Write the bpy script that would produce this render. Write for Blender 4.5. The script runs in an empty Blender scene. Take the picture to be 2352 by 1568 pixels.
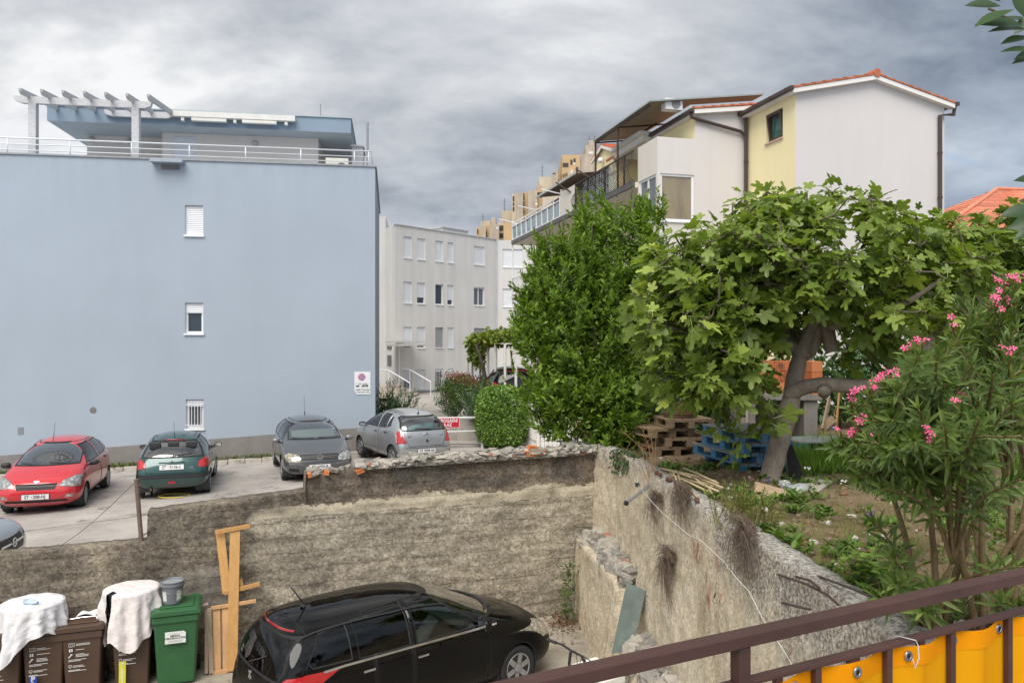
import bpy, bmesh, math, random
import numpy as np
from mathutils import Vector, Matrix, Euler, noise
SC = bpy.context.scene
COL = SC.collection
R = math.radians
F, CX, CY, CZ = 1764.0, 1176.0, 784.0, 4.5      # focal length in photo pixels, principal point, eye height
rnd = random.Random(7)
rng = np.random.default_rng(11)

def at(px, py, Y):
	return Vector(((px - CX) / F * Y, Y, CZ - (py - CY) / F * Y))

def on_z(px, py, Z):
	return at(px, py, (CZ - Z) * F / (py - CY))

def parking_height(x):
	return 1.05 + .045 * (max(-22, min(x, -3.3)) + 3.3)

class Frame:
	"""a building's own axes: x along its front, y into it, z up"""
	def __init__(s, ox, oy, dx, dy):
		l = math.hypot(dx, dy)
		s.O = (ox, oy); s.d = (dx / l, dy / l); s.n = (-dy / l, dx / l); s.rz = math.atan2(dy, dx)
	def on(s, px, py, y=0.0):
		k = (px - CX) / F
		bx, by = s.O[0] + y * s.n[0], s.O[1] + y * s.n[1]
		x = (k * by - bx) / (s.d[0] - k * s.d[1])
		return x, CZ - (py - CY) / F * (by + x * s.d[1])
	def onx(s, px, py, x=0.0):
		k = (px - CX) / F
		bx, by = s.O[0] + x * s.d[0], s.O[1] + x * s.d[1]
		y = (k * by - bx) / (s.n[0] - k * s.n[1])
		return y, CZ - (py - CY) / F * (by + y * s.n[1])
	def world(s, x, y, z=0):
		return Vector((s.O[0] + x * s.d[0] + y * s.n[0], s.O[1] + x * s.d[1] + y * s.n[1], z))

# ------------------------------------------------------------------ tagging
def tag(o, label=None, cat=None, group=None, kind=None):
	if label: o['label'] = label
	if cat: o['category'] = cat
	if group: o['group'] = group
	if kind: o['kind'] = kind
	return o

def thing(name, label, cat, loc=(0, 0, 0), rz=0.0, group=None):
	o = bpy.data.objects.new(name, None)
	o.empty_display_size = .2
	COL.objects.link(o)
	o.location = loc; o.rotation_euler = (0, 0, rz)
	return tag(o, label, cat, group)

def copy_tree(o, parent=None):
	c = o.copy(); COL.objects.link(c); c.parent = parent
	for ch in list(o.children):
		copy_tree(ch, c)
	return c

# ------------------------------------------------------------------ mesh builder
class MB:
	def __init__(s):
		s.V = []; s.F = []; s.M = []; s.T = None
	def v(s, co):
		co = Vector(co)
		if s.T is not None: co = s.T @ co
		s.V.append(co); return len(s.V) - 1
	def f(s, idx, m=0):
		s.F.append(tuple(idx)); s.M.append(m)
	def poly(s, pts, m=0):
		s.f([s.v(p) for p in pts], m)
	def box(s, x0, x1, y0, y1, z0, z1, m=0):
		i = [s.v(p) for p in ((x0,y0,z0),(x1,y0,z0),(x1,y1,z0),(x0,y1,z0),(x0,y0,z1),(x1,y0,z1),(x1,y1,z1),(x0,y1,z1))]
		for q in ((3,2,1,0),(4,5,6,7),(0,1,5,4),(1,2,6,5),(2,3,7,6),(3,0,4,7)):
			s.f([i[k] for k in q], m)
	def obox(s, c, size, rot=(0,0,0), m=0):
		old = s.T
		M = Matrix.Translation(c) @ (rot.to_4x4() if isinstance(rot, Matrix) else Euler(rot).to_matrix().to_4x4())
		s.T = M if old is None else old @ M
		a, b, c2 = (k / 2 for k in size)
		s.box(-a, a, -b, b, -c2, c2, m); s.T = old
	def beam(s, p, q, w, h, m=0, up=(0,0,1)):
		p, q = Vector(p), Vector(q); d = q - p
		x = d.normalized(); u = Vector(up)
		if abs(x.dot(u)) > .98: u = Vector((0,1,0))
		y = u.cross(x).normalized(); z = x.cross(y)
		M = Matrix((x, y, z)).transposed()
		s.obox((p + q) / 2, (d.length, w, h), M, m)
	def tube(s, pts, r, n=8, m=0, cap=True):
		pts = [Vector(p) for p in pts]
		rs = r if isinstance(r, (list, tuple)) else [r] * len(pts)
		prev = None; rings = []
		for i, p in enumerate(pts):
			t = (pts[min(i+1, len(pts)-1)] - pts[max(i-1, 0)]).normalized()
			if prev is None:
				a = Vector((0,0,1)) if abs(t.z) < .9 else Vector((1,0,0))
				u = t.cross(a).normalized()
			else:
				u = (prev - t * prev.dot(t))
				u = u.normalized() if u.length > 1e-6 else t.orthogonal().normalized()
			prev = u; w = t.cross(u)
			rings.append([s.v(p + (u * math.cos(k*2*math.pi/n) + w * math.sin(k*2*math.pi/n)) * rs[i]) for k in range(n)])
		for a, b in zip(rings, rings[1:]):
			for k in range(n):
				s.f((a[k], a[(k+1)%n], b[(k+1)%n], b[k]), m)
		if cap:
			s.f(rings[0][::-1], m); s.f(rings[-1], m)
	def lathe(s, prof, c=(0,0,0), n=24, m=0, axis='z', caps=True):
		rings = []
		for r, h in prof:
			ring = []
			for k in range(n):
				a = 2*math.pi*k/n; x, y = r*math.cos(a), r*math.sin(a)
				p = {'z': (x,y,h), 'y': (x,h,-y), 'x': (h,x,y)}[axis]
				ring.append(s.v((p[0]+c[0], p[1]+c[1], p[2]+c[2])))
			rings.append(ring)
		for a, b in zip(rings, rings[1:]):
			for k in range(n):
				s.f((a[k], a[(k+1)%n], b[(k+1)%n], b[k]), m)
		if caps:
			s.f(rings[0][::-1], m); s.f(rings[-1], m)
	def prism(s, poly, y0, y1, m=0, mside=None):
		"""polygon in (x,z) pulled along y; first cap faces -y when poly runs counter-clockwise"""
		a = [s.v((p[0], y0, p[1])) for p in poly]; b = [s.v((p[0], y1, p[1])) for p in poly]
		s.f(a, m); s.f(b[::-1], m)
		for k in range(len(poly)):
			j = (k+1) % len(poly)
			s.f((a[j], a[k], b[k], b[j]), m if mside is None else mside)
	def grid(s, fn, nu, nv, m=0):
		ids = [[s.v(fn(i/nu, j/nv)) for j in range(nv+1)] for i in range(nu+1)]
		for i in range(nu):
			for j in range(nv):
				s.f((ids[i][j], ids[i+1][j], ids[i+1][j+1], ids[i][j+1]), m)
	def sheet(s, x0, x1, z0, z1, holes=(), depth=.15, m=0, mr=None):
		"""upright wall face in the plane y=0 with window openings and their reveals"""
		xs = sorted({x0, x1, *[h[0] for h in holes], *[h[1] for h in holes]})
		zs = sorted({z0, z1, *[h[2] for h in holes], *[h[3] for h in holes]})
		for a, b in zip(xs, xs[1:]):
			for c, d in zip(zs, zs[1:]):
				mx, mz = (a+b)/2, (c+d)/2
				if any(h[0] < mx < h[1] and h[2] < mz < h[3] for h in holes): continue
				s.poly(((a,0,c),(b,0,c),(b,0,d),(a,0,d)), m)
		k = m if mr is None else mr
		for a, b, c, d in holes:
			s.poly(((a,0,c),(a,0,d),(a,depth,d),(a,depth,c)), k); s.poly(((b,0,d),(b,0,c),(b,depth,c),(b,depth,d)), k)
			s.poly(((a,0,d),(b,0,d),(b,depth,d),(a,depth,d)), k); s.poly(((b,0,c),(a,0,c),(a,depth,c),(b,depth,c)), k)
	def build(s, name, mats, parent=None, smooth=False, bevel=0, loc=None, weld=False):
		me = bpy.data.meshes.new(name)
		me.from_pydata([tuple(v) for v in s.V], [], s.F)
		for m in (mats if isinstance(mats, (list, tuple)) else [mats]): me.materials.append(m)
		if len(me.polygons): me.polygons.foreach_set('material_index', s.M)
		if smooth: me.polygons.foreach_set('use_smooth', [True] * len(me.polygons))
		if weld:
			bm = bmesh.new(); bm.from_mesh(me); bmesh.ops.remove_doubles(bm, verts=bm.verts, dist=1e-4)
			bmesh.ops.recalc_face_normals(bm, faces=bm.faces); bm.to_mesh(me); bm.free()
		me.update()
		o = bpy.data.objects.new(name, me); COL.objects.link(o)
		if parent is not None: o.parent = parent
		if loc is not None: o.location = loc
		if bevel:
			b = o.modifiers.new('bevel', 'BEVEL'); b.width = bevel; b.segments = 2; b.limit_method = 'ANGLE'
		return o

def smooth_by_angle(o, ang=40):
	me = o.data
	bm = bmesh.new(); bm.from_mesh(me)
	for e in bm.edges:
		if len(e.link_faces) == 2 and e.calc_face_angle(0) > R(ang): e.smooth = False
	for f in bm.faces: f.smooth = True
	bm.to_mesh(me); bm.free(); return o

def text_mesh(body, size, name, m, parent, M, align='CENTER', extrude=.0008, bold=0.0, sx=1.0):
	"""flat raised lettering standing in the local xz plane, facing -y"""
	cu = bpy.data.curves.new(name, 'FONT'); cu.body = body; cu.size = size; cu.align_x = align; cu.align_y = 'CENTER'
	cu.extrude = extrude; cu.offset = bold; cu.resolution_u = 3
	t = bpy.data.objects.new('lettering_curve', cu); COL.objects.link(t)
	dg = bpy.context.evaluated_depsgraph_get(); dg.update()
	me = bpy.data.meshes.new_from_object(t.evaluated_get(dg))
	bpy.data.objects.remove(t); bpy.data.curves.remove(cu)
	me.transform(M @ Euler((R(90), 0, 0)).to_matrix().to_4x4() @ Matrix.Diagonal((sx, 1, 1, 1)))
	me.materials.clear(); me.materials.append(m)
	o = bpy.data.objects.new(name, me); COL.objects.link(o); o.parent = parent
	return o

# ------------------------------------------------------------------ materials
def srgb(r, g, b):
	return tuple(((c/255)/12.92 if c/255 <= .04045 else (((c/255)+.055)/1.055)**2.4) for c in (r, g, b))

class NT:
	def __init__(s, name):
		s.m = bpy.data.materials.new(name); s.m.use_nodes = True
		s.t = s.m.node_tree; s.N = s.t.nodes; s.L = s.t.links
		s.bsdf = s.N['Principled BSDF']; s.out = s.N['Material Output']
		s._co = None
	def n(s, kind, **kw):
		x = s.N.new(kind)
		for k, v in kw.items(): setattr(x, k, v)
		return x
	def link(s, a, b): s.L.new(a, b)
	@property
	def co(s):
		if s._co is None: s._co = s.n('ShaderNodeTexCoord').outputs['Object']
		return s._co
	def noise(s, scale, detail=4, rough=.6, stretch=None, dist=0):
		x = s.n('ShaderNodeTexNoise'); x.inputs['Scale'].default_value = scale; x.inputs['Detail'].default_value = detail
		x.inputs['Roughness'].default_value = rough; x.inputs['Distortion'].default_value = dist
		src = s.co
		if stretch:
			mp = s.n('ShaderNodeMapping'); mp.inputs['Scale'].default_value = stretch; s.link(src, mp.inputs[0]); src = mp.outputs[0]
		s.link(src, x.inputs['Vector']); return x.outputs['Fac']
	def voro(s, scale, feature='F1', out='Distance', stretch=None):
		x = s.n('ShaderNodeTexVoronoi', feature=feature); x.inputs['Scale'].default_value = scale
		src = s.co
		if stretch:
			mp = s.n('ShaderNodeMapping'); mp.inputs['Scale'].default_value = stretch; s.link(src, mp.inputs[0]); src = mp.outputs[0]
		s.link(src, x.inputs['Vector']); return x.outputs[out]
	def ramp(s, fac, stops, interp='LINEAR'):
		x = s.n('ShaderNodeValToRGB'); x.color_ramp.interpolation = interp
		el = x.color_ramp.elements
		while len(el) < len(stops): el.new(.5)
		for e, (p, c) in zip(el, stops):
			e.position = p; e.color = (c, c, c, 1) if isinstance(c, (int, float)) else (*c, 1)
		s.link(fac, x.inputs[0]); return x.outputs['Color']
	def mix(s, fac, a, b, mode='MIX'):
		x = s.n('ShaderNodeMix', data_type='RGBA', blend_type=mode)
		for sock, val in ((x.inputs[0], fac), (x.inputs[6], a), (x.inputs[7], b)):
			if isinstance(val, (int, float)):
				sock.default_value = val if sock.type == 'VALUE' else (val, val, val, 1)
			elif isinstance(val, tuple): sock.default_value = (*val, 1)
			else: s.link(val, sock)
		return x.outputs[2]
	def math(s, op, a, b=0.0, clamp=False):
		x = s.n('ShaderNodeMath', operation=op, use_clamp=clamp)
		for sock, val in zip(x.inputs, (a, b)):
			if isinstance(val, (int, float)): sock.default_value = val
			else: s.link(val, sock)
		return x.outputs[0]
	def xyz(s):
		x = s.n('ShaderNodeSeparateXYZ'); s.link(s.co, x.inputs[0]); return x.outputs
	def attr(s, name):
		return s.n('ShaderNodeAttribute', attribute_name=name).outputs['Fac']
	def island(s):
		return s.n('ShaderNodeNewGeometry').outputs['Random Per Island']
	def bump(s, h, strength=.3, dist=.01, prev=None):
		x = s.n('ShaderNodeBump'); x.inputs['Strength'].default_value = strength; x.inputs['Distance'].default_value = dist
		s.link(h, x.inputs['Height'])
		if prev is not None: s.link(prev, x.inputs['Normal'])
		s.link(x.outputs[0], s.bsdf.inputs['Normal']); return x.outputs[0]
	def set(s, col=None, rough=None, metal=None, spec=None, coat=None, trans=None, alpha=None):
		b = s.bsdf.inputs
		for sock, val in (('Base Color', col), ('Roughness', rough), ('Metallic', metal), ('Specular IOR Level', spec),
						  ('Coat Weight', coat), ('Transmission Weight', trans), ('Alpha', alpha)):
			if val is None: continue
			if isinstance(val, tuple): b[sock].default_value = (*val, 1)
			elif isinstance(val, (int, float)): b[sock].default_value = val
			else: s.link(val, b[sock])
		return s

_cache = {}
def mat(name, col, rough=.6, var=.12, scale=3.0, fine=0.0, fscale=80.0, bump=0.0, bscale=60.0, bdist=.01, metal=0.0, spec=.5,
		coat=0.0, island=0.0, dirt=None, stretch=None, rvar=0.0):
	"""general paint / plaster / plastic: a base colour broken by two noises, optional per-piece variation and dirt"""
	if name in _cache: return _cache[name]
	t = NT(name)
	c = tuple(col)
	fac = t.ramp(t.noise(scale, 5, .65, stretch), [(.25, 1-var), (.75, 1+var)])
	out = t.mix(1.0, c, fac, 'MULTIPLY')
	if fine:
		out = t.mix(1.0, out, t.ramp(t.noise(fscale, 3, .7), [(.3, 1-fine), (.7, 1+fine)]), 'MULTIPLY')
	if island:
		out = t.mix(1.0, out, t.ramp(t.island(), [(0, 1-island), (1, 1+island)]), 'MULTIPLY')
	if dirt:
		out = t.mix(t.ramp(t.noise(dirt[1], 6, .7), [(dirt[2], 0.0), (min(dirt[2]+.2, 1), dirt[3])]), out, tuple(dirt[0]))
	r = rough
	if rvar: r = t.ramp(t.noise(scale*3, 4), [(.3, max(rough-rvar, .02)), (.7, min(rough+rvar, 1))])
	t.set(out, r, metal, spec, coat)
	if bump: t.bump(t.noise(bscale, 4, .65), bump, bdist)
	_cache[name] = t.m
	return t.m

def leaf_mat(name, c0, c1, rough=.42, trans=.25, spec=.5, big=1.2, tip=None):
	"""leaves: colour differs from leaf to leaf and in clumps, a share of the light comes through"""
	if name in _cache: return _cache[name]
	t = NT(name)
	f = t.math('ADD', t.math('MULTIPLY', t.island(), .65), t.math('MULTIPLY', t.noise(big, 2), .5))
	stops = [(.2, c0), (.85, c1)]
	if tip: stops.append((1.0, tip))
	col = t.ramp(f, stops)
	t.set(col, rough, 0, spec)
	tr = t.n('ShaderNodeBsdfTranslucent'); 
	t.link(t.mix(1.0, col, (1.5, 1.6, .6), 'MULTIPLY'), tr.inputs[0])
	ms = t.n('ShaderNodeMixShader'); ms.inputs[0].default_value = trans
	t.link(t.bsdf.outputs[0], ms.inputs[1]); t.link(tr.outputs[0], ms.inputs[2]); t.link(ms.outputs[0], t.out.inputs[0])
	_cache[name] = t.m
	return t.m

def np_mesh(name, V, faces, mats, parent=None, midx=None, smooth=False):
	"""big mesh from arrays; faces = list of (n,k) index arrays"""
	me = bpy.data.meshes.new(name)
	V = np.asarray(V, np.float32)
	me.vertices.add(len(V)); me.vertices.foreach_set('co', V.ravel())
	li = np.concatenate([f.ravel() for f in faces]).astype(np.int32)
	tot = np.concatenate([np.full(len(f), f.shape[1]) for f in faces]).astype(np.int32)
	st = np.concatenate([[0], np.cumsum(tot)[:-1]]).astype(np.int32)
	me.loops.add(len(li)); me.loops.foreach_set('vertex_index', li)
	me.polygons.add(len(tot)); me.polygons.foreach_set('loop_start', st); me.polygons.foreach_set('loop_total', tot)
	for m in (mats if isinstance(mats, (list, tuple)) else [mats]): me.materials.append(m)
	if midx is not None: me.polygons.foreach_set('material_index', np.asarray(midx, np.int32))
	if smooth: me.polygons.foreach_set('use_smooth', np.ones(len(tot), bool))
	me.update(calc_edges=True); me.validate()
	o = bpy.data.objects.new(name, me); COL.objects.link(o)
	if parent is not None: o.parent = parent
	return o

def scatter(tv, tf, tm, pos, X, Y, Z, S):
	"""copies of a template (verts tv, faces tf, material index tm) at pos with axes X,Y,Z and sizes S"""
	tv = np.asarray(tv, np.float32); n = len(pos)
	V = (tv[None, :, 0:1]*X[:, None] + tv[None, :, 1:2]*Y[:, None] + tv[None, :, 2:3]*Z[:, None]) * S[:, None, None] + pos[:, None]
	off = (np.arange(n) * len(tv))[:, None, None]
	by = {}
	for f, m in zip(tf, tm): by.setdefault(len(f), []).append((f, m))
	faces, mi = [], []
	for k, lst in by.items():
		a = np.array([f for f, _ in lst])
		faces.append((a[None] + off).reshape(-1, k)); mi.append(np.tile([m for _, m in lst], n))
	return V.reshape(-1, 3), faces, np.concatenate(mi)

def axes_from(d, up):
	"""frames whose x runs along d and whose z is near up (arrays)"""
	X = d / np.linalg.norm(d, axis=1, keepdims=True)
	Y = np.cross(up, X); ln = np.linalg.norm(Y, axis=1, keepdims=True); ln[ln < 1e-6] = 1
	Y = Y / ln; Z = np.cross(X, Y)
	return X, Y, Z

def rand_dirs(n):
	v = rng.normal(size=(n, 3)); return v / np.linalg.norm(v, axis=1, keepdims=True)
# ================================================================== materials shared
STUCCO_BLUE = None
def stucco(name, col, bump=.35, streak=.06, var=.05, stain=None, drip=None):
	t = NT(name)
	c = t.mix(1.0, tuple(col), t.ramp(t.noise(.35, 4, .6), [(.3, 1-var), (.7, 1+var)]), 'MULTIPLY')
	c = t.mix(1.0, c, t.ramp(t.noise(1.2, 5, .6, (1.5, 1.5, .12)), [(.3, 1-streak), (.65, 1.0+streak*.4)]), 'MULTIPLY')
	c = t.mix(1.0, c, t.ramp(t.noise(55, 3, .7), [(.3, .93), (.7, 1.05)]), 'MULTIPLY')
	if stain:
		c = t.mix(t.ramp(t.noise(1.6, 6, .7, (1, 1, .3)), [(stain[1], 0.0), (stain[1]+.18, stain[2])]), c, tuple(stain[0]))
	if drip:       # rain streaks below the coping
		z = t.xyz()[2]; m = t.math('MULTIPLY', t.ramp(t.math('DIVIDE', t.math('SUBTRACT', z, drip-2.2), 2.2), [(.0, 0.0), (.75, .35), (1.0, 1.0)]), t.ramp(t.noise(2.6, 5, .7, (1, 1, .08)), [(.45, 0.0), (.68, .22)]))
		c = t.mix(m, c, tuple(k*.5 for k in col))
	t.set(c, .88, 0, .25); t.bump(t.noise(70, 4, .7), bump, .006)
	return t.m
WHITE = mat('white_plastic', (.78, .79, .8), .35, .04, 6)
WHITE_METAL = mat('white_painted_metal', (.72, .73, .75), .4, .08, 5, dirt=((.35, .25, .17), 9, .66, .5))
DARK_BROWN = mat('brown_metal', (.045, .028, .022), .42, .2, 6)
GLASS = mat('window_glass', (.025, .035, .045), .03, .1, 1, spec=.9)
CURTAINED = mat('curtained_glass', (.11, .12, .13), .08, .35, 5, spec=.8, stretch=(4, 4, .3))
SHUTTER = mat('roller_shutter_white', (.68, .69, .71), .45, .03, 3)
SHUTTER_GREY = mat('roller_shutter_grey', (.30, .30, .31), .5, .05, 3)
ASPHALT_M = None

def m_asphalt():
	t = NT('worn_asphalt')
	c = t.ramp(t.noise(.5, 6, .65), [(.3, srgb(140, 134, 129)), (.7, srgb(182, 175, 168))])
	c = t.mix(1, c, t.ramp(t.noise(45, 4, .75), [(.3, .72), (.7, 1.18)]), 'MULTIPLY')
	c = t.mix(t.ramp(t.noise(1.3, 5, .7), [(.60, 0.0), (.72, .55)]), c, srgb(172, 158, 138))
	c = t.mix(t.ramp(t.noise(1.6, 6, .7), [(.34, .7), (.43, 0.0)]), c, srgb(96, 91, 87))
	t.set(c, .9, 0, .25); t.bump(t.noise(90, 4, .7), .5, .008); return t.m
def m_path():
	t = NT('driveway_concrete')
	c = t.ramp(t.noise(.9, 6, .65), [(.3, srgb(150, 143, 136)), (.7, srgb(182, 176, 168))])
	c = t.mix(1, c, t.ramp(t.noise(30, 5, .7), [(.3, .85), (.7, 1.1)]), 'MULTIPLY')
	t.set(c, .9, 0, .25); t.bump(t.noise(60, 4, .7), .3, .006); return t.m
def m_yard():
	t = NT('yard_concrete')
	c = t.ramp(t.noise(1.1, 6, .7), [(.28, srgb(120, 110, 98)), (.5, srgb(158, 150, 136)), (.75, srgb(182, 174, 160))])
	c = t.mix(1, c, t.ramp(t.noise(35, 5, .75), [(.3, .78), (.7, 1.15)]), 'MULTIPLY')
	c = t.mix(t.ramp(t.noise(2.3, 6, .7), [(.58, 0.0), (.68, .8)]), c, srgb(84, 74, 62))
	t.set(c, .92, 0, .2); t.bump(t.noise(40, 5, .7), .5, .012); return t.m
def m_soil():
	t = NT('garden_soil')
	c = t.ramp(t.noise(.7, 6, .7), [(.25, srgb(96, 82, 66)), (.5, srgb(140, 120, 96)), (.75, srgb(172, 152, 124))])
	c = t.mix(1, c, t.ramp(t.noise(22, 6, .8), [(.3, .6), (.7, 1.25)]), 'MULTIPLY')
	c = t.mix(t.ramp(t.voro(26), [(.12, .55), (.22, 0.0)]), c, srgb(150, 116, 92))
	c = t.mix(t.ramp(t.noise(.45, 5, .7), [(.52, 0.0), (.64, .75)]), c, srgb(64, 56, 48))
	c = t.mix(t.ramp(t.noise(9, 5, .8, (1, 3, 1)), [(.58, 0.0), (.66, .5)]), c, srgb(178, 160, 120))
	t.set(c, .97, 0, .15); t.bump(t.noise(30, 6, .8), .9, .03); return t.m

# ================================================================== ground sheets
WY = lambda X: 12.9 + .36 * (X - 1.40)           # line of the concrete wall
def ground():
	mb = MB()
	xs = [-700, -200, -60, -40, -30, -24] + [-22 + .7*k for k in range(60)] + [24, 30, 60, 200, 700]
	ys_rel = [.28, .6, 1, 1.6, 2.4, 3.4, 5, 7, 9, 11, 14, 18, 24, 32, 45, 70, 120, 300, 900]
	ids = []
	for x in xs:
		row = []
		for r in ys_rel:
			y = WY(max(-24, min(x, 6))) + r
			row.append(mb.v((x, y, parking_height(x) + .012*noise.noise(Vector((x*.4, y*.4, 0))))))
		ids.append(row)
	for i in range(len(xs)-1):
		for j in range(len(ys_rel)-1):
			mb.f((ids[i][j], ids[i+1][j], ids[i+1][j+1], ids[i][j+1]))
	tag(mb.build('ground', m_asphalt(), smooth=True), kind='structure')
	mb = MB()
	mb.grid(lambda u, v: (-26 + 30*u, -6 + 19*v, .012*noise.noise(Vector((u*30, v*19, 0)))), 90, 60)
	tag(mb.build('yard_floor', m_yard(), smooth=True), kind='structure')
	# concrete strip of the driveway along the wall, in front of the asphalt
	a = [on_z(px, py, parking_height(X)) for px, py, X in ((-330, 1262, -13), (45, 1221, -9.2), (165, 1203, -8), (260, 1189, -6.9), (340, 1177, -6.2), (430, 1166, -5.5))]
	mb = MB()
	for p, q in zip(a, a[1:]):
		n = 6
		for k in range(n):
			u0, u1 = k/n, (k+1)/n
			def pt(u, side):
				s = p.lerp(q, u); wob = .03*noise.noise(Vector((s.x*2.5, s.y*2.5, 3)))
				if side: return (s.x, s.y + wob, parking_height(s.x) + .016)
				return (s.x + .15, WY(s.x + .15) + .2, parking_height(s.x) + .016)
			mb.poly((pt(u0, 0), pt(u1, 0), pt(u1, 1), pt(u0, 1)))
	tag(mb.build('driveway', m_path()), kind='structure')
	mb = MB(); r = random.Random(4)
	for p, q in zip(a, a[1:]):
		n = 14; wd = [r.uniform(.012, .05) for _ in range(n+1)]
		P = [p.lerp(q, k/n) for k in range(n+1)]
		for k in range(n):
			s0, s1 = P[k], P[k+1]; w0, w1 = (.03*noise.noise(Vector((s.x*2.5, s.y*2.5, 3))) for s in (s0, s1))
			mb.poly(((s0.x, s0.y+w0-.01, parking_height(s0.x)+.021), (s1.x, s1.y+w1-.01, parking_height(s1.x)+.021), (s1.x, s1.y+w1+wd[k+1], parking_height(s1.x)+.021), (s0.x, s0.y+w0+wd[k], parking_height(s0.x)+.021)))
	tag(mb.build('road_joint', mat('joint_dark', (.07, .065, .055), .95, .3, 9)), kind='structure')
	# footpath running to the far block
	mb = MB()
	pts = [on_z(px, py, 1.05) for px, py in ((1012, 1020), (1000, 985), (985, 950), (965, 925), (940, 905), (905, 905))]
	lf = [on_z(px, py, 1.05) for px, py in ((1012, 1020), (960, 975), (930, 945), (915, 925), (890, 905), (860, 905))]
	rt = [on_z(px, py, 1.05) for px, py in ((1110, 1020), (1095, 985), (1085, 955), (1060, 925), (1030, 905), (1010, 897))]
	for k in range(5):
		mb.poly([(p.x, p.y, 1.066) for p in (lf[k], rt[k], rt[k+1], lf[k+1])])
	tag(mb.build('footpath', m_path()), kind='structure')

# ================================================================== old concrete walls
def m_back_wall():
	t = NT('board_marked_concrete')
	x, y, z = t.xyz()
	wob = t.math('MULTIPLY', t.math('SUBTRACT', t.noise(1.1, 5, .6, (1, 1, 1)), .5), .5)
	wob2 = t.math('MULTIPLY', t.math('SUBTRACT', t.noise(6, 5, .7), .5), .16)
	zz = t.math('ADD', t.math('ADD', z, wob), wob2)
	base = t.ramp(t.noise(.8, 6, .65, (1, 1, 1.5)), [(.25, srgb(126, 117, 104)), (.5, srgb(166, 156, 139)), (.78, srgb(198, 188, 168))])
	dark = t.ramp(t.noise(1.5, 6, .7), [(.25, srgb(90, 82, 73)), (.75, srgb(142, 129, 113))])
	light = t.ramp(t.noise(2.2, 5, .6, (1, 1, 4)), [(.3, srgb(172, 161, 140)), (.7, srgb(200, 189, 166))])
	right = t.attr('right')            # 1 on the part towards the corner, 0 on the older, dirtier left part
	c = t.mix(t.math('MULTIPLY', t.ramp(t.math('SUBTRACT', zz, .0), [(.0, 0), (.01, 0)]), 0), base, dark)
	up = t.math('GREATER_THAN', zz, 2.13)
	c = t.mix(t.math('MULTIPLY', up, right), base, dark)
	band = t.math('MULTIPLY', t.math('MULTIPLY', t.math('GREATER_THAN', t.math('ADD', z, t.math('MULTIPLY', wob2, .6)), 1.93), t.math('LESS_THAN', zz, 2.13)), right)
	c = t.mix(t.math('MULTIPLY', band, .85), c, light)
	under = t.math('MULTIPLY', t.math('MULTIPLY', t.math('LESS_THAN', t.math('ABSOLUTE', t.math('SUBTRACT', t.math('ADD', z, t.math('MULTIPLY', wob2, .6)), 1.925)), .012), right), t.ramp(t.noise(2.5, 3), [(.46, 0.0), (.62, .55)]))
	c = t.mix(under, c, srgb(74, 66, 56))
	old = t.ramp(t.noise(1.1, 7, .7, (1, 1, .8)), [(.26, srgb(82, 76, 68)), (.48, srgb(128, 118, 104)), (.74, srgb(178, 165, 143))])
	lo = t.ramp(t.math('MULTIPLY', z, .5), [(.25, 1.2), (.85, .85)])
	c = t.mix(t.math('SUBTRACT', 1.0, right), c, t.mix(1, old, lo, 'MULTIPLY'))
	c = t.mix(t.math('SUBTRACT', 1.0, t.math('MULTIPLY', band, .8)), c, t.mix(1, c, t.ramp(t.noise(11, 7, .78, (1, 1, 2.2)), [(.34, .66), (.5, 1.0), (.66, 1.28)]), 'MULTIPLY'))
	# damp stains, mortar patches
	c = t.mix(t.ramp(t.noise(.9, 6, .75, (1.6, 1, .7)), [(.55, 0.0), (.70, .5)]), c, srgb(82, 75, 67))
	c = t.mix(t.attr('patch'), c, t.ramp(t.noise(3, 4), [(.3, srgb(128, 124, 116)), (.7, srgb(160, 155, 146))]))
	c = t.mix(t.attr('smear'), c, srgb(84, 82, 78))
	# pebbles in the aggregate
	peb = t.ramp(t.voro(42), [(.10, 1.0), (.24, 0.0)])
	peb = t.math('MULTIPLY', peb, t.ramp(t.noise(3.5, 3), [(.4, 0.1), (.6, .8)]))
	rough_zone = t.math('SUBTRACT', 1.0, t.math('MAXIMUM', band, t.attr('patch')))
	c = t.mix(t.math('MULTIPLY', t.math('MULTIPLY', peb, .8), rough_zone), c, srgb(212, 202, 184))
	c = t.mix(1, c, t.ramp(t.noise(28, 6, .8), [(.3, .60), (.7, 1.28)]), 'MULTIPLY')
	c = t.mix(rough_zone, c, t.mix(1, c, t.ramp(t.voro(30, 'F1', 'Color'), [(.2, .74), (.8, 1.22)]), 'MULTIPLY'))
	# board joints
	brd = t.n('ShaderNodeTexWave', wave_type='BANDS', bands_direction='Z', wave_profile='SAW'); brd.inputs['Scale'].default_value = 1.35
	brd.inputs['Distortion'].default_value = 1.2; brd.inputs['Detail'].default_value = 3; brd.inputs['Detail Scale'].default_value = 1.3
	t.link(t.co, brd.inputs[0])
	line = t.ramp(brd.outputs['Fac'], [(.0, .55), (.035, 1.0)])
	c = t.mix(t.ramp(t.noise(1.7, 4), [(.35, .1), (.65, .75)]), c, line, 'MULTIPLY')
	t.set(c, .95, 0, .2)
	h = t.math('ADD', t.math('MULTIPLY', t.noise(34, 6, .8), .7), t.math('MULTIPLY', line, .5))
	b = t.bump(h, .8, .03)
	t.bump(peb, .4, .012, b)
	return t.m

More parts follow.
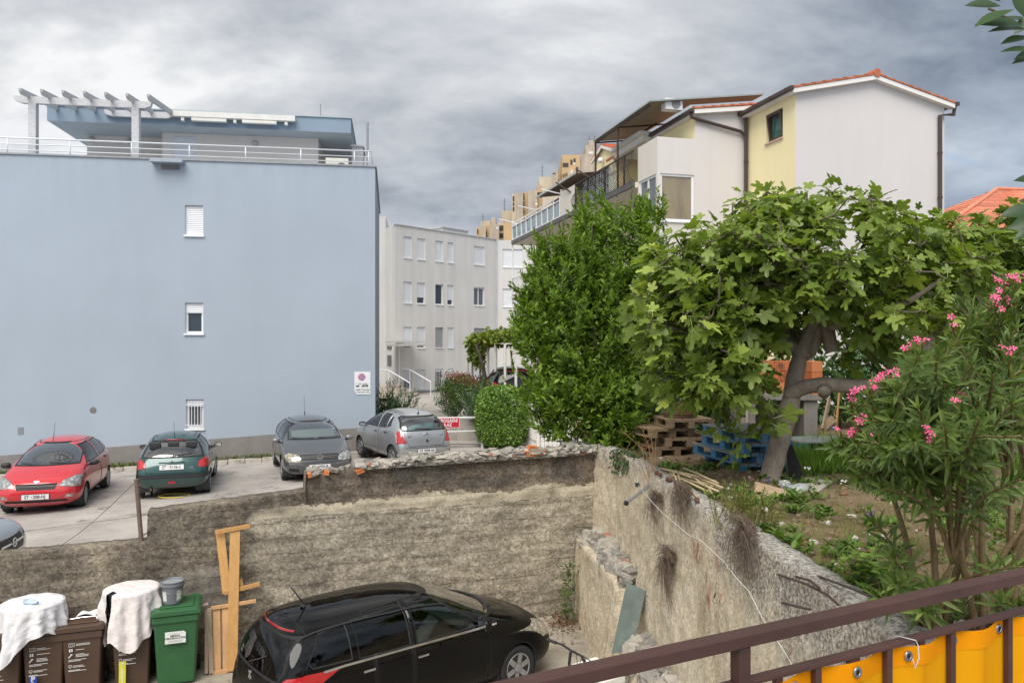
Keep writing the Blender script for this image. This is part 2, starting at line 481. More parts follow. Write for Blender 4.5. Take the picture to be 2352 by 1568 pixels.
def m_side_wall():
	t = NT('pale_weathered_concrete')
	x, y, z = t.xyz()
	c = t.ramp(t.noise(.9, 6, .65, (1, 1, 1)), [(.25, srgb(186, 170, 144)), (.5, srgb(214, 199, 172)), (.78, srgb(230, 218, 196))])
	# grey crust growing from the top down
	wob = t.math('MULTIPLY', t.math('SUBTRACT', t.noise(1.4, 6, .7, (1, 1, .45)), .5), 1.8)
	near = t.math('MULTIPLY', t.math('SUBTRACT', 7.2, y), .20)
	crust = t.ramp(t.math('ADD', t.math('ADD', t.math('SUBTRACT', z, 2.1), wob), t.math('MAXIMUM', near, -.25)), [(.06, 0.0), (.5, .85)])
	grey = t.ramp(t.noise(34, 4, .75), [(.36, srgb(84, 78, 70)), (.47, srgb(150, 142, 130)), (.58, srgb(214, 207, 194))])
	c = t.mix(crust, c, grey)
	c = t.mix(t.ramp(t.noise(1.7, 6, .7, (1, 1, .25)), [(.60, 0.0), (.72, .45)]), c, srgb(120, 104, 86))
	top = t.math('GREATER_THAN', z, 2.735)
	c = t.mix(top, c, t.ramp(t.noise(26, 5, .8), [(.36, srgb(104, 98, 90)), (.58, srgb(204, 198, 188))]))
	# white and red flakes of old paint
	w = t.math('MULTIPLY', t.ramp(t.noise(2.6, 5, .65, (1, 1, .5)), [(.62, 0.0), (.66, 1.0)]), t.ramp(t.math('MULTIPLY', y, .1), [(.5, 1.0), (.85, 0.0)]))
	c = t.mix(t.math('MULTIPLY', w, .8), c, srgb(222, 214, 200))
	rd = t.math('MULTIPLY', t.attr('red'), t.ramp(t.noise(9, 5, .75, (1, 1, .5)), [(.46, 0.0), (.56, .75)]))
	c = t.mix(rd, c, srgb(150, 70, 58))
	c = t.mix(1, c, t.ramp(t.noise(46, 5, .85), [(.33, .66), (.66, 1.2)]), 'MULTIPLY')
	c = t.mix(t.ramp(t.voro(30), [(.07, .5), (.14, 0.0)]), c, srgb(104, 92, 76))
	c = t.mix(1, c, t.ramp(t.noise(10, 7, .8, (1, 1, .8)), [(.34, .74), (.5, 1.0), (.66, 1.14)]), 'MULTIPLY')
	c = t.mix(1, c, t.ramp(t.voro(34, 'F1', 'Color'), [(.2, .84), (.8, 1.12)]), 'MULTIPLY')
	cr = t.n('ShaderNodeTexVoronoi', feature='DISTANCE_TO_EDGE'); cr.inputs['Scale'].default_value = .9
	mp = t.n('ShaderNodeMapping'); mp.inputs['Scale'].default_value = (1, 1, .8); t.link(t.co, mp.inputs[0])
	nz = t.n('ShaderNodeTexNoise'); nz.inputs['Scale'].default_value = 3; t.link(t.co, nz.inputs['Vector'])
	va = t.n('ShaderNodeVectorMath', operation='ADD'); t.link(mp.outputs[0], va.inputs[0]); t.link(nz.outputs['Color'], va.inputs[1])
	t.link(va.outputs[0], cr.inputs['Vector'])
	crack = t.ramp(cr.outputs[0], [(.0, 1.0), (.012, 0.0)])
	crack = t.math('MULTIPLY', crack, t.ramp(t.noise(1.1, 3), [(.5, 0.0), (.6, 1.0)]))
	c = t.mix(t.math('MULTIPLY', crack, .7), c, srgb(70, 58, 46))
	t.set(c, .95, 0, .2)
	b = t.bump(t.noise(26, 6, .8), .8, .03); t.bump(t.noise(3, 4), .5, .06, b)
	return t.m

STONE_MATS = None
def stone(mb, c, s, m, seed):
	"""an irregular block of rubble"""
	r = random.Random(seed)
	rot = Euler((r.uniform(-.3, .3), r.uniform(-.3, .3), r.uniform(-.5, .5))).to_matrix()
	n0 = len(mb.V)
	bm = bmesh.new(); bmesh.ops.create_icosphere(bm, subdivisions=2, radius=1)
	off = Vector((r.uniform(0, 99), r.uniform(0, 99), 0))
	for v in bm.verts:
		p = v.co.copy(); q = Vector([math.copysign(abs(k)**.5, k) for k in p])
		q *= 1 + .45*noise.noise(p*1.5 + off) + .15*noise.noise(p*4 + off)
		q = Vector((q.x*s[0]/2, q.y*s[1]/2, q.z*s[2]/2))
		mb.v(Vector(c) + rot @ q)
	for f in bm.faces: mb.f([n0 + v.index for v in f.verts], m)
	bm.free()

def add_attr(o, name, vals):
	a = o.data.attributes.new(name, 'FLOAT', 'POINT'); a.data.foreach_set('value', np.asarray(vals, np.float32))

def concrete_walls():
	u = Vector((-.9409, -.3387, 0)); nrm = Vector((.3387, -.9409, 0))   # along the wall to the left / out of it
	def top(s):
		if s < 3.95: return 2.64 - .012*s
		if s < 4.72: return 2.56
		if s < 6.83: return 2.30 - .07*(s-4.72)
		return 1.74 - .01*(s-6.8)
	L = 17.0
	root = thing('concrete_wall', 'old dark concrete retaining wall with rubble on top, between yard and parking', 'wall', (1.40, 12.9, 0), 0)
	mb = MB(); ns, nz = 420, 66
	ss = sorted({L*i/ns for i in range(ns+1)} | {4.715, 4.725, 6.825, 6.835, 3.945, 3.955})
	ids = []
	for s in ss:
		t_ = top(s) + .014*noise.noise(Vector((s*5, 0, 7))) + .016*noise.noise(Vector((s*17, 0, 1)))
		row = []
		for j in range(nz+1):
			z = min(t_, 2.74 * j/nz)
			zz = z*7.2
			saw = (zz + .6*noise.noise(Vector((s*.5, z, 2)))) % 1.0
			d = .016*noise.noise(Vector((s*2, z*5, 0))) + .012*noise.noise(Vector((s*9, z*14, 5))) + .010*(saw-.5)
			d += .02*abs(noise.noise(Vector((s*22, z*22, 9)))) + .022*noise.noise(Vector((s*4.5, z*8, 2)))
			if s < 4.7 and z > 2.08 + .1*noise.noise(Vector((s*1.5, 3, 3))): d -= .035
			row.append(mb.v(u*s + nrm*d + Vector((0, 0, z))))
		row.append(mb.v(u*s - nrm*.16 + Vector((0, 0, t_ + .02*noise.noise(Vector((s*11, 4, 4)))))))
		row.append(mb.v(u*s - nrm*.34 + Vector((0, 0, t_ - .01))))
		row.append(mb.v(u*s - nrm*.36 + Vector((0, 0, .3))))
		ids.append(row)
	for a, b in zip(ids, ids[1:]):
		for j in range(len(a)-1): mb.f((a[j], a[j+1], b[j+1], b[j]))
	o = mb.build('wall_face', m_back_wall(), root, smooth=True)
	co = np.array([v[:] for v in mb.V]); s_ = co @ np.array(u); z_ = co[:, 2]
	nv = np.array([noise.noise(Vector((a*2.5, b*2.5, 0))) for a, b in zip(s_, z_)])
	add_attr(o, 'right', np.clip((5.45 + .7*nv - s_)/.25, 0, 1))
	def blob(sx, zc, w, h): return np.clip(1.0 - np.maximum(np.abs(s_-sx)/w, np.abs(z_-zc)/h) + .35*nv, 0, .12)/.12
	add_attr(o, 'patch', np.maximum.reduce([blob(9.35, 1.35, .42, .25), blob(9.0, 1.15, .36, .30), blob(6.1, .9, .35, .4)*.5]))
	add_attr(o, 'smear', np.maximum.reduce([blob(3.25, 2.42, .22, .22), blob(2.7, 2.4, .3, .13), blob(1.9, 2.25, .5, .09), blob(.55, 2.42, .25, .2), blob(6.4, 1.9, .7, .22)*.5])*.6)
	# rubble crest: courses of stones, broken hollow bricks and mortar
	mats = [mat('rubble_pale', (.40, .365, .31), .95, .25, 9, .2, 60, .6, 50, .02), mat('rubble_grey', (.27, .25, .22), .95, .3, 9, .2, 60, .6, 50, .02),
			mat('rubble_brick', (.42, .17, .10), .9, .25, 9, .2, 60, .5, 50, .02), mat('hollow_brick', (.62, .20, .06), .85, .15, 9), mat('mortar', (.26, .235, .20), .97, .3, 5, .2, 40, .9, 25, .03)]
	mb = MB(); r = random.Random(3)
	def crest(s):
		if s < 3.3: return .115
		if s < 4.0: return .115 - .115*(s-3.3)/.7
		return 0
	s = .02
	n0 = 60
	mid = [[None]*5 for _ in range(n0+1)]
	def mort(a, b):
		sv = 3.9*a; hgt = max(.02, crest(sv)*.8) * (1 + .5*noise.noise(Vector((sv*6, b, 2))))
		prof = [(.06, -.02), (.05, hgt*.7), (-.08, hgt), (-.26, hgt*.8), (-.3, -.02)]
		k = min(int(b*4 + .5), 4)
		return u*sv + nrm*(prof[k][0] + .03*noise.noise(Vector((sv*9, b*3, 0)))) + Vector((0, 0, top(sv) + prof[k][1]))
	mb.grid(mort, 90, 4, 4)
	while s < 3.95:
		h = crest(s)
		zc = 0
		lay = 0
		while zc < h - .02 and lay < 4:
			w = r.uniform(.07, .24); hh = r.uniform(.04, .095)
			m = r.choices([0, 1, 2], [.62, .34, .04])[0]
			stone(mb, u*(s + r.uniform(-.05, .05)) + nrm*r.uniform(-.02, .05) + Vector((0, 0, top(s) + zc + hh*.45)), (w, .16, hh), m, r.random()*1e6)
			stone(mb, u*(s + r.uniform(-.05, .05)) - nrm*r.uniform(.1, .28) + Vector((0, 0, top(s) + zc + hh*.5)), (w*1.1, .2, hh), 1, r.random()*1e6)
			zc += hh*.8; lay += 1
		s += r.uniform(.08, .16)
	for k in range(16):     # broken end of the crest and the lower step
		sv = r.uniform(3.95, 4.7)
		stone(mb, u*sv - nrm*r.uniform(-.02, .25) + Vector((0, 0, top(sv) + r.uniform(-.03, .03))), (r.uniform(.07, .2), .12, r.uniform(.04, .09)), r.choice([1, 1, 4, 4]), r.random()*1e6)
	rz = math.atan2(u.y, u.x)
	ob = mb.build('rubble', mats, root)
	mb = MB()
	def hollow(sv, z, w=.25, h=.07, tilt=0.0):
		old = mb.T
		mb.T = Matrix.Translation(u*sv + nrm*.05 + Vector((0, 0, z))) @ Euler((0, tilt, rz + math.pi)).to_matrix().to_4x4()
		nn = 5
		for k in range(nn+1):
			mb.box(-w/2 + w*k/nn - .006, -w/2 + w*k/nn + .006, -.03, .10, 0, h)
		mb.box(-w/2-.006, w/2+.006, -.03, .10, h, h+.012); mb.box(-w/2-.006, w/2+.006, -.03, .10, -.012, 0)
		mb.T = old
	hollow(1.28, top(1.3) + .03, .24, .06, .03); hollow(1.05, top(1) + .04, .2, .05, -.04); hollow(1.15, top(1) + .13, .12, .04, .1)
	hollow(3.92, top(4.0) - .02, .10, .04, -.35); hollow(4.42, top(4.5) - .02, .05, .04, .2)
	hollow(4.66, top(4.6) - .04, .04, .04, -.2)
	mb.build('hollow_brick', mats[3], root)

	# ---------------- garden retaining wall, running towards the viewer
	root2 = thing('garden_wall', 'pale weathered concrete garden wall with flaking paint running towards the railing', 'wall', (0, 0, 0))
	def topx(Y): return 1.40 + .30*min(1, (12.95-Y)/.9)**.7 + (.08*(12.05-Y) if Y < 12.05 else 0)
	mb = MB(); ny, nz = 240, 56; ids = []
	Y0, Y1 = 13.2, 1.9
	for i in range(ny+1):
		Y = Y0 + (Y1-Y0)*i/ny
		tz = 2.75 + .02*noise.noise(Vector((Y*6, 0, 0))) - max(0, 4.6-Y)*.10
		row = []
		for j in range(nz+1):
			z = tz*j/nz
			bat = (1-z/2.75)*.22
			d = .03*noise.noise(Vector((Y*1.3, z*1.3, 0))) + .02*noise.noise(Vector((Y*6, z*6, 4))) + .012*noise.noise(Vector((Y*20, z*20, 4)))
			row.append(mb.v((topx(min(Y, 12.95)) - bat + d, Y, z)))
		row.append(mb.v((topx(min(Y, 12.95)) + .12, Y, tz + .02 + .012*noise.noise(Vector((Y*14, 2, 0))))))
		row.append(mb.v((topx(min(Y, 12.95)) + .24 + .02*noise.noise(Vector((Y*5, 9, 0))), Y, tz)))
		row.append(mb.v((topx(min(Y, 12.95)) + .25, Y, tz - .5)))
		ids.append(row)
	for a, b in zip(ids, ids[1:]):
		for j in range(len(a)-1): mb.f((a[j+1], a[j], b[j], b[j+1]))
	sm = m_side_wall()
	o = mb.build('wall_face', sm, root2, smooth=True)
	co = np.array([v[:] for v in mb.V])
	red = np.zeros(len(co))
	for px, py, w, h in ((1602, 1262, .14, .20), (1650, 1285, .07, .16), (1630, 1370, .05, .18), (1655, 1395, .05, .2), (1815, 1495, .05, .14)):
		Yq = 1.75*F/(py-CY) if py > 1400 else None
		best = None
		for Y in np.linspace(5, 12, 141):
			X = (px-CX)/F*Y
			z = CZ - (py-CY)/F*Y
			e = abs(X - (topx(Y) - (1-z/2.75)*.22))
			if best is None or e < best[0]: best = (e, Y, z)
		red = np.maximum(red, np.clip(1.6*(1 - np.sqrt(((co[:,1]-best[1])/w/1.6)**2 + ((co[:,2]-best[2])/h)**2)), 0, 1))
	add_attr(o, 'red', red)
	# low buttress wall in front of it with its rubble fill
	bm_mats = [sm] + mats[:2] + [mats[2], mats[4]]
	mb = MB(); N = 60; ids = []
	for i in range(N+1):
		t_ = i/N; Y = 12.72 - 2.35*t_
		xb = 1.02 + .20*t_; xt = 1.05 + .40*t_
		tz = 1.24 + .03*noise.noise(Vector((Y*5, 0, 2))) - (.10 if t_ > .93 else 0)
		row = []
		for j in range(25):
			z = tz*j/24
			row.append(mb.v((xb + (xt-xb)*j/24 + .03*noise.noise(Vector((Y*2, z*2, 7))) + .015*noise.noise(Vector((Y*9, z*9, 7))), Y, z)))
		row.append(mb.v((xt + .14, Y, tz + .03))); row.append(mb.v((xt + .22, Y, tz - .25))); row.append(mb.v((xt + .25, Y, 0)))
		ids.append(row)
	for a, b in zip(ids, ids[1:]):
		for j in range(len(a)-1): mb.f((a[j+1], a[j], b[j], b[j+1]))
	mb.f(ids[-1][::-1]); mb.f(ids[0])
	# second low stretch nearer the viewer
	ids = []
	for i in range(N+1):
		t_ = i/N; Y = 9.4 - 5.2*t_
		xb = 1.36 + .1*t_; xt = 1.47 + .2*t_
		tz = .62 + .05*noise.noise(Vector((Y*4, 0, 5)))
		row = [mb.v((xb + (xt-xb)*j/12 + .03*noise.noise(Vector((Y*3, j*.2, 9))), Y, tz*j/12)) for j in range(13)]
		row.append(mb.v((xt + .2, Y, tz + .04))); row.append(mb.v((xt + .5, Y, tz + .1)))
		ids.append(row)
	for a, b in zip(ids, ids[1:]):
		for j in range(len(a)-1): mb.f((a[j+1], a[j], b[j], b[j+1]))
	mb.f(ids[0])
	bo = mb.build('buttress', sm, root2, smooth=True)
	add_attr(bo, 'red', np.zeros(len(mb.V)))
	mb = MB(); r = random.Random(8)
	for k in range(150):
		Y = r.uniform(9.9, 12.75); t_ = (12.72-Y)/2.35
		x0 = 1.12 + .40*t_; x1 = 1.40 + .08*(12.05-Y) + .2
		x = r.uniform(x0, max(x0+.05, x1-.08)); z = 1.20 + .28*max(0, (x-x0)/max(.1, (x1-x0))) + r.uniform(-.05, .03)
		if Y < 10.5: z -= (10.5-Y)*.5
		if Y < 10.45 and x < 1.66: continue
		sz = r.uniform(.08, .24)
		stone(mb, (x, Y, z), (sz, sz*r.uniform(.7, 1.3), sz*r.uniform(.5, .9)), r.choices([1, 2, 3, 4], [.5, .3, .04, .16])[0], r.random()*1e6)
	for k in range(190):
		Y = r.uniform(4.8, 10.6); x = r.uniform(1.45, 1.86) + .05*(9-Y); 
		z = .5 + max(0, (Y-9.3))*.35 + .5*(x-1.4) + r.uniform(-.06, .05)
		if 9.75 < Y < 10.6 and x < 1.72: continue
		sz = r.uniform(.08, .26)
		stone(mb, (x, Y, z), (sz, sz*r.uniform(.7, 1.3), sz*r.uniform(.5, .9)), r.choices([1, 2, 3, 4], [.45, .35, .04, .16])[0], r.random()*1e6)
	mb.build('rubble_fill', bm_mats, root2)
	return topx
# ================================================================== windows
def make_window(parent, T, x0, x1, z0, z1, depth, shut=1.0, bars=0, tilt=0, sill=True, frame=WHITE, shutter=SHUTTER, pane=GLASS, mull=0, fw=.055):
	"""window part > pane, shutter, sill, bars; T maps the wall plane into the building"""
	mb = MB(); mb.T = T
	y0, y1 = depth-.06, depth
	mb.box(x0, x0+fw, y0, y1, z0, z1); mb.box(x1-fw, x1, y0, y1, z0, z1)
	mb.box(x0+fw, x1-fw, y0, y1, z1-fw, z1); mb.box(x0+fw, x1-fw, y0, y1, z0, z0+fw)
	for k in range(mull):
		xm = x0 + (x1-x0)*(k+1)/(mull+1); mb.box(xm-fw*.6, xm+fw*.6, y0, y1, z0+fw, z1-fw)
	w = mb.build('window', frame, parent)
	mb = MB(); mb.T = T
	mb.box(x0+fw*.5, x1-fw*.5, depth-.025, depth-.015, z0+fw*.5, z1-fw*.5)
	mb.build('pane', pane, w)
	mb = MB(); mb.T = T; mb.box(x0, x1, depth+.001, depth+.02, z0, z1); mb.build('reveal_back', frame, w)
	if shut > 0:
		mb = MB(); mb.T = T
		zb = z1 - (z1-z0)*shut; n = max(2, int((z1-zb)/.055))
		h = (z1-zb)/n
		for k in range(n):
			za = zb + k*h
			mb.poly(((x0+.03, y0-.022, za), (x1-.03, y0-.022, za), (x1-.03, y0-.034, za+h*.5), (x0+.03, y0-.034, za+h*.5)))
			mb.poly(((x0+.03, y0-.034, za+h*.5), (x1-.03, y0-.034, za+h*.5), (x1-.03, y0-.02, za+h), (x0+.03, y0-.02, za+h)))
		mb.box(x0+.03, x1-.03, y0-.03, y0-.012, zb-.03, zb)
		mb.box(x0, x0+.03, y0-.04, y0-.001, z0, z1); mb.box(x1-.03, x1, y0-.04, y0-.001, z0, z1)
		mb.build('shutter', shutter, w)
	if sill:
		mb = MB(); mb.T = T; mb.box(x0-.03, x1+.03, -.05, depth-.061, z0-.045, z0+.004); mb.build('sill', WHITE, w)
	if bars:
		mb = MB(); mb.T = T
		for k in range(bars):
			xb = x0 + .08 + (x1-x0-.16)*k/(bars-1); mb.tube([(xb, -.02, z0-.0), (xb, -.02, z1-.04)], .011, 6)
		for zz in (z0+.12, z1-.16): mb.box(x0+.0, x1-.0, -.034, -.014, zz-.01, zz+.01)
		mb.build('bars', WHITE_METAL, w)
	return w

I4 = Matrix.Identity(4)
SIDE = Matrix(((0, 1, 0, 0), (-1, 0, 0, 0), (0, 0, 1, 0), (0, 0, 0, 1)))    # a wall that faces -x: its right edge is the near one

# ================================================================== the blue block of flats
def blue_block():
	B = Frame(-4.33, 24.3, .988, .156)
	root = thing('apartment_block', 'light blue rendered block of flats with roof terrace and white pergola', 'building', (*B.O, 0), B.rz)
	zt0 = B.on(862, 384)[1]
	blue = stucco('blue_render', (.352, .405, .466), .4, .015, .05, (srgb(150, 158, 166), .60, .3), zt0)
	zt = B.on(862, 384)[1]
	L = -24.0
	win = []
	for (x0, y0, x1, y1) in ((425, 471, 467, 541), (425, 695, 467, 766), (427, 917, 468, 984)):
		a, zt_ = B.on(x0, y0); b, zb = B.on(x1, y1); win.append((a, b, zb, zt_))
	mb = MB()
	gz = lambda x: parking_height(B.world(x, 0).x)
	mb.sheet(L, 0, -1, zt, [(a, b, c, d) for a, b, c, d in win], .15)
	mb.poly(((0, 0, -1), (0, 9, -1), (0, 9, zt), (0, 0, zt))); mb.poly(((L, 9, -1), (L, 0, -1), (L, 0, zt), (L, 9, zt)))
	mb.poly(((0, 9, -1), (L, 9, -1), (L, 9, zt), (0, 9, zt)))
	mb.box(L+.01, -.01, .2, 8.9, zt-.6, zt-.05)
	mb.build('wall', blue, root)
	mb = MB(); mb.box(L-.03, .04, -.04, .25, zt, zt+.05); mb.box(-.2, .05, .25, 9, zt, zt+.05); mb.build('coping', mat('coping_grey', (.28, .29, .30), .6, .2, 4), root)
	# grey plinth following the sloping ground
	mb = MB(); n = 24
	for k in range(n):
		xa, xb = L + (0-L)*k/n, L + (0-L)*(k+1)/n
		def ztop(x):
			return B.on(0, 1046)[1] + (B.on(845, 980)[1] - B.on(0, 1046)[1]) * (x - B.on(0, 1046)[0]) / (B.on(845, 980)[0] - B.on(0, 1046)[0])
		mb.poly(((xa, -.03, gz(xa)-.4), (xb, -.03, gz(xb)-.4), (xb, -.03, ztop(xb)), (xa, -.03, ztop(xa))))
		mb.poly(((xa, -.03, ztop(xa)), (xb, -.03, ztop(xb)), (xb, 0.02, ztop(xb)), (xa, 0.02, ztop(xa))))
	mb.poly(((0.03, -.03, 0), (.03, 5, 0), (.03, 5, ztop(0)), (.03, -.03, ztop(0))))
	mb.build('plinth', mat('plinth_render', srgb(128, 124, 120), .9, .15, 2, .08, 40, .4, 50), root)
	a, b, c, d = win[0]; make_window(root, I4, a, b, c, d, .15, 1.0)
	a, b, c, d = win[1]; make_window(root, I4, a, b, c, d, .15, .30, fw=.07)
	a, b, c, d = win[2]; make_window(root, I4, a, b, c, d, .15, .22, bars=5, pane=CURTAINED, fw=.08)
	# rain box and vent under the parapet
	x0, z1 = B.on(351, 369); x1, z0 = B.on(425, 379)
	mb = MB(); mb.box(x0, x1, -.32, -.001, z0, z1); mb.build('drain_box', blue, root, bevel=.01)
	x0, z1 = B.on(371, 380); x1, z0 = B.on(412, 390)
	mb = MB()
	for k in range(4): mb.obox(((x0+x1)/2, -.03, z0 + (z1-z0)*(k+.5)/4), (x1-x0, .05, .012), (R(35), 0, 0))
	mb.box(x0, x1, -.012, -.001, z0, z1, 1)
	mb.build('vent', [mat('vent_grey', (.3, .29, .28), .6), mat('dark_gap', (.02, .02, .02), .8)], root)
	# patches in the render
	mb = MB()
	x0, z1 = B.on(41, 981); x1, z0 = B.on(54, 997); mb.box(x0, x1, -.012, .0, z0, z1)
	mb.build('wall_patch', mat('patch_render', srgb(128, 132, 134), .9, .1, 6), root)
	mb = MB(); x, z = B.on(214, 942)
	mb.poly([(x + .10*(1+.35*noise.noise(Vector((k, 0, 0))))*math.cos(k*.7), -.006, z + .10*(1+.4*noise.noise(Vector((k*1.7, 3, 0))))*math.sin(k*.7)) for k in range(9)])
	mb.build('wall_patch', mat('bare_patch', srgb(116, 112, 108), .95, .25, 12), root)
	# railing of the roof terrace
	mb = MB(); px = [-40, 17, 161, 302, 435, 564, 691, 814, 846]
	top = [B.on(p, 317 + (p)*.0436, .12)[0] for p in px]
	zr = zt + .52
	for x in top: mb.tube([(x, .12, zt+.04), (x, .12, zr)], .018, 6)
	for h, r in ((.52, .024), (.34, .016), (.17, .016)):
		mb.tube([(L, .12, zt+h), (-.12, .12, zt+h), (-.12, 6, zt+h)], r, 6)
	for y in (2, 4, 6): mb.tube([(-.12, y, zt+.04), (-.12, y, zr)], .018, 6)
	mb.build('terrace_railing', WHITE_METAL, root, smooth=True)
	# penthouse under its overhanging slab
	yF = 2.35
	xl, z1 = B.on(108, 247, yF); xr, z0 = B.on(806, 306, yF); z1 = B.on(806, 273, yF)[1]
	blue2 = stucco('blue_fascia', (.235, .30, .37), .3, .03, .05)
	soff = stucco('soffit_grey', (.46, .50, .53), .3, .05, .05)
	mb = MB()
	mb.poly(((xl, yF, z0), (xr, yF, z0), (xr, yF, z1), (xl, yF, z1))); mb.poly(((xr, yF, z0), (xr, yF+6, z0), (xr, yF+6, z1), (xr, yF, z1)))
	mb.poly(((xl, yF+6, z0), (xl, yF, z0), (xl, yF, z1), (xl, yF+6, z1))); mb.poly(((xl, yF, z1), (xr, yF, z1), (xr, yF+6, z1), (xl, yF+6, z1)))
	mb.poly(((xl, yF, z0), (xl, yF+6, z0), (xr, yF+6, z0), (xr, yF, z0)), 1)
	mb.box(xl-.03, xr+.03, yF-.04, yF+6, z1+.003, z1+.045, 2)
	slab = mb.build('roof_slab', [blue2, soff, mat('roof_edge_metal', (.35, .42, .42), .45)], root)
	cream = stucco('cream_render', (.68, .62, .56), .3, .03, .05)
	x0 = B.on(373, 340, yF+.9)[0]; x1 = B.on(731, 340, yF+.9)[0]; xw = B.on(200, 340, yF+1.7)[0]
	d0 = B.on(396, 340, yF+.9)[0]; d1 = B.on(453, 340, yF+.9)[0]; zd = B.on(396, 313, yF+.9)[1]
	T = Matrix.Translation((0, yF+.9, 0))
	mb = MB(); mb.T = T; mb.sheet(x0, x1, zt-.1, z0-.003, [(d0, d1, zt-.05, zd)], .12); mb.T = None
	mb.poly(((x0, yF+3, zt-.1), (x0, yF+.9, zt-.1), (x0, yF+.9, z0), (x0, yF+3, z0))); mb.poly(((x1, yF+.9, zt-.1), (x1, yF+5, zt-.1), (x1, yF+5, z0), (x1, yF+.9, z0)))
	mb.poly(((xw, yF+1.7, zt-.1), (x0, yF+1.7, zt-.1), (x0, yF+1.7, z0), (xw, yF+1.7, z0))); mb.poly(((xw, yF+5, zt-.1), (xw, yF+1.7, zt-.1), (xw, yF+1.7, z0), (xw, yF+5, z0)))
	mb.poly(((x1, yF+5, zt-.1), (xw, yF+5, zt-.1), (xw, yF+5, z0), (x1, yF+5, z0)))
	mb.build('penthouse_wall', cream, root)
	make_window(root, T, d0, d1, zt-.05, zd, .12, 1.0, sill=False)
	for p in ((560, 385), (797, 396), (1563, 409), (1742, 349)):
		pxx, pyy = .375*p[0], 176.4 + .375*p[1]; yy = yF + (1.7 if p[0] < 900 else .9)
		x, z = B.on(pxx, pyy, yy)
		mb = MB(); mb.lathe([(.01, 0), (.10, .0), (.11, -.03), (.07, -.09), (.01, -.10)], (x, yy, z), 12, axis='y'); mb.build('wall_lamp', mat('lamp_grey', (.45, .44, .42), .4), root, smooth=True)
	# awning cassette on the fascia
	xa, za = B.on(397, 259, yF-.2); xb, zb = B.on(678, 280, yF-.2); za = (za + B.on(678, 271, yF-.2)[1])/2
	mb = MB(); mb.box(xa, xb, yF-.24, yF-.04, za-.12, za+.06); mb.box(xa+.6, (xa+xb)/2-.25, yF-.30, yF-.14, za-.26, za-.16); mb.box((xa+xb)/2+.25, xb-.6, yF-.30, yF-.14, za-.26, za-.16)
	for x in (xa+.3, (xa+xb)/2, xb-.3): mb.box(x-.05, x+.05, yF-.2, yF-.001, za-.25, za)
	mb.build('awning', mat('awning_cream', (.66, .64, .60), .5, .1, 4), root, bevel=.01)
	# pergola: two posts, front and back beam, seven rafters with cut ends
	wood = mat('weathered_white_wood', (.52, .52, .53), .75, .18, 6, .15, 30, .3, 40, stretch=(1, 6, 6), dirt=((.25, .22, .2), 5, .58, .5))
	yP = .42
	pl, _ = B.on(77, 300, yP); pr, _ = B.on(313, 300, yP)
	bl, zb_ = B.on(33, 233, yP); br, zb2 = B.on(350, 247, yP); zb_ = (B.on(33, 226, yP)[1] + B.on(350, 241, yP)[1])/2
	def beam_poly(x0, x1, z, h, y0, y1, mb):
		mb.prism([(x0, z+h), (x0+.03, z+h*.35), (x0+.22, z), (x1-.22, z), (x1-.03, z+h*.35), (x1, z+h)], y0, y1)
	mb = MB(); beam_poly(bl, br, zb_-.14, .21, yP-.07, yP+.07, mb); beam_poly(bl+1.9, br+.15, z1-.30, .20, yF-.16, yF-.02, mb)
	perg = mb.build('pergola', wood, root)
	for x in (pl, pr):
		mb = MB(); mb.box(x-.105, x+.105, yP-.105, yP+.105, zt+.03, zb_-.14); mb.build('pergola_post', wood, perg)
	for k in range(7):
		x = B.on(36 + (331-36)*k/6, 210, yP-.6)[0] + .12
		old = Matrix(((0, 1, 0, 0), (1, 0, 0, 0), (0, 0, 1, 0), (0, 0, 0, 1)))
		mb = MB(); mb.T = Matrix.Translation((x, 0, 0)) @ old
		za, zc = zb_ - .02, z1 - .10
		mb.prism([(yP-.62, za+.15), (yP-.60, za+.08), (yP-.50, za), (yF-.02, zc-.05), (yF-.02, zc+.10)], -.04, .04)
		mb.build('rafter', wood, perg)
	# chimney block, mast and air conditioner at the right end of the roof
	x0, _ = B.on(808, 360, 3.2); x1, zc = B.on(834, 338, 3.2)
	mb = MB(); mb.box(x0, x1, 3.2, 4.6, zt-.2, zc); mb.box(x0-.04, x1+.04, 3.15, 4.65, zc, zc+.06); mb.build('chimney', mat('chimney_render', (.42, .42, .43), .85), root)
	x, zm = B.on(844, 282, .2); mb = MB(); mb.tube([(x, .2, zt), (x, .2, zm)], .035, 8); mb.build('mast', mat('zinc', (.33, .34, .36), .4, metal=.6), root)
	x, zm = B.on(736, 240, 5); mb = MB(); mb.tube([(x, 5, z1), (x, 5, zm)], .02, 6); mb.build('antenna', mat('zinc', (.33, .34, .36), .4), root)
	x0, za = B.on(748, 369, 1.7); x1, _ = B.on(800, 369, 1.7)
	mb = MB(); mb.box(x0, x1, 1.7, 2.0, zt+.02, za+.1); mb.lathe([(.01, 0), (.2, 0), (.2, -.02), (.01, -.02)], ((x0+x1)/2+.15, 1.69, zt+.28), 16, 1, 'y')
	mb.build('air_conditioner', [mat('ac_cream', (.6, .58, .5), .5), mat('dark_gap', (.02, .02, .02), .8)], root)
	# parking sign on the wall
	x0, z1 = B.on(814, 853.5); x1, z0 = B.on(851, 905)
	sg = thing('parking_sign', 'white no stopping sign with tow truck picture on the blue wall corner', 'sign', B.world((x0+x1)/2, -.012, (z0+z1)/2), B.rz)
	w, h = (x1-x0)/2, (z1-z0)/2
	mb = MB(); mb.prism([(-w+.07, -h), (w, -h), (w, h), (-w, h), (-w, -h+.1), (-w+.03, -h+.07)], -.004, .004); mb.build('panel', mat('sign_white', (.74, .74, .75), .45, .06, 8), sg)
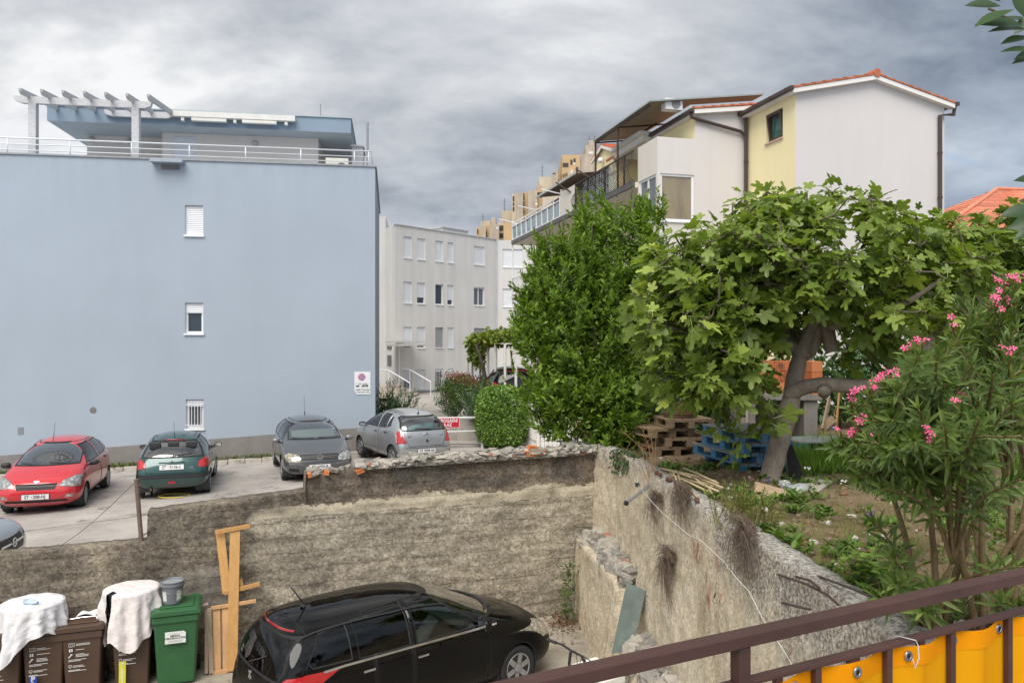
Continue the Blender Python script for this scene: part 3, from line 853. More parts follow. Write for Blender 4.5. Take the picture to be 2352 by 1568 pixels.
	RED, BLU, BLK = mat('sign_red', (.5, .03, .04), .45), mat('sign_blue', (.03, .09, .38), .45), mat('print_black', (.02, .02, .02), .5)
	cz = h*.52; rr = w*.46
	def disc(r, y, m, name):
		mb = MB(); mb.poly([(-.02 + r*math.cos(-2*math.pi*k/32), y, cz + r*math.sin(-2*math.pi*k/32)) for k in range(32)][::-1]); return mb.build(name, m, sg)
	disc(rr, -.0052, RED, 'red_ring'); disc(rr*.82, -.0062, mat('sign_white', (.74, .74, .75), .45), 'white_ring'); disc(rr*.74, -.0072, BLU, 'blue_disc')
	mb = MB()
	for a in (45, -45):
		mb.T = Matrix.Translation((-.02, -.0082, cz)) @ Euler((0, R(a), 0)).to_matrix().to_4x4()
		mb.poly(((-rr*.76, 0 if a > 0 else -.0006, -rr*.15), (rr*.76, 0 if a > 0 else -.0006, -rr*.15), (rr*.76, 0 if a > 0 else -.0006, rr*.15), (-rr*.76, 0 if a > 0 else -.0006, rr*.15)))
	mb.build('white_cross', mat('sign_white', (.74, .74, .75), .45), sg)
	mb = MB()
	for a in (45, -45):
		mb.T = Matrix.Translation((-.02, -.0092, cz)) @ Euler((0, R(a), 0)).to_matrix().to_4x4()
		mb.poly(((-rr*.8, 0 if a > 0 else -.0006, -rr*.08), (rr*.8, 0 if a > 0 else -.0006, -rr*.08), (rr*.8, 0 if a > 0 else -.0006, rr*.08), (-rr*.8, 0 if a > 0 else -.0006, rr*.08)))
	mb.build('red_cross', RED, sg)
	mb = MB(); y = -.0052; zc = -h*.20
	def line(pts, wd):
		for p, q in zip(pts, pts[1:]):
			mb.beam((p[0], y, p[1]), (q[0], y, q[1]), .002, wd)
	line([(-w*.85, zc-h*.15), (w*.72, zc-h*.15), (w*.72, zc+h*.17), (-w*.85, zc+h*.17), (-w*.85, zc-h*.15)], .006)
	line([(-.02, zc-.01), (.18, zc-.01)], .035); line([(.03, zc+.01), (.06, zc+.04), (.12, zc+.04), (.15, zc+.01)], .014)
	line([(-.2, zc-.02), (-.1, zc-.02)], .03); line([(-.14, zc-.01), (-.06, zc+.06)], .014); line([(-.06, zc+.06), (-.04, zc)], .008)
	for x in (.02, .14, -.17): mb.lathe([(.001, 0), (.018, 0), (.018, -.002), (.001, -.002)], (x, y+.001, zc-.028), 12, axis='y')
	mb.build('tow_symbol', BLK, sg)
	text_mesh('OSIM STANARA', .062, 'lettering', BLK, sg, Matrix.Translation((.01, -.0055, -h*.60)), bold=.0012, sx=1.05)
	text_mesh('Cesta mira 18b', .062, 'lettering', BLK, sg, Matrix.Translation((.01, -.0055, -h*.80)), bold=.0012, sx=1.05)
	# kerb stones and verge in front of the wall
	mb = MB(); n = 44
	for k in range(n):
		xa, xb = -22 + 21.6*k/n, -22 + 21.6*(k+1)/n - .02
		g = (gz(xa)+gz(xb))/2
		mb.box(xa, xb, -.62 + .02*rnd.uniform(-1, 1), -.48, g-.1, g + .13 + rnd.uniform(-.01, .01))
	k_ = mb.build('kerb', mat('kerb_concrete', srgb(178, 172, 162), .9, .2, 5, .12, 40, .4, 50), None, bevel=.01)
	k_.location = (*B.O, 0); k_.rotation_euler.z = B.rz; tag(k_, kind='structure')
	mb = MB(); mb.grid(lambda u, v: (-22 + 21.7*u, -.49 + .46*v, gz(-22+21.7*u) + .05 + .02*noise.noise(Vector((u*90, v*4, 0)))), 90, 6)
	s_ = mb.build('verge', m_soil(), None, smooth=True); s_.location = (*B.O, 0); s_.rotation_euler.z = B.rz; tag(s_, kind='structure')
	return B

# ================================================================== grey block behind
def grey_block():
	G = Frame(-7.52, 49.5, .649, .761)
	root = thing('apartment_block', 'grey rendered block of flats with white shutters beyond the parked cars', 'building', (*G.O, 0), G.rz)
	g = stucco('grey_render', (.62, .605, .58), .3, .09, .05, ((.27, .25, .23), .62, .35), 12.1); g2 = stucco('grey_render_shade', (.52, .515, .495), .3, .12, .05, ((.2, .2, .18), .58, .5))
	zt = G.on(908, 516)[1]
	Lc = G.on(1140, 700)[0]
	cols = [(277, 327), (360, 410), (472, 520), (546, 582), (708, 773)]
	P = lambda c: 823 + .375*c
	holes = {}
	for i, (a, b) in enumerate(cols):
		xa, xb = G.on(P(a), 600)[0], G.on(P(b), 600)[0]
		for r in range(4):
			if r == 3:
				z1, z0 = 2.62, 1.36
			else:
				z1 = 11.36 - 2.95*r; z0 = z1 - (1.40 if i < 4 else 1.32)
			holes[(i, r)] = (xa, xb, z0, z1)
	mb = MB()
	mb.sheet(0, Lc, .5, zt, list(holes.values()), .16)
	xr0, xr1 = G.on(1018, 540)[0], G.on(1075, 540)[0]
	mb.box(xr0, xr1, .02, 3, zt, zt+.28)
	bx, by = -1.36, 1.55        # the narrow face that turns back to the left
	Dx = Frame(*G.world(Lc, 0)[:2], 1, .16)
	def loc(v): 
		d = Vector((v[0]-G.O[0], v[1]-G.O[1])); return d.x*G.d[0] + d.y*G.d[1], d.x*G.n[0] + d.y*G.n[1]
	e = loc(Dx.world(8, 0)); e2 = loc(Dx.world(8, 10))
	l = G.on(885, 600, 0)[0]
	# left face as seen at px 885..908
	k = (885-CX)/F
	q = None
	for t_ in np.linspace(.2, 5, 400):
		wx, wy = G.O[0] - .5*t_, G.O[1] + .866*t_
		if abs(wx/wy - k) < .0004: q = (wx, wy); break
	ql = loc(q)
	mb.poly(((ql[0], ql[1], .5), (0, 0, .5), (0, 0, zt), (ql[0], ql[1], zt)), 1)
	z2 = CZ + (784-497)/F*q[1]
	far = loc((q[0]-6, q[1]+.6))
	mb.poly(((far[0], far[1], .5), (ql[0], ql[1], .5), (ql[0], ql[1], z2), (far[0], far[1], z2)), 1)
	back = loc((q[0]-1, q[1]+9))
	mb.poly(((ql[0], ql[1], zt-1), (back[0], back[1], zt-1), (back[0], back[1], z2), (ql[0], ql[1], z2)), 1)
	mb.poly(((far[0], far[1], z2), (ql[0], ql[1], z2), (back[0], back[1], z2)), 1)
	dh = []
	for r in range(3):
		z1 = 11.36 - 2.95*r; xa = Dx.on(P(885), 600)[0]; dh.append((xa, xa+1.5, z1-1.35, z1))
	TD = Matrix.Translation((*loc(Dx.O), 0)) @ Matrix.Rotation(Dx.rz - G.rz, 4, 'Z')
	mb.T = TD; mb.sheet(0, 8, .5, zt, dh, .16); mb.T = None
	mb.poly(((0, 0, zt), (Lc, 0, zt), (e[0], e[1], zt), (e2[0], e2[1], zt), (back[0], back[1], zt), (ql[0], ql[1], zt)))
	mb.poly(((e[0], e[1], .5), (e2[0], e2[1], .5), (e2[0], e2[1], zt), (e[0], e[1], zt)))
	mb.build('wall', [g, g2], root)
	mb = MB(); mb.tube([(Lc, -.03, 1), (Lc, -.03, zt)], .05, 6); mb.build('downpipe', mat('pipe_grey', (.45, .46, .47), .5), root)
	mb = MB(); mb.box(-.05, Lc+.05, -.06, .2, zt, zt+.06); mb.box(xr0-.1, xr1+.1, -.05, 3.1, zt+.281, zt+.36); mb.build('coping', mat('coping_grey2', (.40, .41, .41), .6), root)
	mb = MB(); mb.box(0, Lc, -.03, 0, .6, 1.22); mb.build('plinth', mat('plinth_dark', (.20, .20, .21), .9), root)
	state = {(0,0):1,(1,0):1,(2,0):1,(3,0):1,(4,0):1,(0,1):1,(1,1):.68,(2,1):0,(3,1):.72,(4,1):.05,(0,2):.9,(1,2):.86,(2,2):1,(3,2):.97,(4,2):1,(0,3):.5,(1,3):1,(2,3):.1,(3,3):.4,(4,3):1}
	for (i, r), (a, b, c, d) in holes.items():
		make_window(root, I4, a, b, c, d, .16, state[(i, r)], bars=5 if r == 3 else 0, shutter=SHUTTER_GREY if (i, r) in ((2, 2), (4, 2)) else SHUTTER,
					mull=1 if (i, r) == (4, 1) else 0, pane=CURTAINED if (i, r) == (4, 1) else GLASS)
	for a, b, c, d in dh: make_window(root, TD, a, b, c, d, .16, 1.0 if c > 5 else .5)
	# entrance: canopy, steps, handrails
	mb = MB(); mb.box(-2.2, 1.3, -1.6, -.05, 4.42, 4.52); mb.box(-2.2, 1.3, -1.62, -1.5, 4.22, 4.34); mb.build('entrance_canopy', mat('canopy_white', (.55, .54, .51), .6, .2, 3), root)
	mb = MB(); mb.tube([(.28, -.05, 1.1), (.28, -.05, 4.4)], .05, 6); mb.build('downpipe', WHITE_METAL, root)
	mb = MB()
	for k in range(4):
		mb.lathe([(.01, 1.05), (1.9-.38*k, 1.05), (1.9-.38*k, 1.05+.17*(k+1)), (.01, 1.05+.17*(k+1))], (-.9, -.4, 0), 28)
	mb.build('steps', mat('step_stone', (.44, .38, .32), .85, .2, 4), root)
	for x in (-1.4, .35):
		mb = MB(); mb.tube([(x, -.2, 2.75), (x+.1, -.9, 2.7), (x+.5, -2.4, 1.95)], .035, 6); mb.tube([(x+.1, -.9, 1.1), (x+.1, -.9, 2.7)], .025, 6); mb.tube([(x+.5, -2.4, 1.05), (x+.5, -2.4, 1.95)], .025, 6)
		mb.build('handrail', WHITE_METAL, root)
	mb = MB(); mb.T = Matrix.Translation((ql[0]*.5, ql[1]*.5, 0)) @ Matrix.Rotation(math.atan2(-ql[1], -ql[0]), 4, 'Z')
	mb.box(-.45, .25, -.06, -.001, 4.0, 4.25); mb.box(-.45, .2, -.05, -.001, 2.9, 3.6); mb.build('notice_board', mat('board_dark', (.08, .085, .09), .4, .3, 5), root)
	return G

# ================================================================== tower blocks on the skyline
def towers():
	OR = stucco('tower_orange', (.50, .35, .19), .1, .08, .08); TAN = stucco('tower_concrete', (.42, .35, .28), .1, .2, .15); BEI = stucco('tower_beige', (.50, .43, .32), .1, .1, .1)
	DK = mat('tower_recess', (.05, .045, .04), .8); WH = mat('tower_blind', (.6, .6, .58), .6)
	def P(x, y): return 1058.4 + .1875*x, 294 + .1875*y
	Y0 = 150.0
	def block(parent, name, x0, x1, ytop, ybot, m, yo=0, depth=14):
		a = at(*P(x0, ytop), Y0+yo); b = at(*P(x1, ybot), Y0+yo)
		mb = MB(); mb.box(a.x, b.x, Y0+yo, Y0+yo+depth, 1, a.z); return mb.build(name, m, parent)
	def opening(parent, x0, x1, y0, y1, yo, m=DK):
		a = at(*P(x0, y0), Y0+yo); b = at(*P(x1, y1), Y0+yo)
		mb = MB(); mb.box(a.x, b.x, Y0+yo-.06, Y0+yo+.03, b.z, a.z); mb.build('window', m, parent)
	def mast(parent, x, y0, y1, yo):
		a = at(*P(x, y0), Y0+yo); b = at(*P(x, y1), Y0+yo)
		mb = MB(); mb.tube([(a.x, a.y, a.z), (a.x, a.y, b.z)], .07, 6)
		for k in range(3): mb.tube([(a.x-.4+.1*k, a.y, a.z-.7*k-.6), (a.x+.4-.1*k, a.y, a.z-.7*k-.6)], .03, 4)
		mb.build('antenna', mat('mast_dark', (.12, .12, .13), .5), parent)
	specs = [
	 ('low orange and tan tower block behind the grey flats', [(190,245,1215,1370,OR,0),(243,306,1200,1370,TAN,-1),(304,356,1190,1370,OR,0),(354,470,1180,1370,TAN,-1),(455,530,1170,1370,BEI,1),(524,626,1165,1370,OR,-2),(245,365,1135,1210,BEI,3),(370,428,1097,1200,TAN,2),(468,526,1118,1180,TAN,2),(503,628,1010,1180,BEI,4)],
	  [(460,522,1195,1255,1),(460,522,1290,1345,1),(200,215,1240,1300,0),(312,324,1270,1340,0),(435,460,1215,1240,-1,1)], [(270,1050,1150),(535,865,1020)]),
	 ('stepped tan and orange tower block with balconies beside the white glass balcony', [(628,690,810,1370,BEI,0),(688,765,790,1370,TAN,-1),(760,822,790,1370,OR,0),(820,935,768,1370,TAN,-1)],
	  [(636,655,835,900,0),(636,655,915,950,0),(636,655,965,1020,0),(765,780,800,880,0),(765,780,900,985,0),(765,780,1010,1050,0),(912,940,920,948,-1,1)], []),
	 ('middle tan tower block with chimney and tall antenna on its roof', [(928,1000,745,1370,OR,0),(1000,1240,735,1370,BEI,-1),(960,1120,600,745,BEI,2),(1120,1188,548,745,TAN,1),(1188,1240,625,745,TAN,2),(930,990,700,745,TAN,1)],
	  [(935,1000,790,850,0),(1130,1160,552,565,1)], [(997,450,600)]),
	 ('topmost orange tower block with open loggias against the sky', [(1242,1460,330,1370,OR,0),(1458,1680,322,1370,TAN,.5),(1528,1650,215,335,TAN,3),(1565,1640,152,240,TAN,4)],
	  [(1248,1318,430,480,0),(1342,1368,390,450,0),(1380,1406,375,420,0),(1380,1400,425,455,0,1),(1345,1372,515,560,0,1),(1248,1262,570,610,0),(1270,1284,560,600,0),(1292,1306,550,590,0),(1410,1440,480,560,0),(1565,1620,290,320,3,1)], [(1575,100,152),(1638,100,152)])]
	for label, blocks, ops, masts in specs:
		c = at(*P((blocks[0][0]+blocks[0][1])/2, 1300), Y0)
		root = thing('tower_block', label, 'building', (0, 0, 0))
		for b in blocks: block(root, 'wall', b[0], b[1], b[2], b[3], b[4], b[5])
		for o in ops: opening(root, *o[:5], m=(WH if len(o) > 5 else DK))
		for x, y0, y1 in masts: mast(root, x, y0, y1, 2)

# ================================================================== terraced house on the right
def tile_slope(mb, x0, z0, x1, z1, y0, y1, rows, m=0, wave=True):
	"""courses of roof tiles climbing from the eave (x0,z0) to the ridge (x1,z1), along y"""
	dx, dz = (x1-x0)/rows, (z1-z0)/rows
	L = math.hypot(dx, dz); nx, nz = -dz/L, dx/L
	if nz < 0: nx, nz = -nx, -nz
	for k in range(rows):
		a = (x0+dx*k, z0+dz*k); b = (a[0]+dx*1.12, a[1]+dz*1.12)
		n = max(1, int((y1-y0)/.12)) if wave else 1
		t0, t1 = .075, .03
		pa, pb = [], []
		for j in range(n+1):
			y = y0 + (y1-y0)*j/n
			s = (.025 if (j % 2) else 0.0) if wave else 0
			pa.append(mb.v((a[0]+nx*(t0+s), y, a[1]+nz*(t0+s)))); pb.append(mb.v((b[0]+nx*(t1+s), y, b[1]+nz*(t1+s))))
		ba = [mb.v((a[0], y0, a[1])), mb.v((a[0], y1, a[1]))]; bb = [mb.v((b[0], y0, b[1])), mb.v((b[0], y1, b[1]))]
		for j in range(n): mb.f((pa[j], pa[j+1], pb[j+1], pb[j]), m)
		mb.f([*pa[::-1], ba[0], ba[1]], m); mb.f((pa[0], pb[0], bb[0], ba[0]), m); mb.f((pa[-1], ba[1], bb[1], pb[-1]), m)

def right_house():
	H = Frame(8.45, 22.89, .966, .257)
	root = thing('terraced_house', 'cream and yellow terraced house with red tiled roof and long balconies', 'building', (*H.O, 0), H.rz)
	white = stucco('lilac_white_render', (.62, .585, .565), .3, .03, .03); yel = stucco('yellow_render', (.84, .74, .44), .3, .03, .04); cream = stucco('cream_white_render', (.68, .63, .56), .3, .05, .04)
	beige = stucco('beige_render', (.72, .63, .49), .3, .05, .05)
	TILE = mat('red_roof_tile', (.44, .13, .06), .8, .25, 5, .15, 25, .3, 40, island=.15)
	BR = mat('brown_gutter', (.055, .036, .032), .45, .15, 8)
	SOF = mat('white_verge', (.74, .71, .66), .6, .05, 4)
	ez = 12.0; az = 12.62; W = 5.40; xr = W/2
	mb = MB()
	# gable front of the near block
	mb.poly(((0, 0, 1), (W, 0, 1), (W, 0, ez-.08), (xr, 0, az-.06), (0, 0, ez-.04)))
	mb.poly(((W, 0, 1), (W, 18, 1), (W, 18, ez), (W, 0, ez-.08))); mb.poly(((W, 18, 1), (0, 18, 1), (0, 18, ez), (xr, 18, az), (W, 18, ez)))
	ya, zwt = H.onx(1760, 246); yb, zwb = H.onx(1797, 330); yb = H.onx(1798, 250)[0]
	w1 = (-ya, -yb, zwb + .12, H.onx(1779, 246)[1])
	w1 = (-ya, -yb, H.onx(1779, 323)[1], H.onx(1779, 256)[1])
	w2 = (w1[0], w1[1], w1[2]-2.95, w1[3]-2.95); w3 = (w1[0], w1[1], w1[2]-5.9, w1[3]-5.9)
	mb.T = SIDE; mb.sheet(-2.64, 0, 1, ez, [w1, w2, w3], .16, 1); mb.T = None
	# lower wing: front wall, parapet, attic
	xc = H.on(1510, 400, 2.63)[0]; xa = H.on(1597, 280, 2.63)[0]
	zp = H.on(1510, 315, 2.63)[1]; zs = 9.90
	gl = (H.on(1517, 400, 2.63)[0], H.on(1594, 400, 2.63)[0], H.on(1555, 508, 2.63)[1], H.on(1555, 400, 2.63)[1])
	gl2 = (gl[0], gl[1], gl[2]-2.95, gl[3]-2.95)
	T2 = Matrix.Translation((0, 2.63, 0))
	mb.T = T2; mb.sheet(xc, 0, 1, zp, [gl, gl2], .10, 0); mb.sheet(xa, 0, zp, 11.86, [], .1, 0); mb.T = None
	mb.poly(((xa, 2.63, 11.86), (0, 2.63, 11.86), (0, 2.63, 12.30), (xa, 2.63, 11.97)))
	# attic side wall (yellow), attic back
	mb.poly(((xa, 5.46, zs), (xa, 2.63, zs), (xa, 2.63, 11.93), (xa, 5.46, 11.93)), 1)
	mb.poly(((0, 5.46, zs), (xa, 5.46, zs), (xa, 5.46, 11.93), (0, 5.46, 12.3)), 1)
	# side of the corner room with its window band
	yE = H.onx(1465, 380, xc)[0]
	sw = (-(yE-.08), -2.75, gl[2], gl[3]); sw2 = (sw[0], sw[1], sw[2]-2.95, sw[3]-2.95)
	mb.T = Matrix.Translation((xc, 0, 0)) @ SIDE; mb.sheet(-yE, -2.63, 1, zp, [sw, sw2], .10, 2); mb.T = None
	mb.poly(((0, yE, 1), (xc, yE, 1), (xc, yE, zp), (0, yE, zp)), 2)
	mb.box(xc+.13, xa, 2.76, yE-.01, 9.7, 9.9, 2)
	mb.poly(((xc+.12, yE, zs), (xc+.12, 2.75, zs), (xc+.12, 2.75, zp), (xc+.12, yE, zp)), 2); mb.poly(((xc+.12, 2.75, zs), (xa, 2.75, zs), (xa, 2.75, zp), (xc+.12, 2.75, zp)), 2)
	mb.box(xc, xa-.001, 2.63, 2.75, zp, zp+.02, 2); mb.box(xc, xc+.12, 2.75, yE, zp, zp+.02, 2)
	# recessed long side behind the balconies, and the far end
	xs = -2.05; yL = 20.1
	mb.poly(((xs, yL, 1), (xs, yE, 1), (xs, yE, 9.7), (xs, yL, 9.7)), 3)
	mb.poly(((-.9, yL, zs), (-.9, 5.46, zs), (-.9, 5.46, 12.3), (-.9, yL, 12.3)), 1)
	mb.poly(((0, yL, 1), (xs, yL, 1), (xs, yL, 11.2), (0, yL, 11.2)), 2)
	mb.build('wall', [white, yel, cream, beige], root)
	# balcony slabs with their dark fascia, balcony by balcony
	for i, z in enumerate((9.72, 6.77, 3.82)):
		mb = MB(); mb.box(-3.32, xs-.002, yE+.01, yL+.1, z, z+.18); mb.box(-3.40, -3.32, yE+.01, yL+.15, z+.03, z+.22, 1)
		mb.build('balcony_slab', [cream, mat('slab_edge', (.11, .10, .10), .6, .3, 4) if i == 0 else cream], root)
	# windows
	for w in (w1, w2, w3):
		make_window(root, SIDE, *w, .16, 0, frame=mat('brown_frame', (.06, .035, .03), .45), pane=mat('green_glass', (.05, .12, .10), .04, spec=.8), sill=False, fw=.09)
	mb = MB(); mb.T = SIDE @ Matrix.Translation((w1[0]+.06, .10, w1[2]+.05)) @ Matrix.Rotation(R(9), 4, 'X')
	ww, hh = w1[1]-w1[0]-.12, w1[3]-w1[2]-.08
	mb.box(0, .07, -.02, .02, 0, hh); mb.box(ww-.07, ww, -.02, .02, 0, hh); mb.box(.07, ww-.07, -.02, .02, 0, .07); mb.box(.07, ww-.07, -.02, .02, hh-.07, hh)
	mb.build('open_sash', mat('brown_frame', (.06, .035, .03), .45), root)
	SILLM = mat('pink_sill', (.52, .36, .30), .6)
	mb = MB(); mb.T = SIDE
	for w in (w1, w2, w3): mb.box(w[0]-.03, w[1]+.03, -.06, .1, w[2]-.05, w[2]-.002)
	mb.build('window_sill', SILLM, root)
	yroom = mat('yellow_curtain_glass', (.24, .19, .11), .05, .3, 1.2, spec=1.0, stretch=(2, 2, .6))  # opaque pane in the tan of the yellow curtain
	for g_ in (gl, gl2):
		make_window(root, T2, *g_, .10, 0, pane=yroom, sill=True, fw=.07)
		mb = MB(); mb.T = T2; zc = g_[3]-.04
	for s_ in (sw, sw2):
		make_window(root, Matrix.Translation((xc, 0, 0)) @ SIDE, *s_, .10, 0, pane=CURTAINED, mull=1, fw=.07)
	# dim windows and doors behind the balconies, with shutters
	TX = Matrix.Translation((xs, 0, 0)) @ SIDE
	for z in (7.0, 4.05):
		for y in (5.0, 8.5, 12, 15.5, 18.5):
			make_window(root, TX, -y-1.0, -y+.2, z, z+2.05, -.0 + .02, .6 if y in (8.5, 15.5) else .0, frame=mat('brown_frame', (.06, .035, .03), .45), shutter=mat('dark_shutter', (.10, .07, .06), .5), sill=False)
	TA = Matrix.Translation((-.9, 0, 0)) @ SIDE
	for y in (6.2, 13.5, 16.5): make_window(root, TA, -y-.9, -y, 9.95, 11.9, .02, .0, frame=mat('brown_frame', (.06, .035, .03), .45), sill=False)
	# ---- roofs
	mb = MB()
	tile_slope(mb, -.22, ez-.03, xr, az, -.22, 2.55, 8); tile_slope(mb, W+.22, ez-.03, xr, az, -.22, 18, 9)
	tile_slope(mb, xa-.14, 11.98, xr, az+.02, 2.40, 10, 14)
	tile_slope(mb, -1.2, 12.1, xr, az+.02, 10, 20.3, 12)
	for y in np.arange(-.24, 18, .36):
		mb.T = Matrix.Translation((xr, y, az+.02)); mb.tube([(0, 0, .03), (0, .38, .045)], [.13, .12], 10, cap=True); mb.T = None
	mb.build('roof', TILE, root)
	mb = MB()
	mb.prism([(-.22, ez-.17), (xr, az-.14), (W+.22, ez-.17), (W+.22, ez-.035), (xr, az-.005), (-.22, ez-.035)], -.2, -.002)
	mb.prism([(xa-.14, 11.83), (xr, az-.16), (xr, az-.01), (xa-.14, 11.97)], 2.42, 2.628)
	mb.box(-.22, -.002, -.002, 2.55, ez-.15, ez-.05); mb.box(xa-.16, xa-.002, 2.63, 5.5, 11.80, 11.95)
	mb.build('verge_board', SOF, root)
	# gutters and downpipes
	mb = MB()
	def trough(x, y0, y1, z, w=.13): mb.box(x-w, x, y0, y1, z-.11, z); 
	trough(-.222, -.25, 2.62, ez+.02); trough(xa-.162, 2.38, 5.55, 11.98); mb.box(W+.222, W+.35, -.25, 17, ez-.1, ez+.02)
	for y in np.arange(0, 5.6, .8):
		if y < 2.6: mb.box(-.37, -.352, y, y+.03, ez-.09, ez+.02)
	mb.build('gutter', BR, root, bevel=.01)
	mb = MB()
	mb.tube([(-.12, 2.50, ez-.15), (-.10, 2.52, 11.4), (-.10, 2.52, 1)], .06, 10)
	mb.tube([(xa-.22, 2.5, 11.86), (xa-.2, 2.52, 11.74), (xa-.05, 2.53, 11.70), (-.28, 2.53, 11.40), (-.10, 2.52, 11.25)], .055, 8)
	for z in np.arange(2, 11.4, 1.4): mb.lathe([(.075, z), (.075, z+.05)], (-.10, 2.52, 0), 10)
	mb.build('downpipe', BR, root); mb = MB()
	mb.tube([(W+.28, -.12, ez-.1), (W+.26, -.10, ez-.34), (W-.24, -.08, ez-.40), (W-.24, -.08, 1)], .06, 10)
	for z in np.arange(2, 11.4, 1.4): mb.lathe([(.075, z), (.075, z+.05)], (W-.24, -.08, 0), 10)
	mb.build('downpipe', BR, root, smooth=False)
	# ---- top terrace: glazed canopy, posts, white slab, air conditioner, dormer
	yc1 = H.onx(1364, 327, -3.35)[0]; zc = H.onx(1364, 327, -3.35)[1]; yc0 = 2.85
	PAN = NT('canopy_sheet'); PAN.set(PAN.ramp(PAN.noise(2, 3), [(.3, (.13, .12, .105)), (.7, (.20, .185, .155))]), .3, 0, .4); _t = PAN.n('ShaderNodeBsdfTranslucent'); _t.inputs[0].default_value = (.30, .27, .21, 1); _m = PAN.n('ShaderNodeMixShader'); _m.inputs[0].default_value = .55; PAN.link(PAN.bsdf.outputs[0], _m.inputs[1]); PAN.link(_t.outputs[0], _m.inputs[2]); PAN.link(_m.outputs[0], PAN.out.inputs[0]); PAN = PAN.m
	mb = MB()
	def cz_(x): return zc + .02 + (x+3.35)*.136
	def canopy(x0, x1, y0, y1):
		n = 14
		for k in range(n):
			a, b = x0 + (x1-x0)*k/n, x0 + (x1-x0)*(k+1)/n
			mb.poly(((a, y0, cz_(a)), (b, y0, cz_(b)), (b, y1, cz_(b)), (a, y1, cz_(a)))); mb.poly(((a, y0, cz_(a)+.02), (a, y1, cz_(a)+.02), (b, y1, cz_(b)+.02), (b, y0, cz_(b)+.02)))
		mb.poly(((x0, y0, cz_(x0)), (x1, y0, cz_(x1)), (x1, y0, cz_(x1)+.02), (x0, y0, cz_(x0)+.02)))
	canopy(-3.35, -1.6, yc0, yc1); canopy(-1.6, .75, yc0, 3.5)
	cn = mb.build('terrace_canopy', PAN, root)
	mb = MB(); EDG = mat('canopy_trim', (.32, .36, .33), .4, metal=.3)
	mb.beam((-3.36, yc0, cz_(-3.36)+.03), (-3.36, yc1, cz_(-3.36)+.03), .05, .05); mb.beam((-3.36, yc0-.02, cz_(-3.36)+.03), (.75, yc0-.02, cz_(.75)+.03), .04, .05)
	for k in range(5): mb.beam((-2.9+.6*k, yc0-.03, cz_(-2.9+.6*k)+.04), (-2.9+.6*k, yc0+.1, cz_(-2.9+.6*k)+.05), .08, .04)
	mb.build('trim', EDG, cn)
	STEEL = mat('rust_brown_steel', (.06, .03, .025), .6, .25, 8)
	mb = MB()
	mb.beam((-3.3, yc0+.2, cz_(-3.3)-.06), (-3.3, yc1-.02, cz_(-3.3)-.06), .06, .06)
	for y in (yc1-.05, 5.7):
		mb.beam((-3.3, y, 9.9), (-3.3, y, cz_(-3.3)-.03), .06, .06); mb.beam((-3.3, y, cz_(-3.3)-.06), (-1, y, cz_(-1)-.06), .05, .05)
	mb.beam((-1.9, yc0+2.6, cz_(-1.9)-.06), (-1.9, yc1, cz_(-1.9)-.06), .05, .05)
	mb.build('frame', STEEL, cn)
	mb = MB(); mb.box(-2.55, -1.0, 5.5, 8.2, 11.92, 12.06); mb.box(-2.40, -1.0, 5.55, 8.2, 11.7, 11.915); mb.build('eave_slab', SOF, root)
	mb = MB(); yq = 2.95; x0 = H.on(1529, 255, yq)[0]; x1 = H.on(1568, 255, yq)[0]; z0, z1 = 12.08, 12.44
	mb.box(x0, x1, yq, yq+.32, z0, z1); mb.lathe([(.01, 0), (.15, 0), (.15, -.02), (.04, -.02), (.03, -.01), (.01, -.01)], ((x0+x1)/2+.06, yq-.005, (z0+z1)/2), 20, 1, 'y')
	mb.build('air_conditioner', [WHITE, mat('ac_grille', (.22, .22, .22), .5)], root)
	yd0, yd1 = 9.3, 11.25
	mb = MB(); xd = -2.0
	mb.poly(((xd, yd1, 9.9), (xd, yd0, 9.9), (xd, yd0, 12.35), (xd, (yd0+yd1)/2, 12.72), (xd, yd1, 12.35)))
	mb.poly(((xd, yd0, 9.9), (-.9, yd0, 9.9), (-.9, yd0, 12.35), (xd, yd0, 12.35)))
	mb.poly(((xd, yd1, 9.9), (-.9, yd1, 9.9), (-.9, yd1, 12.35), (xd, yd1, 12.35)))
	d_ = mb.build('dormer', yel, root)
	mb = MB(); mb.T = Matrix(((0, 1, 0, 0), (1, 0, 0, 0), (0, 0, 1, 0), (0, 0, 0, 1)))
	ym = (yd0+yd1)/2
	tile_slope(mb, yd0-.2, 12.32, ym, 12.75, xd-.15, .5, 4); tile_slope(mb, yd1+.2, 12.32, ym, 12.75, xd-.15, .5, 4)
	mb.build('dormer_roof', mat('orange_tile', (.58, .17, .08), .8, .2, 6, island=.15), d_)
	mb = MB(); mb.beam((xd-.12, yd0-.2, 12.26), (xd-.12, ym, 12.68), .06, .12); mb.beam((xd-.12, yd1+.2, 12.26), (xd-.12, ym, 12.68), .06, .12); mb.build('barge_board', SOF, d_)
	mb = MB(); mb.lathe([(.005, -.13), (.09, -.09), (.13, 0), (.09, .09), (.005, .13)], (xd-.16, ym, 12.1), 14); mb.build('globe_lamp', WHITE, d_, smooth=True)
	make_window(d_, Matrix.Translation((xd, 0, 0)) @ SIDE, -ym-.55, -ym+.55, 10.2, 11.75, .02, .0, frame=mat('brown_frame', (.06, .035, .03), .45), pane=mat('dark_shutter', (.10, .07, .06), .5), sill=False)
	# ---- railings
	BLK = mat('wrought_iron', (.035, .025, .022), .5, .2, 9)
	xi = -3.36; y1_, y0_ = H.onx(1322, 400, xi)[0], yE+.05
	mb = MB(); n = 44
	for k in range(n+1):
		y = y0_ + (y1_-y0_)*k/n
		pts = [(xi, y, 9.95), (xi-.14, y, 10.08), (xi-.20, y, 10.25), (xi-.14, y, 10.45), (xi-.03, y, 10.62), (xi, y, 10.95)]
		mb.tube(pts, .011, 5)
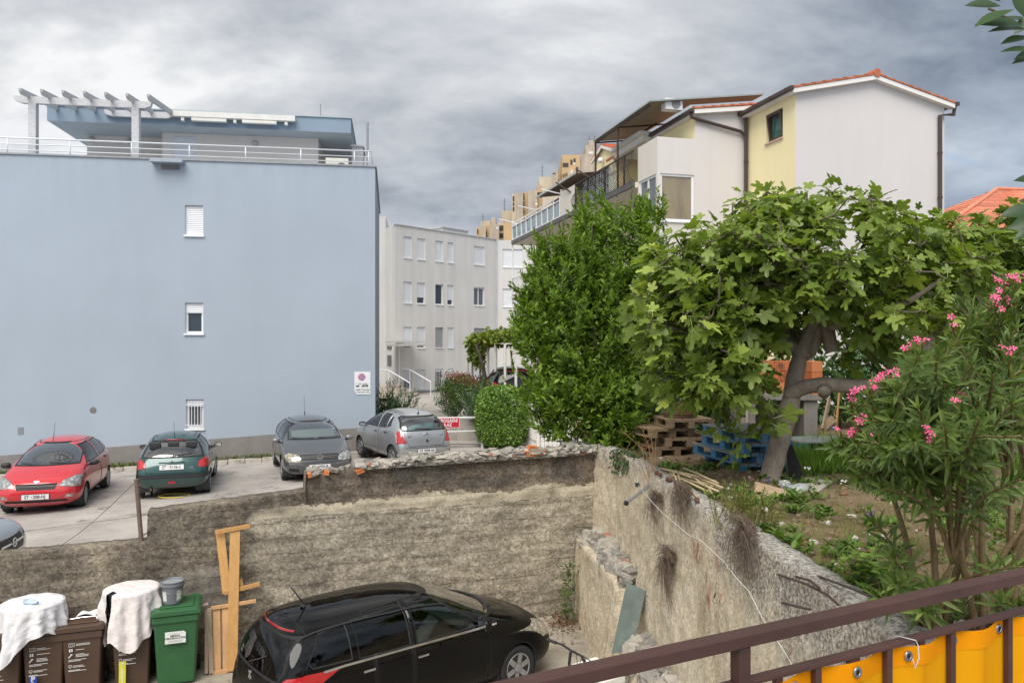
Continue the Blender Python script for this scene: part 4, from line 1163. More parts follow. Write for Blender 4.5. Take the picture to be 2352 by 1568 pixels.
	mb.beam((xi, y0_, 10.97), (xi, y1_, 10.97), .05, .04); mb.beam((xi, y0_, 9.95), (xi, y1_, 9.95), .04, .03)
	for y in (y0_+.8, y0_+2.6, y0_+4.4, y1_): mb.beam((xi, y, 9.9), (xi, y, 11.0), .05, .05)
	ir = mb.build('iron_railing', BLK, root)
	mb = MB(); SCR = mat('screen_band', (.50, .60, .62), .6, .2, 5)
	for k in range(17):
		for j in range(9):
			if (k*3 + j) % 4 == 3: continue
			y = y0_ + 1.7 + .2*k; z = 10.02 + .1*j
			mb.box(xi+.03, xi+.036, y, y+.15, z, z+.045)
		mb.box(xi+.038, xi+.042, y0_+1.7+.2*k, y0_+1.74+.2*k, 10, 10.93)
	mb.build('woven_screen', SCR, ir)
	mb = MB(); yq = H.onx(1287, 430, xi)[0]
	mb.box(xi, xi+.04, y1_+.06, yq, 9.93, 11.0); mb.box(xi, -.95, yq-.02, yq+.02, 9.93, 11.15); mb.build('divider_panel', cream, root)
	mb = MB(); y2_ = yL+.05; n = 9
	GP = mat('balcony_glass', (.20, .27, .28), .12, .1, 3, spec=.7)
	for k in range(n+1):
		y = yq+.05 + (y2_-yq-.05)*k/n; mb.beam((xi, y, 9.93), (xi, y, 10.85), .05, .05)
	for z in (9.97, 10.68, 10.85): mb.beam((xi, yq+.05, z), (xi, y2_, z), .05, .05)
	mb.beam((xi, y2_, 10.85), (xs, y2_, 10.85), .05, .05)
	gr = mb.build('glass_railing', WHITE, root)
	mb = MB(); mb.box(xi+.03, xi+.036, yq+.06, y2_-.03, 9.98, 10.67); mb.build('glazing', GP, gr)
	mb = MB()
	for k in range(46):
		y = y0_ + (y2_-y0_)*k/45; mb.beam((xi, y, 6.97), (xi, y, 7.9), .022, .022)
	for z in (7.02, 7.9): mb.beam((xi, y0_, z), (xi, y2_, z), .05, .04)
	mb.beam((xi, y2_, 7.9), (xs, y2_, 7.9), .04, .04)
	for k in range(8): mb.beam((xi+.1+.14*k, y2_, 6.97), (xi+.1+.14*k, y2_, 7.9), .02, .02)
	mb.build('bar_railing', WHITE_METAL, root)
	mb = MB(); mb.tube([(xi+.02, y2_+.05, 3.9), (xi+.02, y2_+.05, 11.0)], .04, 8); mb.build('corner_post', WHITE, root)
	# corrugated awning over the glass balcony, drying-line arms
	ya0, za0 = H.onx(1326, 398, -3.3); ya1, za1 = H.onx(1236, 455, -3.3); zq = (za0+za1)/2
	mb = MB(); n = 40
	for k in range(n):
		a, b = ya0 + (ya1-ya0)*k/n, ya0 + (ya1-ya0)*(k+1)/n
		s0, s1 = (.03 if k % 2 else 0), (0 if k % 2 else .03)
		mb.poly(((-3.4, a, zq+s0), (-3.4, b, zq+s1), (-.85, b, zq+.35+s1), (-.85, a, zq+.35+s0)))
	mb.box(-3.43, -3.38, ya0, ya1, zq-.04, zq+.05, 1)
	mb.build('awning', [mat('corrugated_brown', (.17, .13, .10), .7, .3, 4), mat('zinc_edge', (.40, .42, .41), .45)], root)
	mb = MB()
	for p, q in (((1072, 757), (1215, 805)), ((775, 945), (915, 1003)), ((535, 1100), (655, 1158))):
		a = (1058.4 + .1875*p[0], 294 + .1875*p[1]); b = (1058.4 + .1875*q[0], 294 + .1875*q[1])
		yb_, zb_ = H.onx(*b, xi); mb = MB(); mb.beam((xi, yb_, zb_), (xi-.85, yb_+.1, zb_+.18), .04, .04); mb.build('drying_arm', WHITE_METAL, root)
	mb = MB(); yq2 = H.onx(1430, 450, xi)[0]
	for p in ((1247, 672), (1497, 510)):
		a = (1058.4 + .1875*p[0], 294 + .1875*p[1]); yb_ = H.onx(*a, xi)[0]; zb_ = H.onx(*a, xi)[1]
		mb = MB(); mb.beam((xi-.3, yb_, zb_), (xi, yb_-1.1, zb_-.62), .05, .05); mb.build('drying_arm', STEEL, root)
	return H

def far_house():
	root = thing('house', 'distant white house with pinkish red tiled hip roof at the right edge', 'building', (21, 40, 0), R(8))
	TILE = mat('pink_roof_tile', (.55, .20, .12), .85, .2, 5, .1, 20, island=.2)
	mb = MB(); mb.box(1.2, 12, 0, 8, 1, 10.2); mb.build('wall', stucco('far_white', (.7, .68, .66)), root)
	mb = MB()
	a = at(2175, 502, 40); b = at(2290, 438, 44); c = at(2360, 425, 44)
	L = lambda v: Vector((math.cos(R(8))*(v.x-21) + math.sin(R(8))*(v.y-40), -math.sin(R(8))*(v.x-21) + math.cos(R(8))*(v.y-40), v.z))
	e0 = Vector((.9, -.5, 10.1)); e1 = Vector((12.4, -.5, 10.1)); r0 = L(b); r1 = Vector((9, r0.y, r0.z)); e2 = Vector((.9, 8.5, 10.1)); e3 = Vector((12.4, 8.5, 10.1))
	def slope(p0, p1, q0, q1, rows, cols):
		for i in range(rows):
			u0, u1 = i/rows, (i+1.06)/rows
			pts0 = [p0.lerp(q0, u0).lerp(p1.lerp(q1, u0), k/cols) for k in range(cols+1)]; pts1 = [p0.lerp(q0, u1).lerp(p1.lerp(q1, u1), k/cols) for k in range(cols+1)]
			A = [mb.v(p + Vector((0, 0, .11 + (.05 if k % 2 else 0)))) for k, p in enumerate(pts0)]; Bq = [mb.v(p + Vector((0, 0, .03 + (.05 if k % 2 else 0)))) for k, p in enumerate(pts1)]
			for k in range(cols): mb.f((A[k], A[k+1], Bq[k+1], Bq[k]))
			mb.f([mb.v(pts0[0]), *A, mb.v(pts0[-1])])
	slope(e0, e1, r0, r1, 14, 64); slope(e2, e0, r0, r0, 14, 40)
	mb.poly((e1, e3, r1)); mb.poly((e3, e2, r0, r1)); mb.tube([e0 + Vector((0,0,.1)), r0 + Vector((0,0,.1)), r1 + Vector((0,0,.1))], .12, 8)
	mb.build('roof', TILE, root)
# ================================================================== cars
from mathutils.bvhtree import BVHTree
TYRE = mat('tyre_rubber', (.022, .022, .023), .8, .2, 12, .15, 60)
TRIM = mat('black_trim', (.025, .025, .027), .55, .15, 10)
SEAM = mat('seam_black', (.008, .008, .008), .7)
CHROME = mat('chrome', (.62, .63, .65), .15, .03, 3, metal=1.0)
INNER = mat('cabin_plastic', (.045, .047, .05), .7, .15, 6)
SEATM = mat('seat_fabric', (.045, .045, .05), .9, .2, 10)
RIMM = mat('rim_alloy', (.42, .43, .44), .35, .12, 8, metal=.6, dirt=((.15, .13, .11), 7, .5, .5))
TAIL = mat('tail_lamp_red', (.42, .012, .015), .10, .25, 9, coat=1.0)
AMBER = mat('amber_lens', (.55, .16, .03), .12, .1, 9, coat=1.0)
PLATE = mat('plate_white', (.72, .72, .72), .45, .04, 9)
def m_glass(name, tint, k=3.0, b=.09):
	t = NT(name); t.N.remove(t.bsdf)
	g = t.n('ShaderNodeBsdfGlossy'); g.inputs['Roughness'].default_value = .015
	tr = t.n('ShaderNodeBsdfTransparent'); tr.inputs[0].default_value = (*tint, 1)
	fr = t.n('ShaderNodeFresnel'); fr.inputs['IOR'].default_value = 1.55
	f2 = t.math('ADD', t.math('MULTIPLY', fr.outputs[0], k), b, True)
	mx = t.n('ShaderNodeMixShader'); t.link(f2, mx.inputs[0]); t.link(tr.outputs[0], mx.inputs[1]); t.link(g.outputs[0], mx.inputs[2])
	t.link(mx.outputs[0], t.out.inputs[0]); return t.m
CARGLASS = m_glass('car_glass', (.55, .62, .58), 1.3, .02); PRIVACY = m_glass('tinted_car_glass', (.05, .06, .055), 1.0, .0); SCREEN = m_glass('windscreen_glass', (.50, .58, .54))
def m_lamp(name, c):
	t = NT(name)
	t.set(t.mix(t.ramp(t.voro(14), [(.2, .0), (.6, 1.0)]), tuple(c), tuple(k*.45 for k in c)), .12, .25, .6, 1.0); return t.m
def m_grille():
	t = NT('grille_mesh'); x, y, z = t.xyz()
	w = t.math('SINE', t.math('MULTIPLY', z, 260)); t.set(t.ramp(w, [(.3, (.008, .008, .008)), (.8, (.05, .05, .052))]), .5); return t.m
GRILLE = m_grille()
def m_paint(name, c, metal=.0, rough=.28, dk=1.0):
	t = NT(name); col = t.mix(1.0, tuple(c), t.ramp(t.noise(1.2, 4, .6), [(.3, .93), (.7, 1.05)]), 'MULTIPLY')
	x, y, z = t.xyz()
	dust = t.math('MULTIPLY', t.ramp(z, [(.15, .35*dk), (.55, .04*dk)]), t.ramp(t.noise(4, 5, .7), [(.3, .3), (.7, 1.0)]))
	col = t.mix(dust, col, (.20, .18, .155))
	t.set(col, rough, metal, .5 if dk == 1 else .0, 1.0 if dk == 1 else .7); t.link(t.ramp(z, [(.95, .32), (1.06, .03)]) if dk < 1 else t.ramp(z, [(.3, .12), (.6, .04)]), t.bsdf.inputs['Coat Roughness']); return t.m

def inside(poly, p):
	s = 0
	for (ax, ay), (bx, by) in zip(poly, poly[1:] + poly[:1]):
		c = (bx-ax)*(p[1]-ay) - (by-ay)*(p[0]-ax)
		if abs(c) < 1e-9: continue
		if s == 0: s = 1 if c > 0 else -1
		elif (c > 0) != (s > 0): return False
	return True
def grow(poly, d):
	n = len(poly); ar = sum(poly[i][0]*poly[(i+1)%n][1] - poly[(i+1)%n][0]*poly[i][1] for i in range(n)); sg = 1 if ar > 0 else -1
	L = []
	for i in range(n):
		(ax, ay), (bx, by) = poly[i], poly[(i+1)%n]; l = math.hypot(bx-ax, by-ay); nx, ny = sg*(by-ay)/l, -sg*(bx-ax)/l
		L.append((ax+nx*d, ay+ny*d, bx-ax, by-ay))
	out = []
	for i in range(n):
		ax, ay, adx, ady = L[i-1]; bx, by, bdx, bdy = L[i]; den = adx*bdy - ady*bdx
		if abs(den) < 1e-9: out.append((bx, by)); continue
		t = ((bx-ax)*bdy - (by-ay)*bdx)/den; out.append((ax+adx*t, ay+ady*t))
	return out

AX = {'L': ((0, 2), Vector((0, 1, 0))), 'R': ((0, 2), Vector((0, -1, 0))), 'F': ((1, 2), Vector((1, 0, 0))), 'B': ((1, 2), Vector((-1, 0, 0))), 'T': ((0, 1), Vector((0, 0, 1)))}
class Car:
	def __init__(s, root, st, L, W, H, paint, x0=None):
		s.root, s.L, s.W, s.H, s.paint = root, L, W, H, paint
		bm = bmesh.new(); rows = []
		for pts in st:
			lf = [bm.verts.new((p[0]-L/2, p[1], p[2])) for p in pts]
			rt = [lf[0]] + [bm.verts.new((p[0]-L/2, -p[1], p[2])) for p in pts[1:-1]] + [lf[-1]]
			rows.append((lf, rt))
		n = len(st[0])
		for (a, ar), (b, br) in zip(rows, rows[1:]):
			for k in range(n-1):
				bm.faces.new((a[k], b[k], b[k+1], a[k+1])); bm.faces.new((ar[k+1], br[k+1], br[k], ar[k]))
		for (lf, rt), bul, flip in ((rows[0], .05, False), (rows[-1], -.03, True)):     # front and rear caps, 2x2 quads a side
			c = bm.verts.new(((lf[3].co.x + bul), 0, lf[3].co.z))
			for side, q in ((lf, 0), (rt, 1)):
				ci = bm.verts.new((lf[3].co.x + bul*.7, side[3].co.y*.55, lf[3].co.z))
				fs = [(side[0], side[1], ci, c), (side[1], side[2], side[3], ci), (ci, side[3], side[4], side[5]), (c, ci, side[5], side[6])]
				for f in fs:
					f = f if (q == 0) != flip else f[::-1]
					bm.faces.new(f)
		bmesh.ops.recalc_face_normals(bm, faces=bm.faces)
		me = bpy.data.meshes.new('cage'); bm.to_mesh(me); bm.free()
		o = bpy.data.objects.new('cage', me); COL.objects.link(o)
		m = o.modifiers.new('s', 'SUBSURF'); m.levels = 3; m.render_levels = 3
		dg = bpy.context.evaluated_depsgraph_get(); dg.update()
		me2 = bpy.data.meshes.new_from_object(o.evaluated_get(dg)); bpy.data.objects.remove(o)
		s.bm = bmesh.new(); s.bm.from_mesh(me2); bpy.data.meshes.remove(me2)
		co = [v.co for v in s.bm.verts]
		xs = [c.x for c in co]; ys = max(c.y for c in co); z1 = max(c.z for c in co); z0 = min(c.z for c in co); zb = st[3][0][2]
		kx = L/(max(xs)-min(xs)); mnx = min(xs)
		for v in s.bm.verts:
			v.co.x = -L/2 + (v.co.x - mnx)*kx; v.co.y *= W/2/ys; v.co.z = zb + (v.co.z - z0)*(H-zb)/(z1-z0)
		s.bm.normal_update(); s.bvh = BVHTree.FromBMesh(s.bm)
		for f in s.bm.faces: f.smooth = True
	def surf(s, ax, a, b, off=.0, at0=6):
		"""point on the outside of the body seen along axis ax"""
		(i, j), d = AX[ax]; p = Vector((0, 0, 0)); p[i] = a; p[j] = b
		p = p + d*at0
		hit, nrm, _, _ = s.bvh.ray_cast(p, -d)
		if hit is None: return None
		return hit + nrm*off
	def _cand(s, ax, poly, lim):
		(i, j), d = AX[ax]; lo = [min(p[k] for p in poly) for k in (0, 1)]; hi = [max(p[k] for p in poly) for k in (0, 1)]
		out = []
		for f in s.bm.faces:
			if f.normal.dot(d) < lim: continue
			c = f.calc_center_median()
			if ax in 'LR' and c.y*d.y < 0: continue
			if ax in 'FB' and c.x*d.x < -.4*s.L/2: continue
			vi = [v.co[i] for v in f.verts]; vj = [v.co[j] for v in f.verts]
			if max(vi) < lo[0]-.001 or min(vi) > hi[0]+.001 or max(vj) < lo[1]-.001 or min(vj) > hi[1]+.001: continue
			out.append(f)
		return out
	def score(s, ax, poly, lim=.12):
		(i, j), d = AX[ax]
		for (ax_, ay), (bx, by) in zip(poly, poly[1:] + poly[:1]):
			fs = s._cand(ax, poly, lim)
			if not fs: return []
			e = Vector((0, 0, 0)); e[i] = bx-ax_; e[j] = by-ay; no = e.cross(d).normalized(); co = Vector((0, 0, 0)); co[i] = ax_; co[j] = ay
			geom = list({x for f in fs for x in (*f.verts, *f.edges)}) + fs
			bmesh.ops.bisect_plane(s.bm, geom=geom, dist=1e-5, plane_co=co, plane_no=no)
		s.bm.normal_update()
		return [f for f in s._cand(ax, poly, lim) if inside(poly, (f.calc_center_median()[i], f.calc_center_median()[j]))]
	def cut(s, ax, poly, name, m, parent=None, off=0.0, seam=.0, lim=.12, thick=0, seam_mat=1):
		"""takes the faces inside poly out of the body as a part of their own"""
		poly = [tuple(p) for p in poly]
		fs = s.score(ax, poly, lim)
		if seam:
			(i, j), d = AX[ax]
			fs = []
			for f in s.score(ax, grow(poly, seam), lim):
				cc = f.calc_center_median()
				if inside(poly, (cc[i], cc[j])): fs.append(f)
				else: f.material_index = seam_mat
		if not fs or name is None:
			if fs: bmesh.ops.delete(s.bm, geom=fs, context='FACES')
			return None
		idx = {}; V = []; Fc = []; Mi = []
		for f in fs:
			q = []
			for v in f.verts:
				if v not in idx: idx[v] = len(V); V.append(v.co + v.normal*off)
				q.append(idx[v])
			Fc.append(q); Mi.append(f.material_index)
		bmesh.ops.delete(s.bm, geom=fs, context='FACES')
		me = bpy.data.meshes.new(name); me.from_pydata([tuple(v) for v in V], [], Fc)
		for mm in (m if isinstance(m, (list, tuple)) else [m]): me.materials.append(mm)
		if isinstance(m, (list, tuple)): me.polygons.foreach_set('material_index', Mi)
		me.polygons.foreach_set('use_smooth', [True]*len(Fc)); me.update()
		o = bpy.data.objects.new(name, me); COL.objects.link(o); o.parent = parent or s.root
		if thick:
			so = o.modifiers.new('skin', 'SOLIDIFY'); so.thickness = thick; so.offset = -1
			if isinstance(m, (list, tuple)) and len(m) > 2: so.material_offset = 2; so.material_offset_rim = 0
		return o
	def finish(s):
		me = bpy.data.meshes.new('body'); s.bm.to_mesh(me); s.bm.free()
		for mm in (s.paint, SEAM, INNER, TRIM, CHROME, INNER): me.materials.append(mm)
		o = bpy.data.objects.new('body', me); COL.objects.link(o); o.parent = s.root
		so = o.modifiers.new('skin', 'SOLIDIFY'); so.thickness = .022; so.offset = -1; so.material_offset = 2
		return o
	def ribbon(s, ax, pts, w, name, m, parent=None, off=.006, n=10, th=.006):
		"""a strip of trim laid along the body"""
		mb = MB(); P = []
		for p, q in zip(pts, pts[1:]):
			for k in range(n): P.append((p[0]+(q[0]-p[0])*k/n, p[1]+(q[1]-p[1])*k/n))
		P.append(pts[-1])
		Q = [s.surf(ax, *p, off) for p in P]; Q = [q for q in Q if q is not None]
		for a, b in zip(Q, Q[1:]):
			if (a-b).length > .5: continue
			d = AX[ax][1]; mb.beam(a, b, w if ax == 'T' else th*2, th*2 if ax == 'T' else w, 0, up=(0, 0, 1) if abs((b-a).normalized().z) < .9 else d)
		if mb.V: return mb.build(name, m, parent or s.root)
	def wheel(s, x, side, r, style, y=None, steer=0.0, arch=True):
		x -= s.L/2; w = s.W/2; sg = 1 if side == 'L' else -1; wd = .19
		y = (y or w - .015)*sg
		mb = MB()
		prof = [(r*.66, -.02), (r*.80, -.003), (r*.93, -.006), (r*.985, -.03), (r, -.055), (r, -wd+.05), (r*.98, -wd+.02), (r*.7, -wd)]
		mb.lathe([(a, b*sg) for a, b in prof], (0, 0, 0), 36, axis='y')
		wh = mb.build('wheel', TYRE, s.root, smooth=True, loc=(x, y, r)); wh.rotation_euler.z = R(steer); smooth_by_angle(wh, 50)
		mb = MB(); ri = r*.66
		mb.lathe([(ri*1.02, -.016*sg), (ri*1.0, -.008*sg), (ri*.93, -.014*sg), (ri*.90, -.05*sg), (.02, -.07*sg)], (0, 0, 0), 36, axis='y', m=1)
		mb.lathe([(ri*1.02, -.018*sg), (ri*1.0, -.006*sg), (ri*.92, -.012*sg), (ri*.90, -.03*sg)], (0, 0, 0), 36, axis='y', caps=False)
		n, sw = style
		for k in range(n):
			a = 2*math.pi*k/n + .3
			c, d = math.cos(a), math.sin(a)
			mb.beam((c*.03, -.03*sg, d*.03), (c*ri*.95, -.02*sg, d*ri*.95), sw, .024, 0, up=(0, 1, 0))
		mb.lathe([(.062, -.012*sg), (.05, -.006*sg), (.001, -.004*sg)], (0, 0, 0), 18, axis='y')
		mb.build('rim', [RIMM, mat('brake_dark', (.03, .03, .03), .6, metal=.3)], wh)
		if arch:
			ra = r*1.10
			mb = MB(); n = 24
			ring = [(x + ra*math.cos(math.pi*2*k/n), r*1.02 + ra*math.sin(math.pi*2*k/n)) for k in range(n)]
			yo, yi = (w-.03)*sg, (w-.34)*sg
			for k in range(n):
				p, q = ring[k], ring[(k+1)%n]
				if p[1] < .16 and q[1] < .16: continue
				mb.poly(((p[0], yo, p[1]), (q[0], yo, q[1]), (q[0], yi, q[1]), (p[0], yi, p[1])))
			mb.poly([(p[0], yi, p[1]) for p in ring]); mb.build('wheel_arch', INNER, s.root)
	def arches(s, xs, r):
		ra = r*1.12
		for x in xs:
			for ax in 'LR':
				s.cut(ax, [(x - s.L/2 + ra*math.cos(2*math.pi*k/18), r*1.02 + ra*math.sin(2*math.pi*k/18)) for k in range(18)], None, None, lim=.05, seam=.012)
	def plate(s, ax, z, body, y=0.0, tilt=0, crest=True, w=.52, x=None):
		p = s.surf(ax, y, z); sg = 1 if ax == 'F' else -1
		c = Vector((x if x is not None else p.x + sg*.012, y, z))
		mb = MB(); mb.box(-w/2, w/2, -.004, .006, -.055, .055); mb.box(-w/2-.008, w/2+.008, 0, .012, -.063, .063, 1)
		pl = mb.build('number_plate', [PLATE, TRIM], s.root, loc=c); pl.rotation_euler = (R(tilt), 0, R(90*sg))
		BLK = mat('print_black', (.02, .02, .02), .5)
		a, b = body.split('|')
		text_mesh(a, .098, 'lettering', BLK, pl, Matrix.Translation((-w*.31, -.0052, -.002)), bold=.002, sx=.86)
		text_mesh(b, .098, 'lettering', BLK, pl, Matrix.Translation((w*.15, -.0052, -.002)), bold=.002, sx=.86)
		mb = MB()
		for i in range(3):
			for j in range(3):
				mb.box(-w*.165 + .012*i, -w*.165 + .012*i + .012, -.0052, -.0042, -.02 + .014*j, -.006 + .014*j, (i+j) % 2)
		mb.build('crest', [mat('crest_red', (.55, .05, .05), .5), PLATE], pl)
		return pl
	def mirror(s, x, z, m, y=None, size=(.10, .20, .13)):
		for sg, nm in ((1, 'L'), (-1, 'R')):
			p = s.surf(nm, x - s.L/2, z - .03)
			c = Vector((x - s.L/2 - .02, p.y + sg*.13, z))
			bm = bmesh.new(); bmesh.ops.create_uvsphere(bm, u_segments=16, v_segments=10, radius=.5)
			for v in bm.verts:
				q = v.co; q = Vector([math.copysign(abs(2*k)**.75*.5, k) for k in q]); q.x = max(q.x, -.28)
				v.co = Vector((q.x*size[0]*1.4, q.y*size[1], q.z*size[2]))
			me = bpy.data.meshes.new('wing_mirror'); bm.to_mesh(me); bm.free(); me.materials.append(m)
			me.polygons.foreach_set('use_smooth', [True]*len(me.polygons))
			o = bpy.data.objects.new('wing_mirror', me); COL.objects.link(o); o.parent = s.root; o.location = c
			mb = MB(); mb.beam((0, -sg*.04, -.05), (.02, -sg*.16, -.05), .06, .04); mb.build('mirror_arm', TRIM, o)
			mb = MB(); mb.box(-size[0]*.42, -size[0]*.40, -size[1]*.40, size[1]*.40, -size[2]*.36, size[2]*.36); mb.build('mirror_glass', mat('mirror_silver', (.7, .72, .74), .05, metal=1.0), o)
	def wiper(s, ax, a, b, arm=None):
		P = [s.surf(ax, a[0]+(b[0]-a[0])*k/6, a[1]+(b[1]-a[1])*k/6, .014) for k in range(7)]
		P = [p for p in P if p is not None]
		mb = MB(); mb.tube(P, .008, 5); mb.build('wiper', TRIM, s.root)
	def handle(s, x, z, m):
		for ax in 'LR':
			p = s.surf(ax, x - s.L/2, z, .012)
			mb = MB(); mb.box(-.085, .085, -.014, .014, -.014, .014); mb.build('door_handle', m, s.root, bevel=.008, loc=p)
	def interior(s, xd, zd, rows, wheel_side=1, zs=.55, colour=None):
		w = s.W/2 - .16; L = s.L/2
		mb = MB(); mb.box(rows[-1]-.55-L, xd+.05-L, -w, w, .30, .36); mb.build('cabin_floor', INNER, s.root)
		mb = MB(); mb.prism([(xd-.30-L, zd-.05), (xd+.30-L, zd-.02), (xd+.30-L, zd-.35), (xd-.18-L, zd-.38)], -w, w); mb.build('dashboard', colour or INNER, s.root, bevel=.03)
		mb = MB(); n = 24
		c = Vector((xd-.42-L, wheel_side*.35, zd-.02)); t = Euler((0, R(-65), 0)).to_matrix()
		ring = [c + t @ Vector((.18*math.cos(2*math.pi*k/n), .18*math.sin(2*math.pi*k/n), 0)) for k in range(n+1)]
		mb.tube(ring, .016, 6, cap=False)
		for a in (0, 2.1, 4.2): mb.beam(c, c + t @ Vector((.17*math.cos(a), .17*math.sin(a), 0)), .03, .02)
		mb.beam(c, c + Vector((.3, 0, -.12)), .06, .06); mb.build('steering_wheel', INNER, s.root)
		for i, xr in enumerate(rows):
			for y in ((.36, -.36) if i == 0 else (.40, 0, -.40)):
				ww = .25 if i == 0 else .19
				mb = MB(); mb.box(xr-.22-L, xr+.28-L, y-ww, y+ww, zs-.18, zs)
				mb.obox((xr-.30-L, y, zs+.26), (.13, ww*2, .58), (0, R(-14), 0)); mb.obox((xr-.40-L, y, zs+.66), (.09, .25, .17), (0, R(-10), 0))
				mb.build('seat', SEATM, s.root, bevel=.03)

def hatch(L, W, zb, nose_z, cowl_x, cowl_z, rf_x, rf_z, H, rr_x, rr_z, tg_x, tg_z, belt_f, belt_r, y5=.68, mid=None, tail_z=.72, nose_round=.80):
	w = W/2; mid = mid or (rf_x*.5 + rr_x*.5); y5 *= w; nr = nose_round
	return [
	 [(L-.14,0,zb),(L-.15,.45*w,zb),(L-.17,(nr-.02)*w,zb+.06),(L-.06,nr*w,.46),(L-.17,nr*w,nose_z-.05),(L-.12,.5*w,nose_z),(L-.08,0,nose_z+.02)],
	 [(L-.40,0,zb),(L-.40,.6*w,zb),(L-.38,.95*w,zb+.05),(L-.32,.985*w,.50),(L-.46,.95*w,nose_z+.06),(L-.42,.62*w,nose_z+.09),(L-.38,0,nose_z+.11)],
	 [(L-.80,0,zb),(L-.80,.6*w,zb),(L-.80,.98*w,zb+.05),(L-.80,1.0*w,.52),(cowl_x+.22,.96*w,cowl_z-.09),(cowl_x+.22,.68*w,cowl_z-.05),(cowl_x+.28,0,cowl_z-.02)],
	 [(cowl_x-.1,0,zb),(cowl_x-.1,.6*w,zb),(cowl_x-.1,.98*w,zb+.05),(cowl_x-.1,1.0*w,.54),(cowl_x-.14,.95*w,belt_f),(cowl_x-.08,.80*w,cowl_z),(cowl_x+.06,0,cowl_z+.035)],
	 [(rf_x+.1,0,zb),(rf_x+.1,.6*w,zb),(rf_x+.1,.98*w,zb+.05),(rf_x+.1,1.0*w,.55),(rf_x+.16,.955*w,belt_f+.01),(rf_x-.04,y5,rf_z-.04),(rf_x+.06,0,rf_z)],
	 [(mid,0,zb),(mid,.6*w,zb),(mid,.98*w,zb+.05),(mid,1.0*w,.56),(mid,.955*w,(belt_f+belt_r)/2),(mid,y5*1.02,H-.05),(mid,0,H)],
	 [(rr_x+.35,0,zb),(rr_x+.35,.6*w,zb),(rr_x+.35,.98*w,zb+.05),(rr_x+.30,1.0*w,.58),(rr_x+.20,.945*w,belt_r),(rr_x,y5*.97,rr_z-.045),(rr_x-.03,0,rr_z)],
	 [(.36,0,zb+.02),(.36,.6*w,zb+.02),(.30,.95*w,zb+.07),(.24,.97*w,.60),(tg_x+.18,.90*w,tg_z-.03),(tg_x+.05,.74*w,tg_z),(tg_x,0,tg_z+.01)],
	 [(.12,0,zb+.04),(.12,.45*w,zb+.04),(.13,.80*w,zb+.10),(.06,.85*w,.50),(.13,.85*w,tail_z-.02),(.08,.55*w,tail_z),(.06,0,tail_z)]]

def std_car(c, L, doors, wscreen, rwin, glass_r=CARGLASS, seal=.014):
	"""windows, then doors: doors = list of (window polygon, door polygon); polygons with x from the tail"""
	sh = lambda P: [(x - L/2, z) for x, z in P]
	G = []
	for ax in 'LR':
		for k, (wp, dp) in enumerate(doors):
			g = c.cut(ax, sh(wp), 'window_glass', CARGLASS if k == 0 else glass_r, seam=seal, off=-.006)
			d = c.cut(ax, sh(dp), 'door', [c.paint, SEAM, INNER, TRIM, CHROME, INNER], seam=.008, thick=.02) if dp else None
			if d and g: g.parent = d
	c.cut('F', wscreen, 'windscreen', SCREEN, seam=.025, off=-.004, lim=.2)
	c.cut('B', rwin, 'rear_window', SCREEN if glass_r == CARGLASS else glass_r, seam=.03, off=-.004, lim=.2)

def mirrored(P): return [(-y, z) for y, z in P]

